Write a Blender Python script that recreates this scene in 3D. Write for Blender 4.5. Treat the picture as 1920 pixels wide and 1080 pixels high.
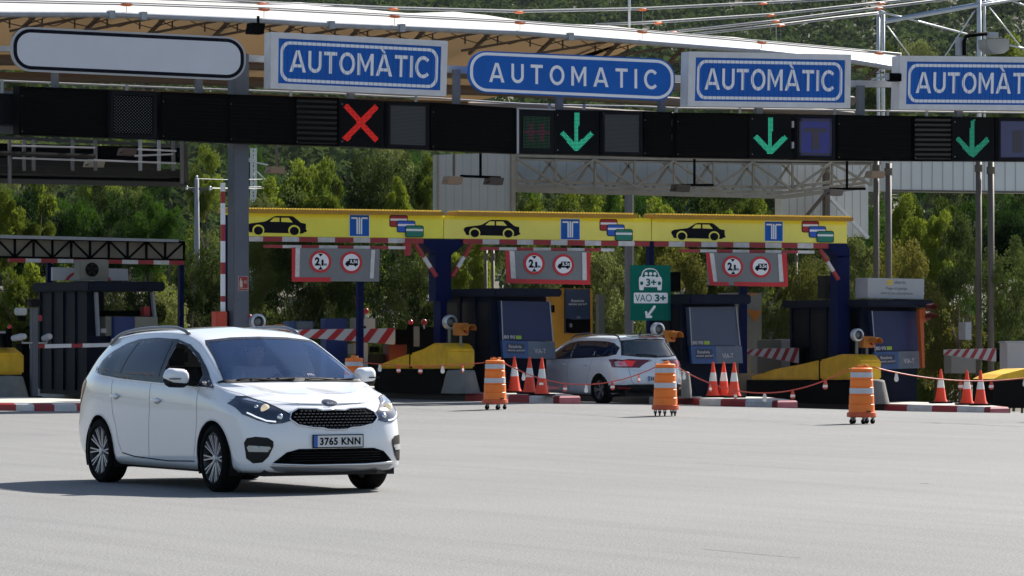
import bpy, bmesh, math, random
import numpy as np
from mathutils import Vector, Matrix, geometry
from mathutils.bvhtree import BVHTree
random.seed(7); np.random.seed(7)
SC = bpy.context.scene
for o in list(bpy.data.objects): bpy.data.objects.remove(o)

# ------------------------------------------------------------------ camera
F, YH, H, TH = 7200.0, 620.0, 1.56, math.radians(29)   # focal length in photo pixels, horizon row, eye height, view angle to the toll lanes
cam = bpy.data.cameras.new('camera'); cam.sensor_width = 36; cam.lens = 36*F/1920
cam.shift_y = (YH-540)/1920; cam.clip_start = 0.5; cam.clip_end = 4000
co = bpy.data.objects.new('camera', cam); SC.collection.objects.link(co)
co.location = (0, 0, H); co.rotation_euler = (math.pi/2, 0, -TH); SC.camera = co

# ------------------------------------------------------------------ world, sun, exposure
SUN_DIR = Vector((0.915, 0.40, 0.0)).normalized()      # horizontal direction towards the sun
SUN_EL = math.radians(38.5)
w = bpy.data.worlds.new('World'); SC.world = w; w.use_nodes = True
nt = w.node_tree; nt.nodes.clear()
sky = nt.nodes.new('ShaderNodeTexSky'); sky.sky_type = 'NISHITA'; sky.sun_disc = False
sky.sun_elevation = SUN_EL; sky.sun_rotation = math.atan2(SUN_DIR.x, SUN_DIR.y); sky.air_density = 1.0; sky.dust_density = 1.2
bg = nt.nodes.new('ShaderNodeBackground'); bg.inputs[1].default_value = 0.070
out = nt.nodes.new('ShaderNodeOutputWorld'); nt.links.new(sky.outputs[0], bg.inputs[0]); nt.links.new(bg.outputs[0], out.inputs[0])
sl = bpy.data.lights.new('sun', 'SUN'); sl.energy = 5.0; sl.angle = math.radians(0.55); sl.color = (1, 0.95, 0.87)
so = bpy.data.objects.new('sun', sl); SC.collection.objects.link(so)
d = -(SUN_DIR*math.cos(SUN_EL) + Vector((0, 0, math.sin(SUN_EL)))); so.rotation_euler = d.to_track_quat('-Z', 'Y').to_euler()
SC.view_settings.view_transform = 'Standard'; SC.view_settings.look = 'None'; SC.view_settings.gamma = 1
SC.view_settings.exposure = 0.96
SC.cycles.max_bounces = 6; SC.cycles.transparent_max_bounces = 12

# ------------------------------------------------------------------ pixel <-> world (u = x along the toll line, v = y along the lanes)
ct, st = math.cos(TH), math.sin(TH)
def T(px, py, v):
    t = (px-960)/F; Z = v/(ct-t*st)
    return Vector((Z*(t*ct+st), v, H-(py-YH)/F*Z))
def CC(px, py, Z):
    X = (px-960)/F*Z
    return Vector((X*ct+Z*st, -X*st+Z*ct, H-(py-YH)/F*Z))
def TU(px, py, u):                       # on the plane x = u
    t = (px-960)/F; Z = u/(t*ct+st)
    return Vector((u, Z*(ct-t*st), H-(py-YH)/F*Z))
_K = [(0, 0.0), (29.0, 0.0), (33.0, .05), (38.4, .091), (43.6, -.045), (48.75, -.224), (54.0, -.42), (60, -.6), (80, -.8)]
def ground(u, v):
    s = min(1, max(0, (v-55)/11.0)); s = s*s*(3-2*s)
    k = _K[0][1] if u <= 0 else _K[-1][1]
    for (a, b), (c, e) in zip(_K, _K[1:]):
        if a <= u < c: k = b+(e-b)*(u-a)/(c-a)
    return s*k
def GH(px, py):                          # where the sight line meets the ground
    Z = 20.0
    while Z < 200:
        p = CC(px, py, Z)
        if p.z <= ground(p.x, p.y): return p
        Z += 0.02
    return p

# ------------------------------------------------------------------ materials
MC = {}
def mat(name, col, rough=.6, metal=0.0, noise=0.0, scale=4.0, spec=.5, coat=0.0, bump=0.0, emit=0.0, dirt=None):
    if name in MC: return MC[name]
    m = bpy.data.materials.new(name); m.use_nodes = True; n = m.node_tree; b = n.nodes['Principled BSDF']; L = n.links
    b.inputs['Base Color'].default_value = (*col, 1); b.inputs['Roughness'].default_value = rough; b.inputs['Metallic'].default_value = metal
    b.inputs['Specular IOR Level'].default_value = spec; b.inputs['Coat Weight'].default_value = coat; b.inputs['Coat Roughness'].default_value = .04
    if emit: b.inputs['Emission Color'].default_value = (*col, 1); b.inputs['Emission Strength'].default_value = emit
    if noise or bump or dirt:
        tc = n.nodes.new('ShaderNodeTexCoord'); nz = n.nodes.new('ShaderNodeTexNoise'); nz.inputs['Scale'].default_value = scale; nz.inputs['Detail'].default_value = 6
        nz.inputs['Roughness'].default_value = .65
        L.new(tc.outputs['Object'], nz.inputs['Vector'])
        if noise or dirt:
            r = n.nodes.new('ShaderNodeValToRGB'); r.color_ramp.elements[0].position = .3; r.color_ramp.elements[1].position = .7
            c0 = dirt if dirt else tuple(c*(1-noise) for c in col)
            r.color_ramp.elements[0].color = (*c0, 1); r.color_ramp.elements[1].color = (*[min(1, c*(1+noise*.6)) for c in col], 1)
            L.new(nz.outputs['Fac'], r.inputs['Fac']); L.new(r.outputs['Color'], b.inputs['Base Color'])
        if bump:
            bp = n.nodes.new('ShaderNodeBump'); bp.inputs['Strength'].default_value = bump; bp.inputs['Distance'].default_value = .02
            L.new(nz.outputs['Fac'], bp.inputs['Height']); L.new(bp.outputs['Normal'], b.inputs['Normal'])
    MC[name] = m; return m

BLUE = mat('sign_blue', (.001, .105, .46), .5, spec=.25, noise=.12, scale=1.5)
BLUEB = mat('slat_joint', (.004, .03, .2), .6)
WHITE = mat('sign_white', (.84, .84, .87), .5, noise=.06, scale=2)
SILVER = mat('aluminium', (.62, .62, .64), .45, .0, noise=.12, scale=3)
PANELW = mat('cladding_white', (.62, .64, .62), .55, noise=.06, scale=1)
GALV = mat('galvanised_steel', (.34, .36, .39), .5, .3, noise=.18, scale=5)
PILL = mat('pillar_paint', (.10, .112, .14), .55, .0, noise=.1, scale=2, dirt=(.08, .09, .112))
BLACK = mat('matt_black', (.0015, .0015, .002), .8, spec=.04, noise=.3, scale=8)
LOUV = mat('black_louvre', (.0025, .0025, .0027), .65, spec=.07)
DARKF = mat('dark_frame', (.005, .0055, .008), .55, spec=.1)
SCREEN = mat('dead_screen', (.035, .037, .043), .35, noise=.15, scale=30)
SCREENB = mat('blue_led_screen', (.02, .025, .20), .5, noise=.3, scale=40, emit=.08)
SCREENT = mat('led_gap', (.045, .04, .06), .6)
DOT = mat('led_dead_dot', (.1, .1, .1), .5)
RED = mat('signal_red_led', (.9, .015, .008), .5, emit=.2)
GREEN = mat('signal_green_led', (.04, .75, .42), .5, emit=.15)
GREEN2 = mat('signal_green_dim', (.02, .42, .24), .5, emit=.17)
PGREEN = mat('faint_led', (.015, .06, .03), .5, emit=.15)
PPINK = mat('faint_led_pink', (.15, .035, .06), .5, emit=.15)
YEL = mat('board_yellow', (.95, .84, .15), .5, noise=.10, scale=.9)
YELT = mat('board_yellow_backlit', (1.0, .80, .01), .45, noise=.08, scale=2)  # brighter yellow: sun shining through the board, put into the colour
GUT = mat('gutter_orange', (.45, .23, .012), .5, noise=.2, scale=4)
NAVY = mat('post_navy', (.003, .008, .060), .5, spec=.08, noise=.15, scale=3)
BOOTH = mat('booth_navy', (.004, .007, .020), .5, spec=.08, noise=.25, scale=2)
BOOTHR = mat('booth_roof', (.009, .013, .027), .6, spec=.1, noise=.25, scale=3)
PRED = mat('paint_red', (.34, .014, .022), .5, noise=.22, scale=4, dirt=(.30, .03, .035))
PWHITE = mat('paint_white', (.66, .65, .66), .5, noise=.12, scale=4, dirt=(.5, .46, .43))
RIM = mat('sign_rim_red', (.55, .01, .02), .45)
SGREY = mat('sign_grey', (.19, .195, .205), .5, noise=.10, scale=3)
INK = mat('ink', (.004, .005, .012), .6, spec=.1)
CARDR = mat('card_red', (.38, .012, .03), .5); CARDB = mat('card_blue', (.012, .10, .55), .5); CARDG = mat('card_green', (.0, .19, .13), .5)
CONC = mat('concrete', (.17, .167, .155), .85, noise=.2, scale=5, bump=.3)
SLAB = mat('island_slab', (.46, .45, .41), .9, noise=.15, scale=3, bump=.3)
CUSH = mat('cushion_yellow', (.85, .50, .008), .5, noise=.15, scale=2.5, dirt=(.6, .34, .01))
RUB = mat('black_rubber', (.005, .005, .005), .85, spec=.08)
ORG = mat('drum_orange', (.92, .20, .015), .45, noise=.12, scale=3)
ORGD = mat('drum_base_orange', (.62, .09, .02), .5, noise=.2, scale=5)
REFL = mat('reflective_tape', (.50, .53, .58), .35, noise=.12, scale=6)
CONE = mat('cone_red', (.85, .06, .015), .5, noise=.1, scale=6)
CONEW = mat('cone_white', (.78, .76, .72), .45, noise=.08, scale=6)
TAGR = mat('chain_red', (.55, .06, .03), .5)
ORAL = mat('traffic_light_orange', (.45, .15, .012), .5, noise=.15, scale=6)
GREY = mat('cabinet_grey', (.2, .195, .17), .6, noise=.12, scale=3)
LGREY = mat('light_grey', (.40, .40, .42), .5, noise=.1, scale=3)
PANEL = mat('cladding_grey', (.40, .42, .40), .5, noise=.07, scale=1.0)
PANELD = mat('cladding_blue_grey', (.36, .41, .42), .5, noise=.07, scale=1.0)
TRUSS = mat('truss_beige', (.30, .27, .21), .6, noise=.18, scale=3)
BRN = mat('column_taupe', (.12, .10, .08), .6, noise=.18, scale=2)
DARKM = mat('dark_walkway', (.022, .021, .019), .6, spec=.15, noise=.3, scale=3)
LAMPB = mat('lamp_housing_tan', (.30, .22, .15), .6, noise=.1)
GRN = mat('vao_green', (.0, .13, .095), .6, spec=.1, noise=.05, scale=3)
SCRB = mat('booth_screen', (.016, .026, .09), .35, spec=.3, noise=.15, scale=1)
SCRL = mat('booth_screen_pale', (.065, .085, .14), .35, spec=.3, noise=.15, scale=1)
POST = mat('poster_blue', (.02, .07, .22), .35, noise=.3, scale=2)
POSTL = mat('poster_pale', (.09, .12, .17), .4, noise=.2, scale=3)
POSTD = mat('poster_dark_blue', (.015, .03, .075), .35, noise=.3, scale=1.5)
ROYAL = mat('machine_blue', (.004, .025, .15), .45, noise=.15, scale=2)
LENSG = mat('lamp_lens', (.12, .13, .13), .15, noise=.1)
CHROME = mat('chrome', (.75, .76, .78), .12, 1.0)

# ------------------------------------------------------------------ mesh helpers
def link(o): SC.collection.objects.link(o)
def thing(name, loc, label, cat, group=None, rz=0.0):
    o = bpy.data.objects.new(name, None); o.empty_display_size = .2; link(o); o.location = loc; o.rotation_euler = (0, 0, rz)
    o['label'] = label; o['category'] = cat
    if group: o['group'] = group
    return o
def tag(o, label=None, cat=None, group=None, kind=None):
    for k, x in (('label', label), ('category', cat), ('group', group), ('kind', kind)):
        if x: o[k] = x
    return o
def absloc(o):
    v = Vector((0, 0, 0)); r = o
    while r: v = v+Vector(r.location); r = r.parent
    return v
class MB:
    def __init__(s): s.v = []; s.f = []; s.m = []; s.cm = 0
    def add(s, vs, fs):
        k = len(s.v); s.v += [tuple(v) for v in vs]; s.f += [tuple(i+k for i in f) for f in fs]; s.m += [s.cm]*len(fs); return s
    def poly(s, pts): return s.add(pts, [tuple(range(len(pts)))])
    def box(s, x0, x1, y0, y1, z0, z1):
        v = [(x, y, z) for z in (z0, z1) for y in (y0, y1) for x in (x0, x1)]
        return s.add(v, [(0, 2, 3, 1), (4, 5, 7, 6), (0, 1, 5, 4), (2, 6, 7, 3), (0, 4, 6, 2), (1, 3, 7, 5)])
    def bar(s, a, b, wd, hd=None, up=Vector((0, 0, 1))):     # square bar between two points
        a, b = Vector(a), Vector(b); hd = hd or wd; dr = (b-a).normalized()
        if abs(dr.dot(up)) > .98: up = Vector((0, 1, 0))
        sx = dr.cross(up).normalized()*wd/2; sy = sx.cross(dr).normalized()*hd/2
        v = [p+i*sx+j*sy for p in (a, b) for (i, j) in ((-1, -1), (1, -1), (1, 1), (-1, 1))]
        return s.add(v, [(3, 2, 1, 0), (4, 5, 6, 7)]+[(i, (i+1) % 4, 4+(i+1) % 4, 4+i) for i in range(4)])
    def tube(s, pts, r, n=8, cap=True):
        pts = [Vector(p) for p in pts]; rs = r if isinstance(r, (list, tuple)) else [r]*len(pts); V = []; Fs = []
        for i, p in enumerate(pts):
            dr = (pts[min(i+1, len(pts)-1)]-pts[max(i-1, 0)]).normalized(); up = Vector((0, 0, 1)) if abs(dr.z) < .95 else Vector((0, 1, 0))
            a = dr.cross(up).normalized(); b = a.cross(dr)
            V += [p+(a*math.cos(2*math.pi*k/n)+b*math.sin(2*math.pi*k/n))*rs[i] for k in range(n)]
        for i in range(len(pts)-1):
            Fs += [(i*n+k, i*n+(k+1) % n, (i+1)*n+(k+1) % n, (i+1)*n+k) for k in range(n)]
        if cap: Fs += [tuple(reversed(range(n))), tuple(range((len(pts)-1)*n, len(pts)*n))]
        return s.add(V, Fs)
    def lathe(s, prof, c, axis='z', n=24, a0=0, a1=2*math.pi):   # prof: (radius, height)
        c = Vector(c); full = a1-a0 > 6.2; k = n if full else n+1; V = []
        for (r, h) in prof:
            for i in range(k):
                a = a0+(a1-a0)*i/n; p = (r*math.cos(a), r*math.sin(a), h)
                if axis == 'y': p = (p[0], p[2], p[1])
                if axis == 'x': p = (p[2], p[0], p[1])
                V.append(c+Vector(p))
        Fs = []
        for j in range(len(prof)-1):
            for i in range(n):
                i2 = (i+1) % k
                Fs.append((j*k+i, j*k+i2, (j+1)*k+i2, (j+1)*k+i))
        return s.add(V, Fs)
    def slab(s, pts, dv):                                    # polygon extruded by vector dv
        n = len(pts); dv = Vector(dv); V = [Vector(p) for p in pts]+[Vector(p)+dv for p in pts]
        return s.add(V, [tuple(range(n)), tuple(reversed(range(n, 2*n)))]+[((i+1) % n, i, n+i, n+(i+1) % n) for i in range(n)])
    def build(s, name, mats, parent=None, smooth=False, local=False, bevel=0):
        me = bpy.data.meshes.new(name); base = Vector((0, 0, 0))
        if parent is not None and not local: base = absloc(parent)
        me.from_pydata([(a-base.x, b-base.y, c-base.z) for a, b, c in s.v], [], s.f)
        if not isinstance(mats, (list, tuple)): mats = [mats]
        for m in mats: me.materials.append(m)
        if len(mats) > 1: me.polygons.foreach_set('material_index', s.m)
        bm = bmesh.new(); bm.from_mesh(me)
        if bevel: bmesh.ops.bevel(bm, geom=bm.edges[:], offset=bevel, segments=2, affect='EDGES', clamp_overlap=True)
        bmesh.ops.recalc_face_normals(bm, faces=bm.faces[:]); bm.to_mesh(me); bm.free()
        if smooth:
            me.polygons.foreach_set('use_smooth', [True]*len(me.polygons))
            if smooth is not True: me.set_sharp_from_angle(angle=math.radians(smooth))
        o = bpy.data.objects.new(name, me); link(o)
        if parent is not None: o.parent = parent
        return o
def box(name, m, parent, *b, bevel=0): return MB().box(*b).build(name, m, parent, bevel=bevel)
def pbox(px0, px1, py0, py1, v, dep, mb=None):              # level box whose front face fills the given pixels on the plane y = v
    mb = mb or MB(); a = T(px0, (py0+py1)/2, v); b = T(px1, 0, v); c = (px0+px1)/2
    return mb.box(a.x, b.x, v, v+dep, T(c, py1, v).z, T(c, py0, v).z)
def copytree(o, parent=None, **kw):
    c = o.copy(); link(c); c.parent = parent
    for ch in o.children: copytree(ch, c)
    for k, x in kw.items(): c[k] = x
    return c

_TX = {}
def text2d(s, bold=0.0, spacing=1.0):
    key = (s, bold, spacing)
    if key not in _TX:
        cu = bpy.data.curves.new('t', 'FONT'); cu.body = s; cu.size = 1; cu.offset = bold; cu.space_character = spacing; cu.resolution_u = 4
        o = bpy.data.objects.new('t', cu); link(o); bpy.context.view_layer.update()
        me = bpy.data.meshes.new_from_object(o.evaluated_get(bpy.context.evaluated_depsgraph_get()))
        V = np.array([(v.co.x, v.co.y) for v in me.vertices]); Fs = [tuple(p.vertices) for p in me.polygons]
        bpy.data.objects.remove(o); bpy.data.curves.remove(cu); bpy.data.meshes.remove(me)
        _TX[key] = (V, Fs)
    return _TX[key]
class Quad:            # a flat board on the plane y = v: (s, t) in 0..1 from its top left corner
    def __init__(q, TL, TR, BR, BL, v): q.c = [Vector(c) for c in (TL, TR, BR, BL)]; q.v = v
    def P(q, s, t, off=0.0):
        a, b, c, e = q.c; p = (a*(1-s)+b*s)*(1-t)+(e*(1-s)+c*s)*t
        w = T(p.x, p.y, q.v); return Vector((w.x, w.y-off, w.z))
    def plate(q, mb, pts, off, th=.004): return mb.slab([q.P(s, t, off) for s, t in pts], (0, th, 0))
    def rect(q, mb, s0, t0, s1, t1, off, th=.004): return q.plate(mb, [(s0, t0), (s1, t0), (s1, t1), (s0, t1)], off, th)
    def text(q, mb, s, s0, t0, s1, t1, off, bold=0.0, spacing=1.0, lo=None, hi=None):
        V, Fs = text2d(s, bold, spacing); mn = V.min(0); mx = V.max(0)
        if lo is not None: mn[1] = lo
        if hi is not None: mx[1] = hi
        return mb.add([q.P(s0+(x-mn[0])/(mx[0]-mn[0])*(s1-s0), t1-(y-mn[1])/(mx[1]-mn[1])*(t1-t0), off) for x, y in V], Fs)
def rrect(s0, t0, s1, t1, rs, rt, n=8):
    pts = []
    for (cx, cy, a) in ((s1-rs, t0+rt, -90), (s1-rs, t1-rt, 0), (s0+rs, t1-rt, 90), (s0+rs, t0+rt, 180)):
        for i in range(n+1):
            g = math.radians(a+90*i/n); pts.append((cx+rs*math.cos(g), cy+rt*math.sin(g)))
    return pts
# road sign capitals drawn as strokes in a unit high box: (width, [polygons])
def _arc(cx, cy, rx, ry, a0, a1, sw, n=14):
    o_ = [(cx+rx*math.cos(math.radians(a0+(a1-a0)*i/n)), cy+ry*math.sin(math.radians(a0+(a1-a0)*i/n))) for i in range(n+1)]
    i_ = [(cx+(rx-sw)*math.cos(math.radians(a0+(a1-a0)*i/n)), cy+(ry-sw)*math.sin(math.radians(a0+(a1-a0)*i/n))) for i in range(n+1)]
    return [[o_[k], o_[k+1], i_[k+1], i_[k]] for k in range(n)]
def glyph(ch, sw=.165):
    R = lambda x0, y0, x1, y1: [(x0, y0), (x1, y0), (x1, y1), (x0, y1)]
    if ch in 'AÀ':
        w_ = .94; c = w_/2; g_ = [[(0, 0), (sw*1.12, 0), (c+sw*.30, 1), (c-sw*.62, 1)], [(w_, 0), (w_-sw*1.12, 0), (c-sw*.30, 1), (c+sw*.62, 1)], R(.24, .22, w_-.24, .22+sw*.85)]
        if ch == 'À': g_.append([(c-.22, 1.24), (c-.04, 1.24), (c+.07, 1.05), (c-.05, 1.05)])
        return w_, g_
    if ch == 'U': return .76, [R(0, .36, sw, 1), R(.76-sw, .36, .76, 1)]+_arc(.38, .37, .38, .37, 180, 360, sw)
    if ch == 'T': return .74, [R(0, 1-sw, .74, 1), R(.37-sw/2, 0, .37+sw/2, 1-sw)]
    if ch == 'O': return .90, _arc(.45, .5, .45, .515, 0, 360, sw, 28)
    if ch == 'M': w_ = .92; return w_, [R(0, 0, sw, 1), R(w_-sw, 0, w_, 1), [(sw, 1), (sw, .72), (w_/2-.02, .16), (w_/2, .16), (w_/2, .42)], [(w_-sw, 1), (w_-sw, .72), (w_/2+.02, .16), (w_/2, .16), (w_/2, .42)]]
    if ch == 'I': return sw, [R(0, 0, sw, 1)]
    if ch == 'C': return .80, _arc(.45, .5, .45, .515, 42, 318, sw, 24)
def strokes(q, mb, word, s0, t0, s1, t1, off, gap):
    G = [glyph(c) for c in word]; W_ = sum(g_[0] for g_ in G)+gap*(len(G)-1); x = 0; k = 0
    for w_, polys in G:
        for P_ in polys:
            k += 1; pts = [(s0+(x+a)/W_*(s1-s0), t1-b*(t1-t0)) for a, b in P_]; mb.poly([q.P(a, b, off+.0004*(k % 5)) for a, b in pts])
        x += w_+gap
def circ(cx, cy, rs, rt, n=28): return [(cx+rs*math.cos(2*math.pi*i/n), cy+rt*math.sin(2*math.pi*i/n)) for i in range(n)]
def inpoly(p, poly):
    x, y = p; c = False; j = len(poly)-1
    for i in range(len(poly)):
        if (poly[i][1] > y) != (poly[j][1] > y) and x < (poly[j][0]-poly[i][0])*(y-poly[i][1])/(poly[j][1]-poly[i][1])+poly[i][0]: c = not c
        j = i
    return c

# ------------------------------------------------------------------ ground: one sheet to the horizon, gentle crown by the islands, hillside beyond
def asphalt():
    m = bpy.data.materials.new('pale_asphalt'); m.use_nodes = True; n = m.node_tree; L = n.links; b = n.nodes['Principled BSDF']
    tc = n.nodes.new('ShaderNodeTexCoord')
    def noise(sc, det, rough=.6, vec=None):
        z = n.nodes.new('ShaderNodeTexNoise'); z.inputs['Scale'].default_value = sc; z.inputs['Detail'].default_value = det; z.inputs['Roughness'].default_value = rough
        L.new(vec or tc.outputs['Object'], z.inputs['Vector']); return z
    def ramp(src, p0, c0, p1, c1):
        r = n.nodes.new('ShaderNodeValToRGB'); e = r.color_ramp.elements; e[0].position = p0; e[1].position = p1; e[0].color = (*c0, 1); e[1].color = (*c1, 1); L.new(src, r.inputs['Fac']); return r
    def mul(a, c):
        x = n.nodes.new('ShaderNodeMix'); x.data_type = 'RGBA'; x.blend_type = 'MULTIPLY'; x.inputs[0].default_value = 1
        L.new(a, x.inputs[6]); L.new(c, x.inputs[7]); return x.outputs[2]
    fine = noise(55, 3, .75); mid = noise(17, 5, .8); big = noise(.16, 5, .55)
    mp = n.nodes.new('ShaderNodeMapping'); mp.inputs['Scale'].default_value = (2.2, .12, 1); L.new(tc.outputs['Object'], mp.inputs['Vector'])
    streak = noise(1.0, 4, .6, mp.outputs['Vector'])
    c = ramp(fine.outputs['Fac'], .33, (.078, .078, .079), .64, (.318, .318, .316)).outputs[0]
    c = mul(c, ramp(mid.outputs['Fac'], .36, (.84, .84, .84), .62, (1, 1, 1)).outputs[0])
    c = mul(c, ramp(big.outputs['Fac'], .35, (.88, .88, .885), .65, (1, 1, .99)).outputs[0])
    c = mul(c, ramp(streak.outputs['Fac'], .36, (.90, .90, .90), .56, (1, 1, 1)).outputs[0])
    L.new(c, b.inputs['Base Color']); b.inputs['Roughness'].default_value = .85; b.inputs['Specular IOR Level'].default_value = .3
    bp = n.nodes.new('ShaderNodeBump'); bp.inputs['Strength'].default_value = .25; bp.inputs['Distance'].default_value = .008
    L.new(fine.outputs['Fac'], bp.inputs['Height']); L.new(bp.outputs['Normal'], b.inputs['Normal'])
    return m
us = list(np.arange(-40, 20, 6.0))+list(np.arange(20, 62, 1.2))+list(np.arange(62, 140, 8.0))
vs = list(np.arange(-40, 50, 8.0))+list(np.arange(50, 70, 1.0))+list(np.arange(70, 85, 3.5))
g = MB(); V = [(u, v, ground(u, v)) for v in vs for u in us]; nu = len(us)
g.add(V, [(j*nu+i, j*nu+i+1, (j+1)*nu+i+1, (j+1)*nu+i) for j in range(len(vs)-1) for i in range(nu-1)])
tag(g.build('plaza_pavement', asphalt(), smooth=True), kind='structure')
# expansion joints and tar seams, thin dark lines lying on the pavement
seam = MB()
for (a, b2, wd) in (((1120, 775), (1545, 792), .03), ((1735, 792), (1918, 800), .05), ((1640, 789), (1760, 793), .03), ((1300, 868), (1620, 886), .02), ((1725, 907), (1742, 907), .07),
                  ((1320, 1030), (1500, 1047), .012), ((780, 767), (905, 771), .03), ((30, 812), (120, 818), .02)):
    p, q2 = GH(*a), GH(*b2); k = 12
    for i in range(k):
        r0 = p.lerp(q2, i/k); r1 = p.lerp(q2, (i+1)/k); dd = (r1-r0).normalized(); nn = Vector((-dd.y, dd.x, 0))*wd*random.uniform(.5, 1.3)
        seam.poly([Vector((q.x, q.y, ground(q.x, q.y)+.004)) for q in (r0-nn/2, r1-nn/2, r1+nn/2, r0+nn/2)])
tag(seam.build('pavement_seams', mat('tar', (.09, .09, .09), .8)), kind='structure')

SOIL = mat('dry_soil', (.085, .07, .045), .95, noise=.3, scale=.05, dirt=(.035, .045, .02))
def terr(X, Z):                           # height of the land beyond the plaza, camera-frame coordinates
    h = -1.0
    if Z > 135: h += (min(Z, 300)-135)*.010
    if Z > 300: h += (Z-300)*.118
    h += 3*math.sin(X*.03+Z*.011)*max(0, min(1, (Z-330)/200))+6*math.sin(Z*.006+1+X*.008)*max(0, min(1, (Z-400)/300))
    return h
hb = MB(); Xs = np.linspace(-260, 260, 40); Zs = list(np.arange(80, 320, 12))+list(np.arange(320, 1500, 26)); V = []
for Z in Zs:
    for X in Xs*(.35+Z/700): V.append((X*ct+Z*st, -X*st+Z*ct, terr(X, Z)))
nx = len(Xs); hb.add(V, [(j*nx+i, j*nx+i+1, (j+1)*nx+i+1, (j+1)*nx+i) for j in range(len(Zs)-1) for i in range(nx-1)])
tag(hb.build('hillside', SOIL, smooth=True), kind='structure')

# ------------------------------------------------------------------ toll islands with red and white kerbs
NOSE = {0: (29.0, 67.3), 1: (38.4, 67.3), 2: (43.6, 67.25), 3: (48.75, 66.85)}
def island(i, bounds, cols, endcol, label, wid=2.1, top=.15):
    u, vn = NOSE[i]; zg = ground(u, vn+1)-.02; zt = zg+.02+top
    r = thing('traffic_island', (u+wid/2, vn+8, zg), label, 'traffic island', 'toll lane islands')
    out = [(u, vn), (u+.47, vn-.04), (u+wid, vn+3.6), (u+wid, vn+24), (u, vn+24)]
    ins = [(u+.14, vn+.14), (u+.41, vn+.12), (u+wid-.14, vn+3.68), (u+wid-.14, vn+24), (u+.14, vn+24)]
    gl = [ground(a, b) for a, b in out]
    m = MB(); m.slab([(a, b, zt+.004) for a, b in ins], (0, 0, -.16)); m.build('slab', SLAB, r)
    k = MB(); names = []
    def seg(a, b, ai, bi, c):            # one painted kerb stone
        k.cm = c; z0 = zg-.08
        v = [(*a, z0), (*b, z0), (*bi, z0), (*ai, z0), (*a, zt-.035), (*b, zt-.035), (a[0]+(ai[0]-a[0])*.25, a[1]+(ai[1]-a[1])*.25, zt), (b[0]+(bi[0]-b[0])*.25, b[1]+(bi[1]-b[1])*.25, zt), (*bi, zt), (*ai, zt)]
        k.add(v, [(0, 1, 5, 4), (4, 5, 7, 6), (6, 7, 8, 9), (0, 4, 6, 9, 3), (1, 2, 8, 7, 5), (3, 9, 8, 2)])
    vv = [vn]+[TU(px, 765, u).y for px in bounds]     # boundaries along the visible side, from the nose backwards
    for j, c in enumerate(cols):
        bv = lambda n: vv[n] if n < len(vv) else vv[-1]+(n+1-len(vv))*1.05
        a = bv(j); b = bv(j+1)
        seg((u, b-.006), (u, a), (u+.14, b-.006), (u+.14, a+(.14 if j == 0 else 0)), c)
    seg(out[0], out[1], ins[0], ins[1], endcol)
    lp = lambda a, b, t: (a[0]+(b[0]-a[0])*t, a[1]+(b[1]-a[1])*t)
    for j in range(4): seg(lp(out[1], out[2], j/4), lp(out[1], out[2], (j+1)/4), lp(ins[1], ins[2], j/4), lp(ins[1], ins[2], (j+1)/4), j % 2)
    for j in range(18): seg((u+wid, vn+3.6+j*1.05), (u+wid, vn+3.6+j*1.05+1.04), (u+wid-.14, vn+3.6+j*1.05), (u+wid-.14, vn+3.6+j*1.05+1.04), j % 2)
    k.build('kerb', [PRED, PWHITE, mat('kerb_pink', (.50, .14, .16), .6, noise=.2, scale=4), mat('kerb_dark_red', (.22, .012, .018), .6), mat('kerb_shade', (.05, .045, .045), .8)], r)  # the near-black stones have the shadow put into their colour
    return r, zt
alt = lambda n, s: [(s+i) % 2 for i in range(n)]
Z0I = .15
r = thing('traffic_island', (29.5, 76, 0), 'island with a red and white kerb at the left photo edge, behind the minivan', 'traffic island', 'toll lane islands')
kp = [GH(x, y) for x, y in ((-110, 768.5), (-66, 769), (-36, 769.3), (-4, 769.8), (30, 770.2), (64, 770.8), (102, 771.2), (144, 771), (186, 770), (214, 768.6))]
kp = [Vector((p.x, p.y, 0)) for p in kp]; kp += [kp[-1]+Vector((.9, 2.0+0*k, 0))+Vector((0, 1.6*k, 0)) for k in range(10)]; tl = [p+Vector((0, .16, 0)) for p in kp[:10]]+[p+Vector((-.16, .08, 0)) for p in kp[10:]]
m = MB()
for k, (a, b) in enumerate(zip(kp, kp[1:])):
    c, d_ = tl[k], tl[k+1]; m.cm = 0 if k % 2 == 1 else 1
    m.add([(a.x, a.y, -.05), (b.x, b.y, -.05), (d_.x, d_.y, -.05), (c.x, c.y, -.05), (a.x, a.y, .12), (b.x, b.y, .12), (c.x, c.y, .15), (d_.x, d_.y, .15)], [(0, 1, 5, 4), (4, 5, 7, 6), (0, 4, 6, 3), (1, 2, 7, 5), (3, 6, 7, 2)])
m.build('kerb', [PRED, PWHITE], r); m = MB(); m.slab([(p.x, p.y, .154) for p in tl]+[(tl[0].x, tl[-1].y, .154)], (0, 0, -.15)); m.build('slab', SLAB, r)
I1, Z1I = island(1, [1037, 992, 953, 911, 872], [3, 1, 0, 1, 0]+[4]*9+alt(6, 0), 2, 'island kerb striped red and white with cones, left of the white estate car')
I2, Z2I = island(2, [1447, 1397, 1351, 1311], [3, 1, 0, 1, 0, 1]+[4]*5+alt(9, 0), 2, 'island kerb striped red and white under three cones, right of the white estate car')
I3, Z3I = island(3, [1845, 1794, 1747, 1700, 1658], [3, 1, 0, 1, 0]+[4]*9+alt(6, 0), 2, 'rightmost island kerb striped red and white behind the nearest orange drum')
ia = MB(); IA, ZAI = island(0, [225, 185], alt(20, 1), 2, 'x') if False else (None, .2)
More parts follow.
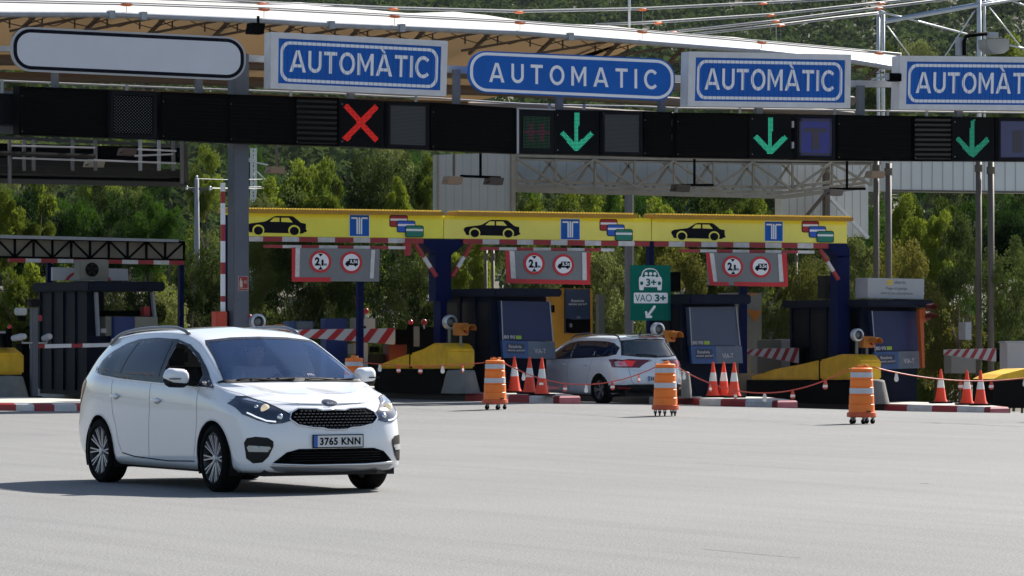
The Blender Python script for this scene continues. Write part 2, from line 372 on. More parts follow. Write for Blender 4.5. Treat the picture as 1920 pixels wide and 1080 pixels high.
za = ground(33.4, 70); ia.slab([(33.1, 67.2, za+.15), (33.5, 67.2, za+.15), (35.0, 72.5, za+.15), (35.0, 92, za+.15), (33.1, 92, za+.15)], (0, 0, -.2))
o = ia.build('traffic_island', SLAB, bevel=.02); tag(o, 'concrete toll island hidden low behind the white minivan', 'traffic island', 'toll lane islands')

# ------------------------------------------------------------------ overhead sign gantry
GV = 71.5
TOPL = [(-60, 157), (35, 161.5), (295, 172), (490, 179), (635, 184), (720, 189), (808, 192), (970, 203), (1040, 205.5), (1205, 208), (1265, 211), (1500, 214), (1700, 217.5), (1860, 219.5), (2000, 220.5)]
BOTL = [(-60, 248), (35, 252.5), (291, 261), (480, 270), (633, 274), (720, 277.8), (805, 281), (966, 288), (1038, 289.5), (1205, 293.4), (1260, 295), (1485, 298.8), (1563, 300.8), (1785, 302), (2000, 303)]
def ip(L, x):
    for (a, b), (c, e) in zip(L, L[1:]):
        if a <= x <= c: return b+(e-b)*(x-a)/(c-a)
    return L[0][1] if x < L[0][0] else L[-1][1]
def GQ(x0, x1, dt=0, db=0, v=GV): return Quad((x0, ip(TOPL, x0)+dt), (x1, ip(TOPL, x1)+dt), (x1, ip(BOTL, x1)+db), (x0, ip(BOTL, x0)+db), v)
pa = T(448, 620, GV+.5)
gan = thing('sign_gantry', (pa.x, GV+.5, ground(pa.x, GV)), 'grey steel gantry with a thick square column carrying the lane signs', 'gantry')
pm = MB(); pu0 = T(430, 0, GV+.35).x; pu1 = T(467, 0, GV+.35).x
zt = T(448, 100, GV+.35).z
pm.box(pu0+.10, pu1, GV+.35, GV+.66, gan.location.z, zt); pm.build('column', PILL, gan, bevel=.012)
box('base_plate', GALV, gan, pu0-.05, pu1+.15, GV+.2, GV+.85, gan.location.z, gan.location.z+.22)
bm_ = MB()
for (x0, y0, x1, y1, hh) in ((-80, 88, 22, 92, 9), (440, 108, 510, 112, 12), (830, 129, 885, 132, 13), (1255, 146, 1295, 149, 12), (1585, 157, 1690, 158, 13), (22, 90, 440, 108, 11), (510, 112, 830, 129, 12), (885, 132, 1255, 146, 12), (1295, 149, 1585, 157, 12), (1690, 158, 2000, 161, 12)):
    bm_.bar(T(x0, y0, GV+.45), T(x1, y1, GV+.45), .16, hh/87)
bm_.build('sign_beam', GALV, gan)
bm_ = MB()
for (a, b) in zip(TOPL, TOPL[1:]):
    bm_.bar(T(a[0], (a[1]+ip(BOTL, a[0]))/2, GV+.62), T(b[0], (b[1]+ip(BOTL, b[0]))/2, GV+.62), .5, .62)
bm_.build('box_girder', DARKF, gan)
rl = MB(); pts = [T(x, ip(TOPL, x)-8.5, GV+.9) for x in range(-60, 2001, 40)]; rl.tube(pts, .022, 6)
pts = [T(x, ip(TOPL, x)+22, GV+1.0) for x in (-60, 0, 34)]; rl.tube(pts, .022, 6)
rl.build('handrail', LGREY, gan, smooth=True)
for px in (4, 238, 545, 780, 1030, 1095, 1268, 1387, 1565, 1664, 1737):
    m = MB(); m.bar(T(px, ip(TOPL, px)-11, GV+.9), T(px, ip(TOPL, px)+25, GV+.9), .05); m.build('rail_post', GALV, gan)
for px, y0 in ((105, 132), (375, 145), (660, 170), (858, 130), (1051, 178), (1243, 184), (1425, 196), (1616, 160), (1800, 203)):
    m = MB(); a = T(px-5.5, y0, GV+.2); b = T(px+5.5, ip(TOPL, px)+10, GV+.2); m.box(a.x, b.x, GV+.2, GV+.32, b.z, a.z); m.build('sign_strut', PILL, gan)
m = MB()
for (x0, x1, y0, y1) in ((0, 34, 178, 250), (2, 30, 170, 176)): pbox(x0, x1, y0, y1, GV+.9, .1, m)
m.build('service_panel', PILL, gan)
m = MB()
for (x, y) in ((236, 249.5), (1258, 258), (1258, 230), (1487, 233), (1487, 272)): pbox(x-2, x+2, y-6, y+6, GV+.02, .2, m)
m.build('bracket', LGREY, gan)

LBL = 'lane signal units along the gantry'
def cab(x0, x1, label, cat='signal panel', fr=True, v=GV):
    a = T((x0+x1)/2, ip(BOTL, (x0+x1)/2), v+.1)
    r = thing('signal_panel', a, label, cat, LBL); q = GQ(x0+.6, x1-.6, v=v)
    m = MB(); m.slab([q.P(0, 0), q.P(1, 0), q.P(1, 1), q.P(0, 1)], (0, .32, 0)); m.build('housing', DARKF if fr else LOUV, r)
    return r, q
def louvre(x0, x1, label, nsl=13, shine=False):
    r, q = cab(x0, x1, label, 'louvred box', fr=False); m = MB()
    m2 = MAT_SHINE if shine else LOUV
    for i in range(nsl):
        t = .06+.88*i/(nsl-1); a = q.P(.03, t, .035); b = q.P(.97, t, .035); c = q.P(.97, t+.045, .004); e = q.P(.03, t+.045, .004)
        m.slab([a, b, c, e], (0, .004, -.006))
    m.build('louvre_slats', m2, r)
    f = MB(); q.rect(f, 0, 0, .018, 1, .03, .03); q.rect(f, .982, 0, 1, 1, .03, .03); q.rect(f, 0, 0, 1, .03, .03, .03); q.rect(f, 0, .97, 1, 1, .03, .03); f.build('frame', BLACK, r)
    s = MB()
    for (a, b) in ((.03, .2), (.03, .93)): q.plate(s, circ(a, b, .25/(x1-x0)*2, .012, 8), .035)
    s.build('bolts', GALV, r)
MAT_SHINE = mat('glossy_slat', (.012, .012, .013), .32)
louvre(35, 202, 'wide black louvred box at the left end of the gantry under the blank sign')
louvre(301, 428, 'black louvred box right of the dotted display, left of the gantry column')
louvre(428, 553, 'black louvred box directly in front of the gantry column', 12)
louvre(553, 634, 'small black louvred box left of the red cross signal', 9, True)
louvre(806, 967, 'black louvred box between the right grey display and the small framed display', 12)
louvre(1206, 1259, 'narrow black louvred box left of the bright gap in the gantry')
louvre(1265, 1405, 'wide black louvred box left of the middle green arrow')
louvre(1567, 1712, 'black louvred box right of the blue T display', 12)
louvre(1712, 1785, 'black box with shiny horizontal slats left of the right green arrow', 9, True)
# displays
def screen(x0, x1, label, m0, dead=False):
    r, q = cab(x0, x1, label); f = MB(); q.rect(f, .09, .09, .91, .91, .012, .012); f.build('screen', m0, r)
    b = MB()
    for s in ((.03, .03, .97, .09), (.03, .91, .97, .97), (.03, .09, .09, .91), (.91, .09, .97, .91)): q.rect(b, *s, .035, .03)
    b.build('frame', DARKF, r)
    return r, q
r, q = screen(203, 295, 'framed display with a grid of unlit dots under the blank sign', BLACK)
m = MB()
for i in range(24):
    for j in range(24):
        if (i+j) % 2 == 0:
            s, t = .12+.76*i/23, .13+.75*j/23; m.poly([q.P(s-.013, t, .017), q.P(s, t+.013, .017), q.P(s+.013, t, .017), q.P(s, t-.013, .017)])
m.build('dots', DOT, r)
for x0, x1, lb in ((723, 806, 'unlit grey display square right of the red cross'), (1125, 1206, 'unlit grey display square right of the left green arrow')):
    r, q = screen(x0, x1, lb, SCREEN); m = MB()
    for j in range(28): q.rect(m, .1, .1+.8*j/28, .9, .106+.8*j/28, .014, .002)
    m.build('scan_lines', DARKF, r)
r, q = cab(968, 1040, 'small display with a bright left edge and faint coloured dots'); e = MB(); q.rect(e, -.01, 0, .04, 1, .04, .1); q.rect(e, 0, -.01, 1, .015, .04, .1); e.build('edge_trim', LGREY, r)
f = MB(); q.rect(f, .16, .16, .88, .88, .012, .012); f.build('screen', BLACK, r)
gm, pmn = MB(), MB()
for i in range(22):
    for j in range(22):
        s, t = .18+.68*i/21, .18+.68*j/21; x = (i-10.5)/10.5; y = (j-10.5)/10.5
        pk = abs(y) < .12 or (abs(abs(x)-.45) < .16 and abs(y) < .6)
        mm = pmn if pk else gm; mm.poly([q.P(s-.009, t-.009, .015), q.P(s+.009, t-.009, .015), q.P(s+.009, t+.009, .015), q.P(s-.009, t+.009, .015)])
gm.build('green_dots', PGREEN, r); pmn.build('pink_dots', PPINK, r)
def symbol(x0, x1, polys, mt, label, n=34, lines=False):
    r, q = cab(x0, x1, label, 'lane signal'); m = MB(); asp = (ip(BOTL, x0)-ip(TOPL, x0))/(x1-x0); ny = int(n*asp)
    for i in range(n):
        for j in range(ny):
            s, t = (i+.5)/n, (j+.5)/ny
            if any(inpoly((s, t), p) for p in polys):
                a, b = .36/n*(1.3 if lines else 1), .34/ny; m.poly([q.P(s-a, t-b, .006), q.P(s+a, t-b, .006), q.P(s+a, t+b, .006), q.P(s-a, t+b, .006)])
    m.build('led_symbol', mt, r)
    b = MB(); q.rect(b, .02, .02, .98, .98, .003, .002); b.build('face_plate', mat('signal_face', (.003, .0035, .0045), .65, spec=.07), r)
    s = MB()
    for (a, c) in ((.06, .12), (.06, .9)): q.plate(s, circ(a, c, .012, .012, 8), .01)
    s.build('bolts', GALV, r)
def xq(pts, x0, x1):       # photo pixels to (s, t) on the unit
    return [((x-x0)/(x1-x0), (y-ip(TOPL, x))/(ip(BOTL, x)-ip(TOPL, x))) for x, y in pts]
symbol(636, 719, [xq([(643, 200), (651, 193), (710, 260), (703, 267)], 636, 719), xq([(703, 195), (711, 203), (650, 266), (641, 258)], 636, 719)], RED, 'lit red cross lane signal under the left framed blue sign')
def arrow(cx, y0, y1, x0, x1):
    a = [(cx-4, y0), (cx+5, y0), (cx+3, y1-16), (cx, y1), (cx-5, y1-16)]
    l = [(cx-32, y1-32), (cx-26, y1-38), (cx+1, y1-11), (cx+1, y1), (cx-4, y1-1)]
    rr = [(cx+27, y1-37), (cx+33, y1-30), (cx+3, y1), (cx-1, y1-1), (cx-2, y1-11)]
    return [xq(p, x0, x1) for p in (a, l, rr)]
symbol(1040, 1123, arrow(1081, 212, 283, 1040, 1123), GREEN, 'lit green down arrow signal under the rounded AUTOMATIC sign')
symbol(1405, 1484, arrow(1444, 220, 290, 1405, 1484), GREEN, 'lit green down arrow signal between the louvred box and the blue T display')
symbol(1785, 1864, arrow(1823, 225, 294, 1785, 1864), GREEN2, 'dimmer green down arrow signal at the right, under the cropped sign')
for x0, x1, lb in ((1490, 1567, 'display showing a dark T on glowing blue, right of the middle green arrow'), (1867, 1948, 'dim bluish display cut by the right edge of the photo')):
    r, q = screen(x0, x1, lb, SCREENB if x0 < 1600 else mat('dim_blue_screen', (.03, .035, .10), .4, emit=.15)); m = MB()
    if x0 < 1600:
        for p in ([(.22, .3), (.78, .3), (.78, .40), (.60, .40), (.60, .78), (.40, .78), (.40, .40), (.22, .40)],): q.plate(m, p, .016)
        q.rect(m, .1, .1, .9, .15, .016); q.rect(m, .1, .85, .9, .9, .016); q.rect(m, .1, .1, .15, .9, .016); q.rect(m, .85, .1, .9, .9, .016)
    else: q.rect(m, .38, .3, .62, .8, .016)
    for j in range(26): q.rect(m, .1, .1+.8*j/26, .9, .105+.8*j/26, .014, .002)
    m.build('dark_T', SCREENT, r)

# ------------------------------------------------------------------ lane name signs
SG = 'blue AUTOMATIC lane signs on the gantry'
def frame_sign(TL, TR, BR, BL, label, inner, txt, tb):
    q = Quad(TL, TR, BR, BL, GV-.28); c = q.P(.5, 1)
    r = thing('lane_sign', c, label, 'sign', SG)
    m = MB(); m.slab([q.P(0, 0), q.P(1, 0), q.P(1, 1), q.P(0, 1)], (0, .3, 0)); m.build('casing', SILVER, r, bevel=.008)
    i0, j0, i1, j1 = inner; m = MB()
    for s in ((0, 0, 1, j0), (0, j1, 1, 1), (0, j0, i0, j1), (i1, j0, 1, j1)): q.rect(m, *s, .03, .03)
    m.build('rim', SILVER, r)
    m = MB(); q.rect(m, i0, j0, i1, j1, .004); m.build('face', BLUE, r)
    w, h = i1-i0, j1-j0
    m = MB(); q.plate(m, rrect(i0+w*.015, j0+h*.055, i1-w*.015, j1-h*.045, w*.055, h*.24), .008); m.build('border', WHITE, r)
    m = MB(); q.plate(m, rrect(i0+w*.033, j0+h*.125, i1-w*.033, j1-h*.115, w*.042, h*.185), .0125); m.build('inner_face', BLUE, r)
    m = MB(); strokes(q, m, txt, i0+w*tb[0], j0+h*tb[1], i0+w*tb[2], j0+h*tb[3], .017, .13); m.build('lettering', WHITE, r)
    m = MB()
    for k in range(1, 34):
        s = i0+w*k/34; q.rect(m, s-.0007, j0+.004, s+.0007, j1-.004, .021, .002)
    m.build('slat_joints', BLUEB, r)
def fix(a): return a
FR = 'silver framed AUTOMÀTIC lane sign, '
frame_sign((507.3, 60), (838.6, 77), (835.5, 180.5), (506, 166), FR+'leftmost, above the red cross', (.043, .105, .965, .90), 'AUTOMÀTIC', (.07, .245, .93, .735))
frame_sign((1290.5, 96.5), (1594.5, 102.5), (1593, 203), (1288, 199.5), FR+'above the middle green arrow and blue T display', (.043, .105, .965, .90), 'AUTOMÀTIC', (.065, .245, .93, .735))
frame_sign((1686.5, 104.5), (1990, 107.5), (1988, 207.5), (1684, 205.5), FR+'rightmost, cut by the photo edge', (.043, .105, .965, .90), 'AUTOMÀTIC', (.065, .245, .93, .735))
def pill(TL, TR, BR, BL, label, outer, band, face, e1, e2, cat='sign'):
    q = Quad(TL, TR, BR, BL, GV-.12); r = thing('lane_sign', q.P(.5, 1), label, cat)
    rt, rs = .44, .44*(BL[1]-TL[1])/(TR[0]-TL[0]); m = MB(); q.plate(m, rrect(0, 0, 1, 1, rs, rt, 12), 0, .06); m.build('panel', outer, r)
    asp = (BL[1]-TL[1])/(TR[0]-TL[0])
    m = MB(); q.plate(m, rrect(e1*asp, e1, 1-e1*asp, 1-e1, rs-e1*asp, rt-e1, 12), .006); m.build('border', band, r)
    m = MB(); q.plate(m, rrect(e2*asp, e2, 1-e2*asp, 1-e2, rs-e2*asp, rt-e2, 12), .011); m.build('face', face, r)
    return r, q
r, q = pill((878.5, 94), (1265.5, 111), (1265.5, 190), (878.5, 173), 'rounded blue lane sign lettered AUTOMATIC without a frame', BLUE, WHITE, BLUE, .035, .105)
m = MB(); strokes(q, m, 'AUTOMATIC', .098, .275, .912, .735, .015, .42); m.build('lettering', WHITE, r)
pill((21.4, 49), (461, 70.5), (461, 152), (21.4, 132.5), 'blank white rounded sign with a black border line at the left', LGREY, INK, mat('blank_face', (.58, .59, .64), .5, noise=.05, scale=1), .045, .125)
# gantry electronics
r = thing('enforcement_camera', T(1808, 104, GV), 'pale box camera on a bent black bracket above the right sign', 'camera')
m = MB(); m.tube([T(1808, 104, GV+.1), T(1808, 78, GV+.1), T(1812, 68, GV+.1), T(1822, 66, GV+.1), T(1850, 63, GV)], .045, 8); m.build('bracket', BLACK, r, smooth=True)
m = MB(); m.slab([T(x, y, GV-.1) for x, y in ((1849, 73), (1894, 72), (1893, 92), (1884, 100), (1860, 100), (1850, 88))], (0, .35, 0)); m.build('camera_box', mat('box_beige', (.3, .3, .28), .55), r, bevel=.02)
m = MB(); pbox(1796, 1812, 70, 104, GV+.15, .1, m); pbox(1854, 1872, 60, 70, GV, .15, m); m.build('mount', GALV, r)
r = thing('traffic_sensor', T(1690, 150, GV), 'small black sensor on a thin rod left of the right sign', 'sensor')
m = MB(); pbox(1674, 1691, 137, 152, GV-.4, .25, m); m.build('sensor_box', BLACK, r, bevel=.01); m = MB(); m.bar(T(1634, 149, GV-.1), T(1668, 142, GV-.2), .04); m.bar(T(1664, 137, GV-.3), T(1664, 150, GV-.3), .06); m.build('rod', GALV, r)
def flood(px0, py0, px1, py1, v, label, m0, drop=None, arm=None, grp='floodlights hung under the roof'):
    r = thing('floodlight', T((px0+px1)/2, py0, v), label, 'floodlight', grp); m = MB(); w_ = px1-px0
    m.slab([T(px0+w_*.12, py0, v), T(px1, py0+1.5, v), T(px1-w_*.1, py1, v), T(px0, py1-1.5, v)], (0, .28, 0)); m.build('housing', m0, r, bevel=.01)
    m = MB()
    if drop: m.bar(T(drop[0], drop[1], v+.1), T(drop[0], drop[2], v+.1), .045)
    if arm: m.bar(T(arm[0], arm[1], v+.1), T(arm[2], arm[3], v+.1), .06)
    m.bar(T(px0+2, (py0+py1)/2, v-.05), T(px0-4, (py0+py1)/2+3, v-.05), .02)
    m.build('bracket', BLACK if m0 != LAMPB else BRN, r)
flood(838, 330, 869, 346, 77, 'tan floodlight hung by a rod before the pale cladding box', LAMPB, (851, 286, 330))
flood(916, 332, 946, 347, 77, 'dark floodlight on a T bracket right of the tan one, before the pale cladding', mat('lamp_dark', (.07, .055, .05), .5), (901, 286, 331), (864, 330, 938, 333))
flood(1267, 345, 1296, 360, 77, 'dark brown floodlight hung low before the beige lattice truss', mat('lamp_dark'.upper(), (.06, .045, .04), .5), (1302, 298, 346), (1278, 347, 1337, 347))
flood(1554, 354, 1583, 367, 77, 'floodlight on a long arm at the right end of the lattice truss', mat('lamp_mid', (.16, .13, .12), .5), (1588, 300, 354), (1556, 354, 1622, 354))
flood(1632, 320, 1661, 334, 76, 'grey tan floodlight before the paired taupe columns', LAMPB)
flood(504, 312, 536, 326, 77, 'tan floodlight hung right of the gantry column under the louvred boxes', LAMPB, (519, 268, 313))
flood(470, 42, 498, 64, GV+1, 'black floodlight hung from the roof edge tube', BLACK, (484, 30, 44))
flood(164, 300, 198, 315, 75, 'pale tan floodlight fixed on the dark walkway railing', mat('lamp_pale', (.40, .32, .22), .6))
flood(228, 277, 258, 292, 75, 'brown floodlight above the pale one on the dark walkway', mat('lamp_brown', (.12, .075, .055), .6))

# ------------------------------------------------------------------ tensile membrane roof
def fabric():
    m = bpy.data.materials.new('roof_membrane'); m.use_nodes = True; n = m.node_tree; L = n.links; n.nodes.remove(n.nodes['Principled BSDF']); o = n.nodes['Material Output']
    a = n.nodes.new('ShaderNodeBsdfDiffuse'); b = n.nodes.new('ShaderNodeBsdfTranslucent'); x = n.nodes.new('ShaderNodeMixShader')
    b.inputs[0].default_value = (.27, .18, .095, 1); x.inputs[0].default_value = .22
    g_ = n.nodes.new('ShaderNodeNewGeometry'); k_ = n.nodes.new('ShaderNodeMix'); k_.data_type = 'RGBA'; k_.inputs[6].default_value = (.80, .78, .74, 1); k_.inputs[7].default_value = (.20, .15, .095, 1)   # darker tan underside
    L.new(g_.outputs['Backfacing'], k_.inputs[0]); L.new(k_.outputs[2], a.inputs[0])
    L.new(a.outputs[0], x.inputs[1]); L.new(b.outputs[0], x.inputs[2]); L.new(x.outputs[0], o.inputs[0]); return m
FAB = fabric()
EDGE = [(-260, 25), (0, 27), (208, 27.5), (500, 39.5), (620, 47), (980, 62), (1228, 81), (1419, 96), (1600, 115), (1690, 130)]
CREST = [(-260, -12), (0, -12), (300, -6), (480, 6), (560, 4), (680, 17), (766, 25), (850, 22), (910, 28), (980, 39), (1028, 45), (1132, 47), (1184, 53), (1300, 66), (1380, 70), (1432, 80), (1500, 84), (1590, 91), (1641, 99), (1690, 106)]
RV = 79.0
roof = thing('membrane_roof', T(900, 100, RV), 'long white fabric roof with tan underside sweeping behind the lane signs', 'roof')
xs = list(range(-260, 1691, 15)); m = MB(); rows = []
for k, vv in enumerate(([0, 1.3, 2.6, 4.0, 5.5, 7.5, 10, 13, 16])):
    for x in xs:
        e = T(x, ip(EDGE, x), RV); c = T(x, ip(CREST, x), RV+4.0)
        bay = abs(math.sin((x-60)/122*math.pi/2))
        if vv <= 4: s = vv/4; p = e.lerp(c, s); p.y = RV+vv; p.z += .12*math.sin(s*math.pi)
        else:
            s = (vv-4)/12; p = Vector((c.x, RV+vv, c.z+(e.z-c.z)*min(1, s*1.5)-.32*bay*math.sin(s*math.pi)-.15*s))
        if vv >= 4: p.x = min(p.x, 49.6)
        rows.append(p)
nx = len(xs); m.add(rows, [(j*nx+i, j*nx+i+1, (j+1)*nx+i+1, (j+1)*nx+i) for j in range(8) for i in range(nx-1)])
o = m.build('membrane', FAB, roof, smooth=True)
if sum(p.normal.z for p in o.data.polygons) < 0: o.data.flip_normals()
m = MB(); m.tube([T(x, ip(EDGE, x), RV) for x in range(-260, 1691, 30)]+[T(1697, 131, RV)], .068, 10); m.build('edge_tube', GALV, roof, smooth=True)
for px in (208, 620, 268, 1068, 752): m = MB(); p = T(px, ip(EDGE, px), RV); m.box(p.x-.07, p.x+.07, RV-.09, RV+.09, p.z-.09, p.z+.09); m.build('tube_clamp', GALV, roof)
m = MB()
for px in range(-200, 1690, 122):        # trusses under the fabric: raking struts
    a = T(px, ip(EDGE, px)+3, RV+.3); b = T(px-110, ip(EDGE, px)+24, RV+.3)
    m.bar(a, (b.x, RV+1.5, b.z), .055); m.bar(T(px+20, ip(EDGE, px)+4, RV+1), T(px-18, ip(EDGE, px)+42, RV+2), .07)
m.build('raking_struts', mat('brown_steel', (.10, .07, .05), .6), roof)
m = MB()
for dz, vv in ((-.55, RV+6), (-.75, RV+9), (-.9, RV+13)):
    m.tube([Vector((T(x, 0, vv).x, vv, T(x, ip(EDGE, x), RV).z+dz)) for x in range(-260, 1651, 60)], .13, 8)
m.build('purlins', mat('purlin_brown', (.13, .095, .07), .6), roof)
m = MB()
for px in range(-130, 1650, 61):
    a = T(px, ip(EDGE, px)+6, RV+1.2); b = T(px+48, ip(EDGE, px+48)+22, RV+1.2); c = T(px+96, ip(EDGE, px+96)+5, RV+1.2)
    m.tube([a, (a+b)/2-Vector((0, 0, .03)), b], .012, 4); m.tube([b, (b+c)/2, c], .012, 4)
    m.bar(T(px+26, ip(EDGE, px)+9, RV+1.2), T(px+26, ip(EDGE, px)+26, RV+1.2), .03)
m.build('tie_wires', mat('wire_brown', (.06, .045, .035), .6), roof)
# suspension cables with orange clips
CL = mat('clip_orange', (.70, .17, .05), .5)
def cable(pts, v0, v1, label, clips, drops=None, r0=.016):
    n_ = len(pts); P = [T(x, y, v0+(v1-v0)*i/(n_-1)) for i, (x, y) in enumerate(pts)]
    r = thing('stay_cable', P[0], label, 'cable', 'stay cables over the fabric roof'); m = MB()
    m.tube(P, r0, 5); m.tube([p+Vector((0, 0, .045)) for p in P], r0, 5); m.build('strands', LGREY, r, smooth=True)
    for cx in clips:
        for (a, pa_), (b, pb) in zip(zip(pts, P), zip(pts[1:], P[1:])):
            if a[0] <= cx <= b[0]:
                c = pa_.lerp(pb, (cx-a[0])/(b[0]-a[0])); d_ = (pb-pa_).normalized()*.10
                k = MB(); k.tube([c-d_*1.5, c-d_*.8, c+d_*.8, c+d_*1.5], [.018, .036, .036, .018], 8); k.build('clip', CL, r, smooth=True)
                if drops: k = MB(); k.tube([c, c-Vector((0, 0, drops))], .008, 4); k.build('hanger', GALV, r)
cable([(-250, 2), (0, 4), (240, 9), (495, 18), (740, 31), (975, 43), (1204, 60), (1428, 80), (1648, 100), (1690, 104)], RV, RV, 'cable following the roof edge just above its tube', (-20, 237, 495, 740, 975, 1204, 1428, 1648), .33)
cable([(260, -2), (492, 7), (738, 17), (973, 23), (1205, 18), (1430, 7), (1563, 0), (1700, -8)], RV+2, RV+6, 'uppermost cable crossing the hill, leaving at the top', (492, 738, 973, 1205, 1430), .28)
cable([(1117, 48), (1234, 43), (1445, 29), (1652, 6.5), (1717, 0), (1800, -9)], RV+3, RV+7, 'second cable rising right across the hillside', (1234, 1445, 1652), .5)
cable([(1252, 62), (1445, 42), (1648, 16), (1777, 0), (1850, -9)], RV+3.5, RV+7, 'third cable rising right across the hillside', (1262, 1455, 1648), .5)
cable([(1299, 66), (1464, 48), (1560, 36), (1647, 26)], RV+4, RV+7, 'lowest rising cable ending on the short mast', (1464,), .5)
# masts at the right
MW = mat('mast_white', (.50, .53, .56), .4, .2, noise=.1)
MB2 = mat('mast_blue', (.20, .28, .42), .4)
r = thing('roof_mast', T(1652, 300, RV+8), 'short white twin mast with stay cables right of the roof end', 'mast', 'twin masts at the roof end')
m = MB()
for px in (1647, 1656): m.tube([T(px, 330, RV+8), T(px, 24, RV+8)], .05, 8)
m.build('tubes', MW, r, smooth=True); m = MB(); m.tube([T(1643, 27, RV+8), T(1650, 22, RV+8), T(1658, 25, RV+8)], .06, 8); m.build('cap', MW, r)
r = thing('roof_mast', T(1838, 300, RV+8), 'tall white twin mast behind the pale camera box', 'mast', 'twin masts at the roof end'); m = MB()
m.tube([T(1836, 330, RV+8), T(1836, -20, RV+8)], .065, 10); m.tube([T(1846, 330, RV+8.2), T(1846, -20, RV+8.2)], .035, 8); m.build('tubes', MW, r, smooth=True)
r = thing('mast_strut', T(1660, 38, RV+8), 'blue topped white pipe sloping between the two twin masts', 'strut'); m = MB()
m.tube([T(1656, 42, RV+8), T(1830, 11, RV+8), T(1925, -5, RV+8)], .05, 8); m.build('lower_pipe', MW, r, smooth=True)
m = MB(); m.tube([T(1656, 38, RV+8), T(1830, 7, RV+8), T(1925, -9, RV+8)], .03, 8); m.build('upper_pipe', MB2, r, smooth=True)
for pts, lb, rr in (([(1660, 25), (1690, 32), (1813, 64)], 'white cable from the short mast down to the camera box', .03), ([(1663, 48), (1705, 104)], 'thin white rod below the short mast going right', .018),
                ([(1828, 20), (1772, 105)], 'thin white rod leaning left of the tall mast', .018), ([(1855, 14), (1922, 98)], 'thin white rod leaning right of the tall mast', .018), ([(1894, 85), (1925, 92)], 'white cable at the right edge behind the camera box', .03), ([(1895, 0), (1925, 12)], 'white cable in the top right corner', .03)):
    m = MB(); m.tube([T(x, y, RV+8) for x, y in pts], rr, 6); tag(m.build('stay_rod', MW, smooth=True), lb, 'rod', 'thin stays around the masts')
m = MB(); m.tube([T(1180, 60, 82), T(1180, -30, 82)], .03, 8); tag(m.build('thin_mast', MW, smooth=True), 'thin white pole rising before the hill above the rounded sign', 'pole')

# ------------------------------------------------------------------ steel and cladding behind
r = thing('lattice_truss', T(1290, 365, 80), 'beige lattice truss spanning behind the yellow boards, clad in pale sheets', 'truss')
TL_ = [(962, 293), (1140, 297), (1300, 300), (1467, 302), (1650, 303)]; BL_ = [(962, 357), (1140, 362), (1300, 366), (1470, 370), (1620, 352)]
m = MB()
for L_, dy, th in ((TL_, 0, .10), (TL_, 4.5, .07), (BL_, -18, .07), (BL_, -9, .07), (BL_, -1, .10)):
    for a, b in zip(L_[:-1], L_[1:]): m.bar(T(a[0], a[1]+dy, 79.9), T(b[0], b[1]+dy, 79.9), .08, th)
m.build('chords', TRUSS, r)
m = MB(); nodes = list(range(968, 1640, 74))
for i, x in enumerate(nodes):
    yt = ip(TL_, x)+3; yb = ip(BL_, min(x, 1560))-12; m.bar(T(x, yt, 79.8), T(x, yb, 79.8), .05)
    if i+1 < len(nodes):
        x2 = nodes[i+1]; a, b = ((x, yt), (x2, yb)) if i % 2 == 0 else ((x, yb), (x2, yt)); m.bar(T(*a, 79.75), T(*b, 79.75), .055)
        m.bar(T(x-22, yt, 80.6), T(x+30, yb+9, 80.6), .05); m.bar(T(x+30, yb+9, 80.6), T(x+70, yt, 80.6), .05)
m.build('braces', TRUSS, r)
m = MB(); Q = Quad((962, 290), (1466, 300), (1466, 370), (962, 359), 81.2); m.slab([Q.P(0, 0), Q.P(1, 0), Q.P(1, 1), Q.P(0, 1)], (0, .1, 0)); m.build('cladding', PANELD, r)
m = MB()
for i in range(1, 20): Q.rect(m, i/20-.0009, 0, i/20+.0009, 1, .012, .012)
m.build('cladding_seams', PANEL, r)
r = thing('cladding_box', T(890, 402, 79), 'pale grey sheet metal box at the left end of the lattice truss', 'cladding'); m = MB(); Q = Quad((821, 290), (962, 286), (962, 404), (821, 402), 79)
m.slab([Q.P(0, 0), Q.P(1, 0), Q.P(1, 1), Q.P(0, 1)], (0, .25, 0)); m.build('sheet', PANEL, r); m = MB()
for i in range(1, 9): Q.rect(m, i/9-.003, 0, i/9+.003, 1, .008, .008)
m.build('sheet_seams', PANEL, r); m = MB(); Q.rect(m, .965, 0, 1.02, 1, .05, .1); Q.rect(m, -.01, 0, .012, 1, .02, .05); m.build('corner_trim', TRUSS, r)
r = thing('cladding_wall', T(1550, 448, 81.5), 'tall white sheet cladding at the right end of the lattice truss', 'cladding'); m = MB(); Q = Quad((1465, 296), (1628, 300), (1628, 443), (1465, 452), 81.5)
m.slab([Q.P(0, 0), Q.P(1, 0), Q.P(1, 1), Q.P(0, 1)], (0, .3, 0)); m.build('sheet', PANELW, r); m = MB()
for i in range(1, 11): Q.rect(m, i/11-.003, 0, i/11+.003, 1, .01, .01)
m.build('sheet_ribs', mat('sheet_rib', (.42, .42, .40), .5), r); m = MB(); m.bar(T(1552, 366, 81), T(1627, 446, 81), .09); m.build('brace_white', WHITE, r)
m = MB(); m.bar(T(1545, 366, 81), T(1508, 410, 81), .07); m.bar(T(1549, 300, 81), T(1549, 420, 81), .14); m.build('brown_brace', BRN, r)
r = thing('cladding_band', T(1800, 358, 84), 'long pale ribbed cladding band at the right behind the taupe columns', 'cladding'); m = MB(); Q = Quad((1670, 300), (2060, 303), (2060, 362), (1670, 357), 84)
m.slab([Q.P(0, 0), Q.P(1, 0), Q.P(1, 1), Q.P(0, 1)], (0, 1.2, 0)); m.build('sheet', PANELW, r); m = MB()
for i in range(1, 20): Q.rect(m, i/20-.002, 0, i/20+.002, 1, .012, .012)
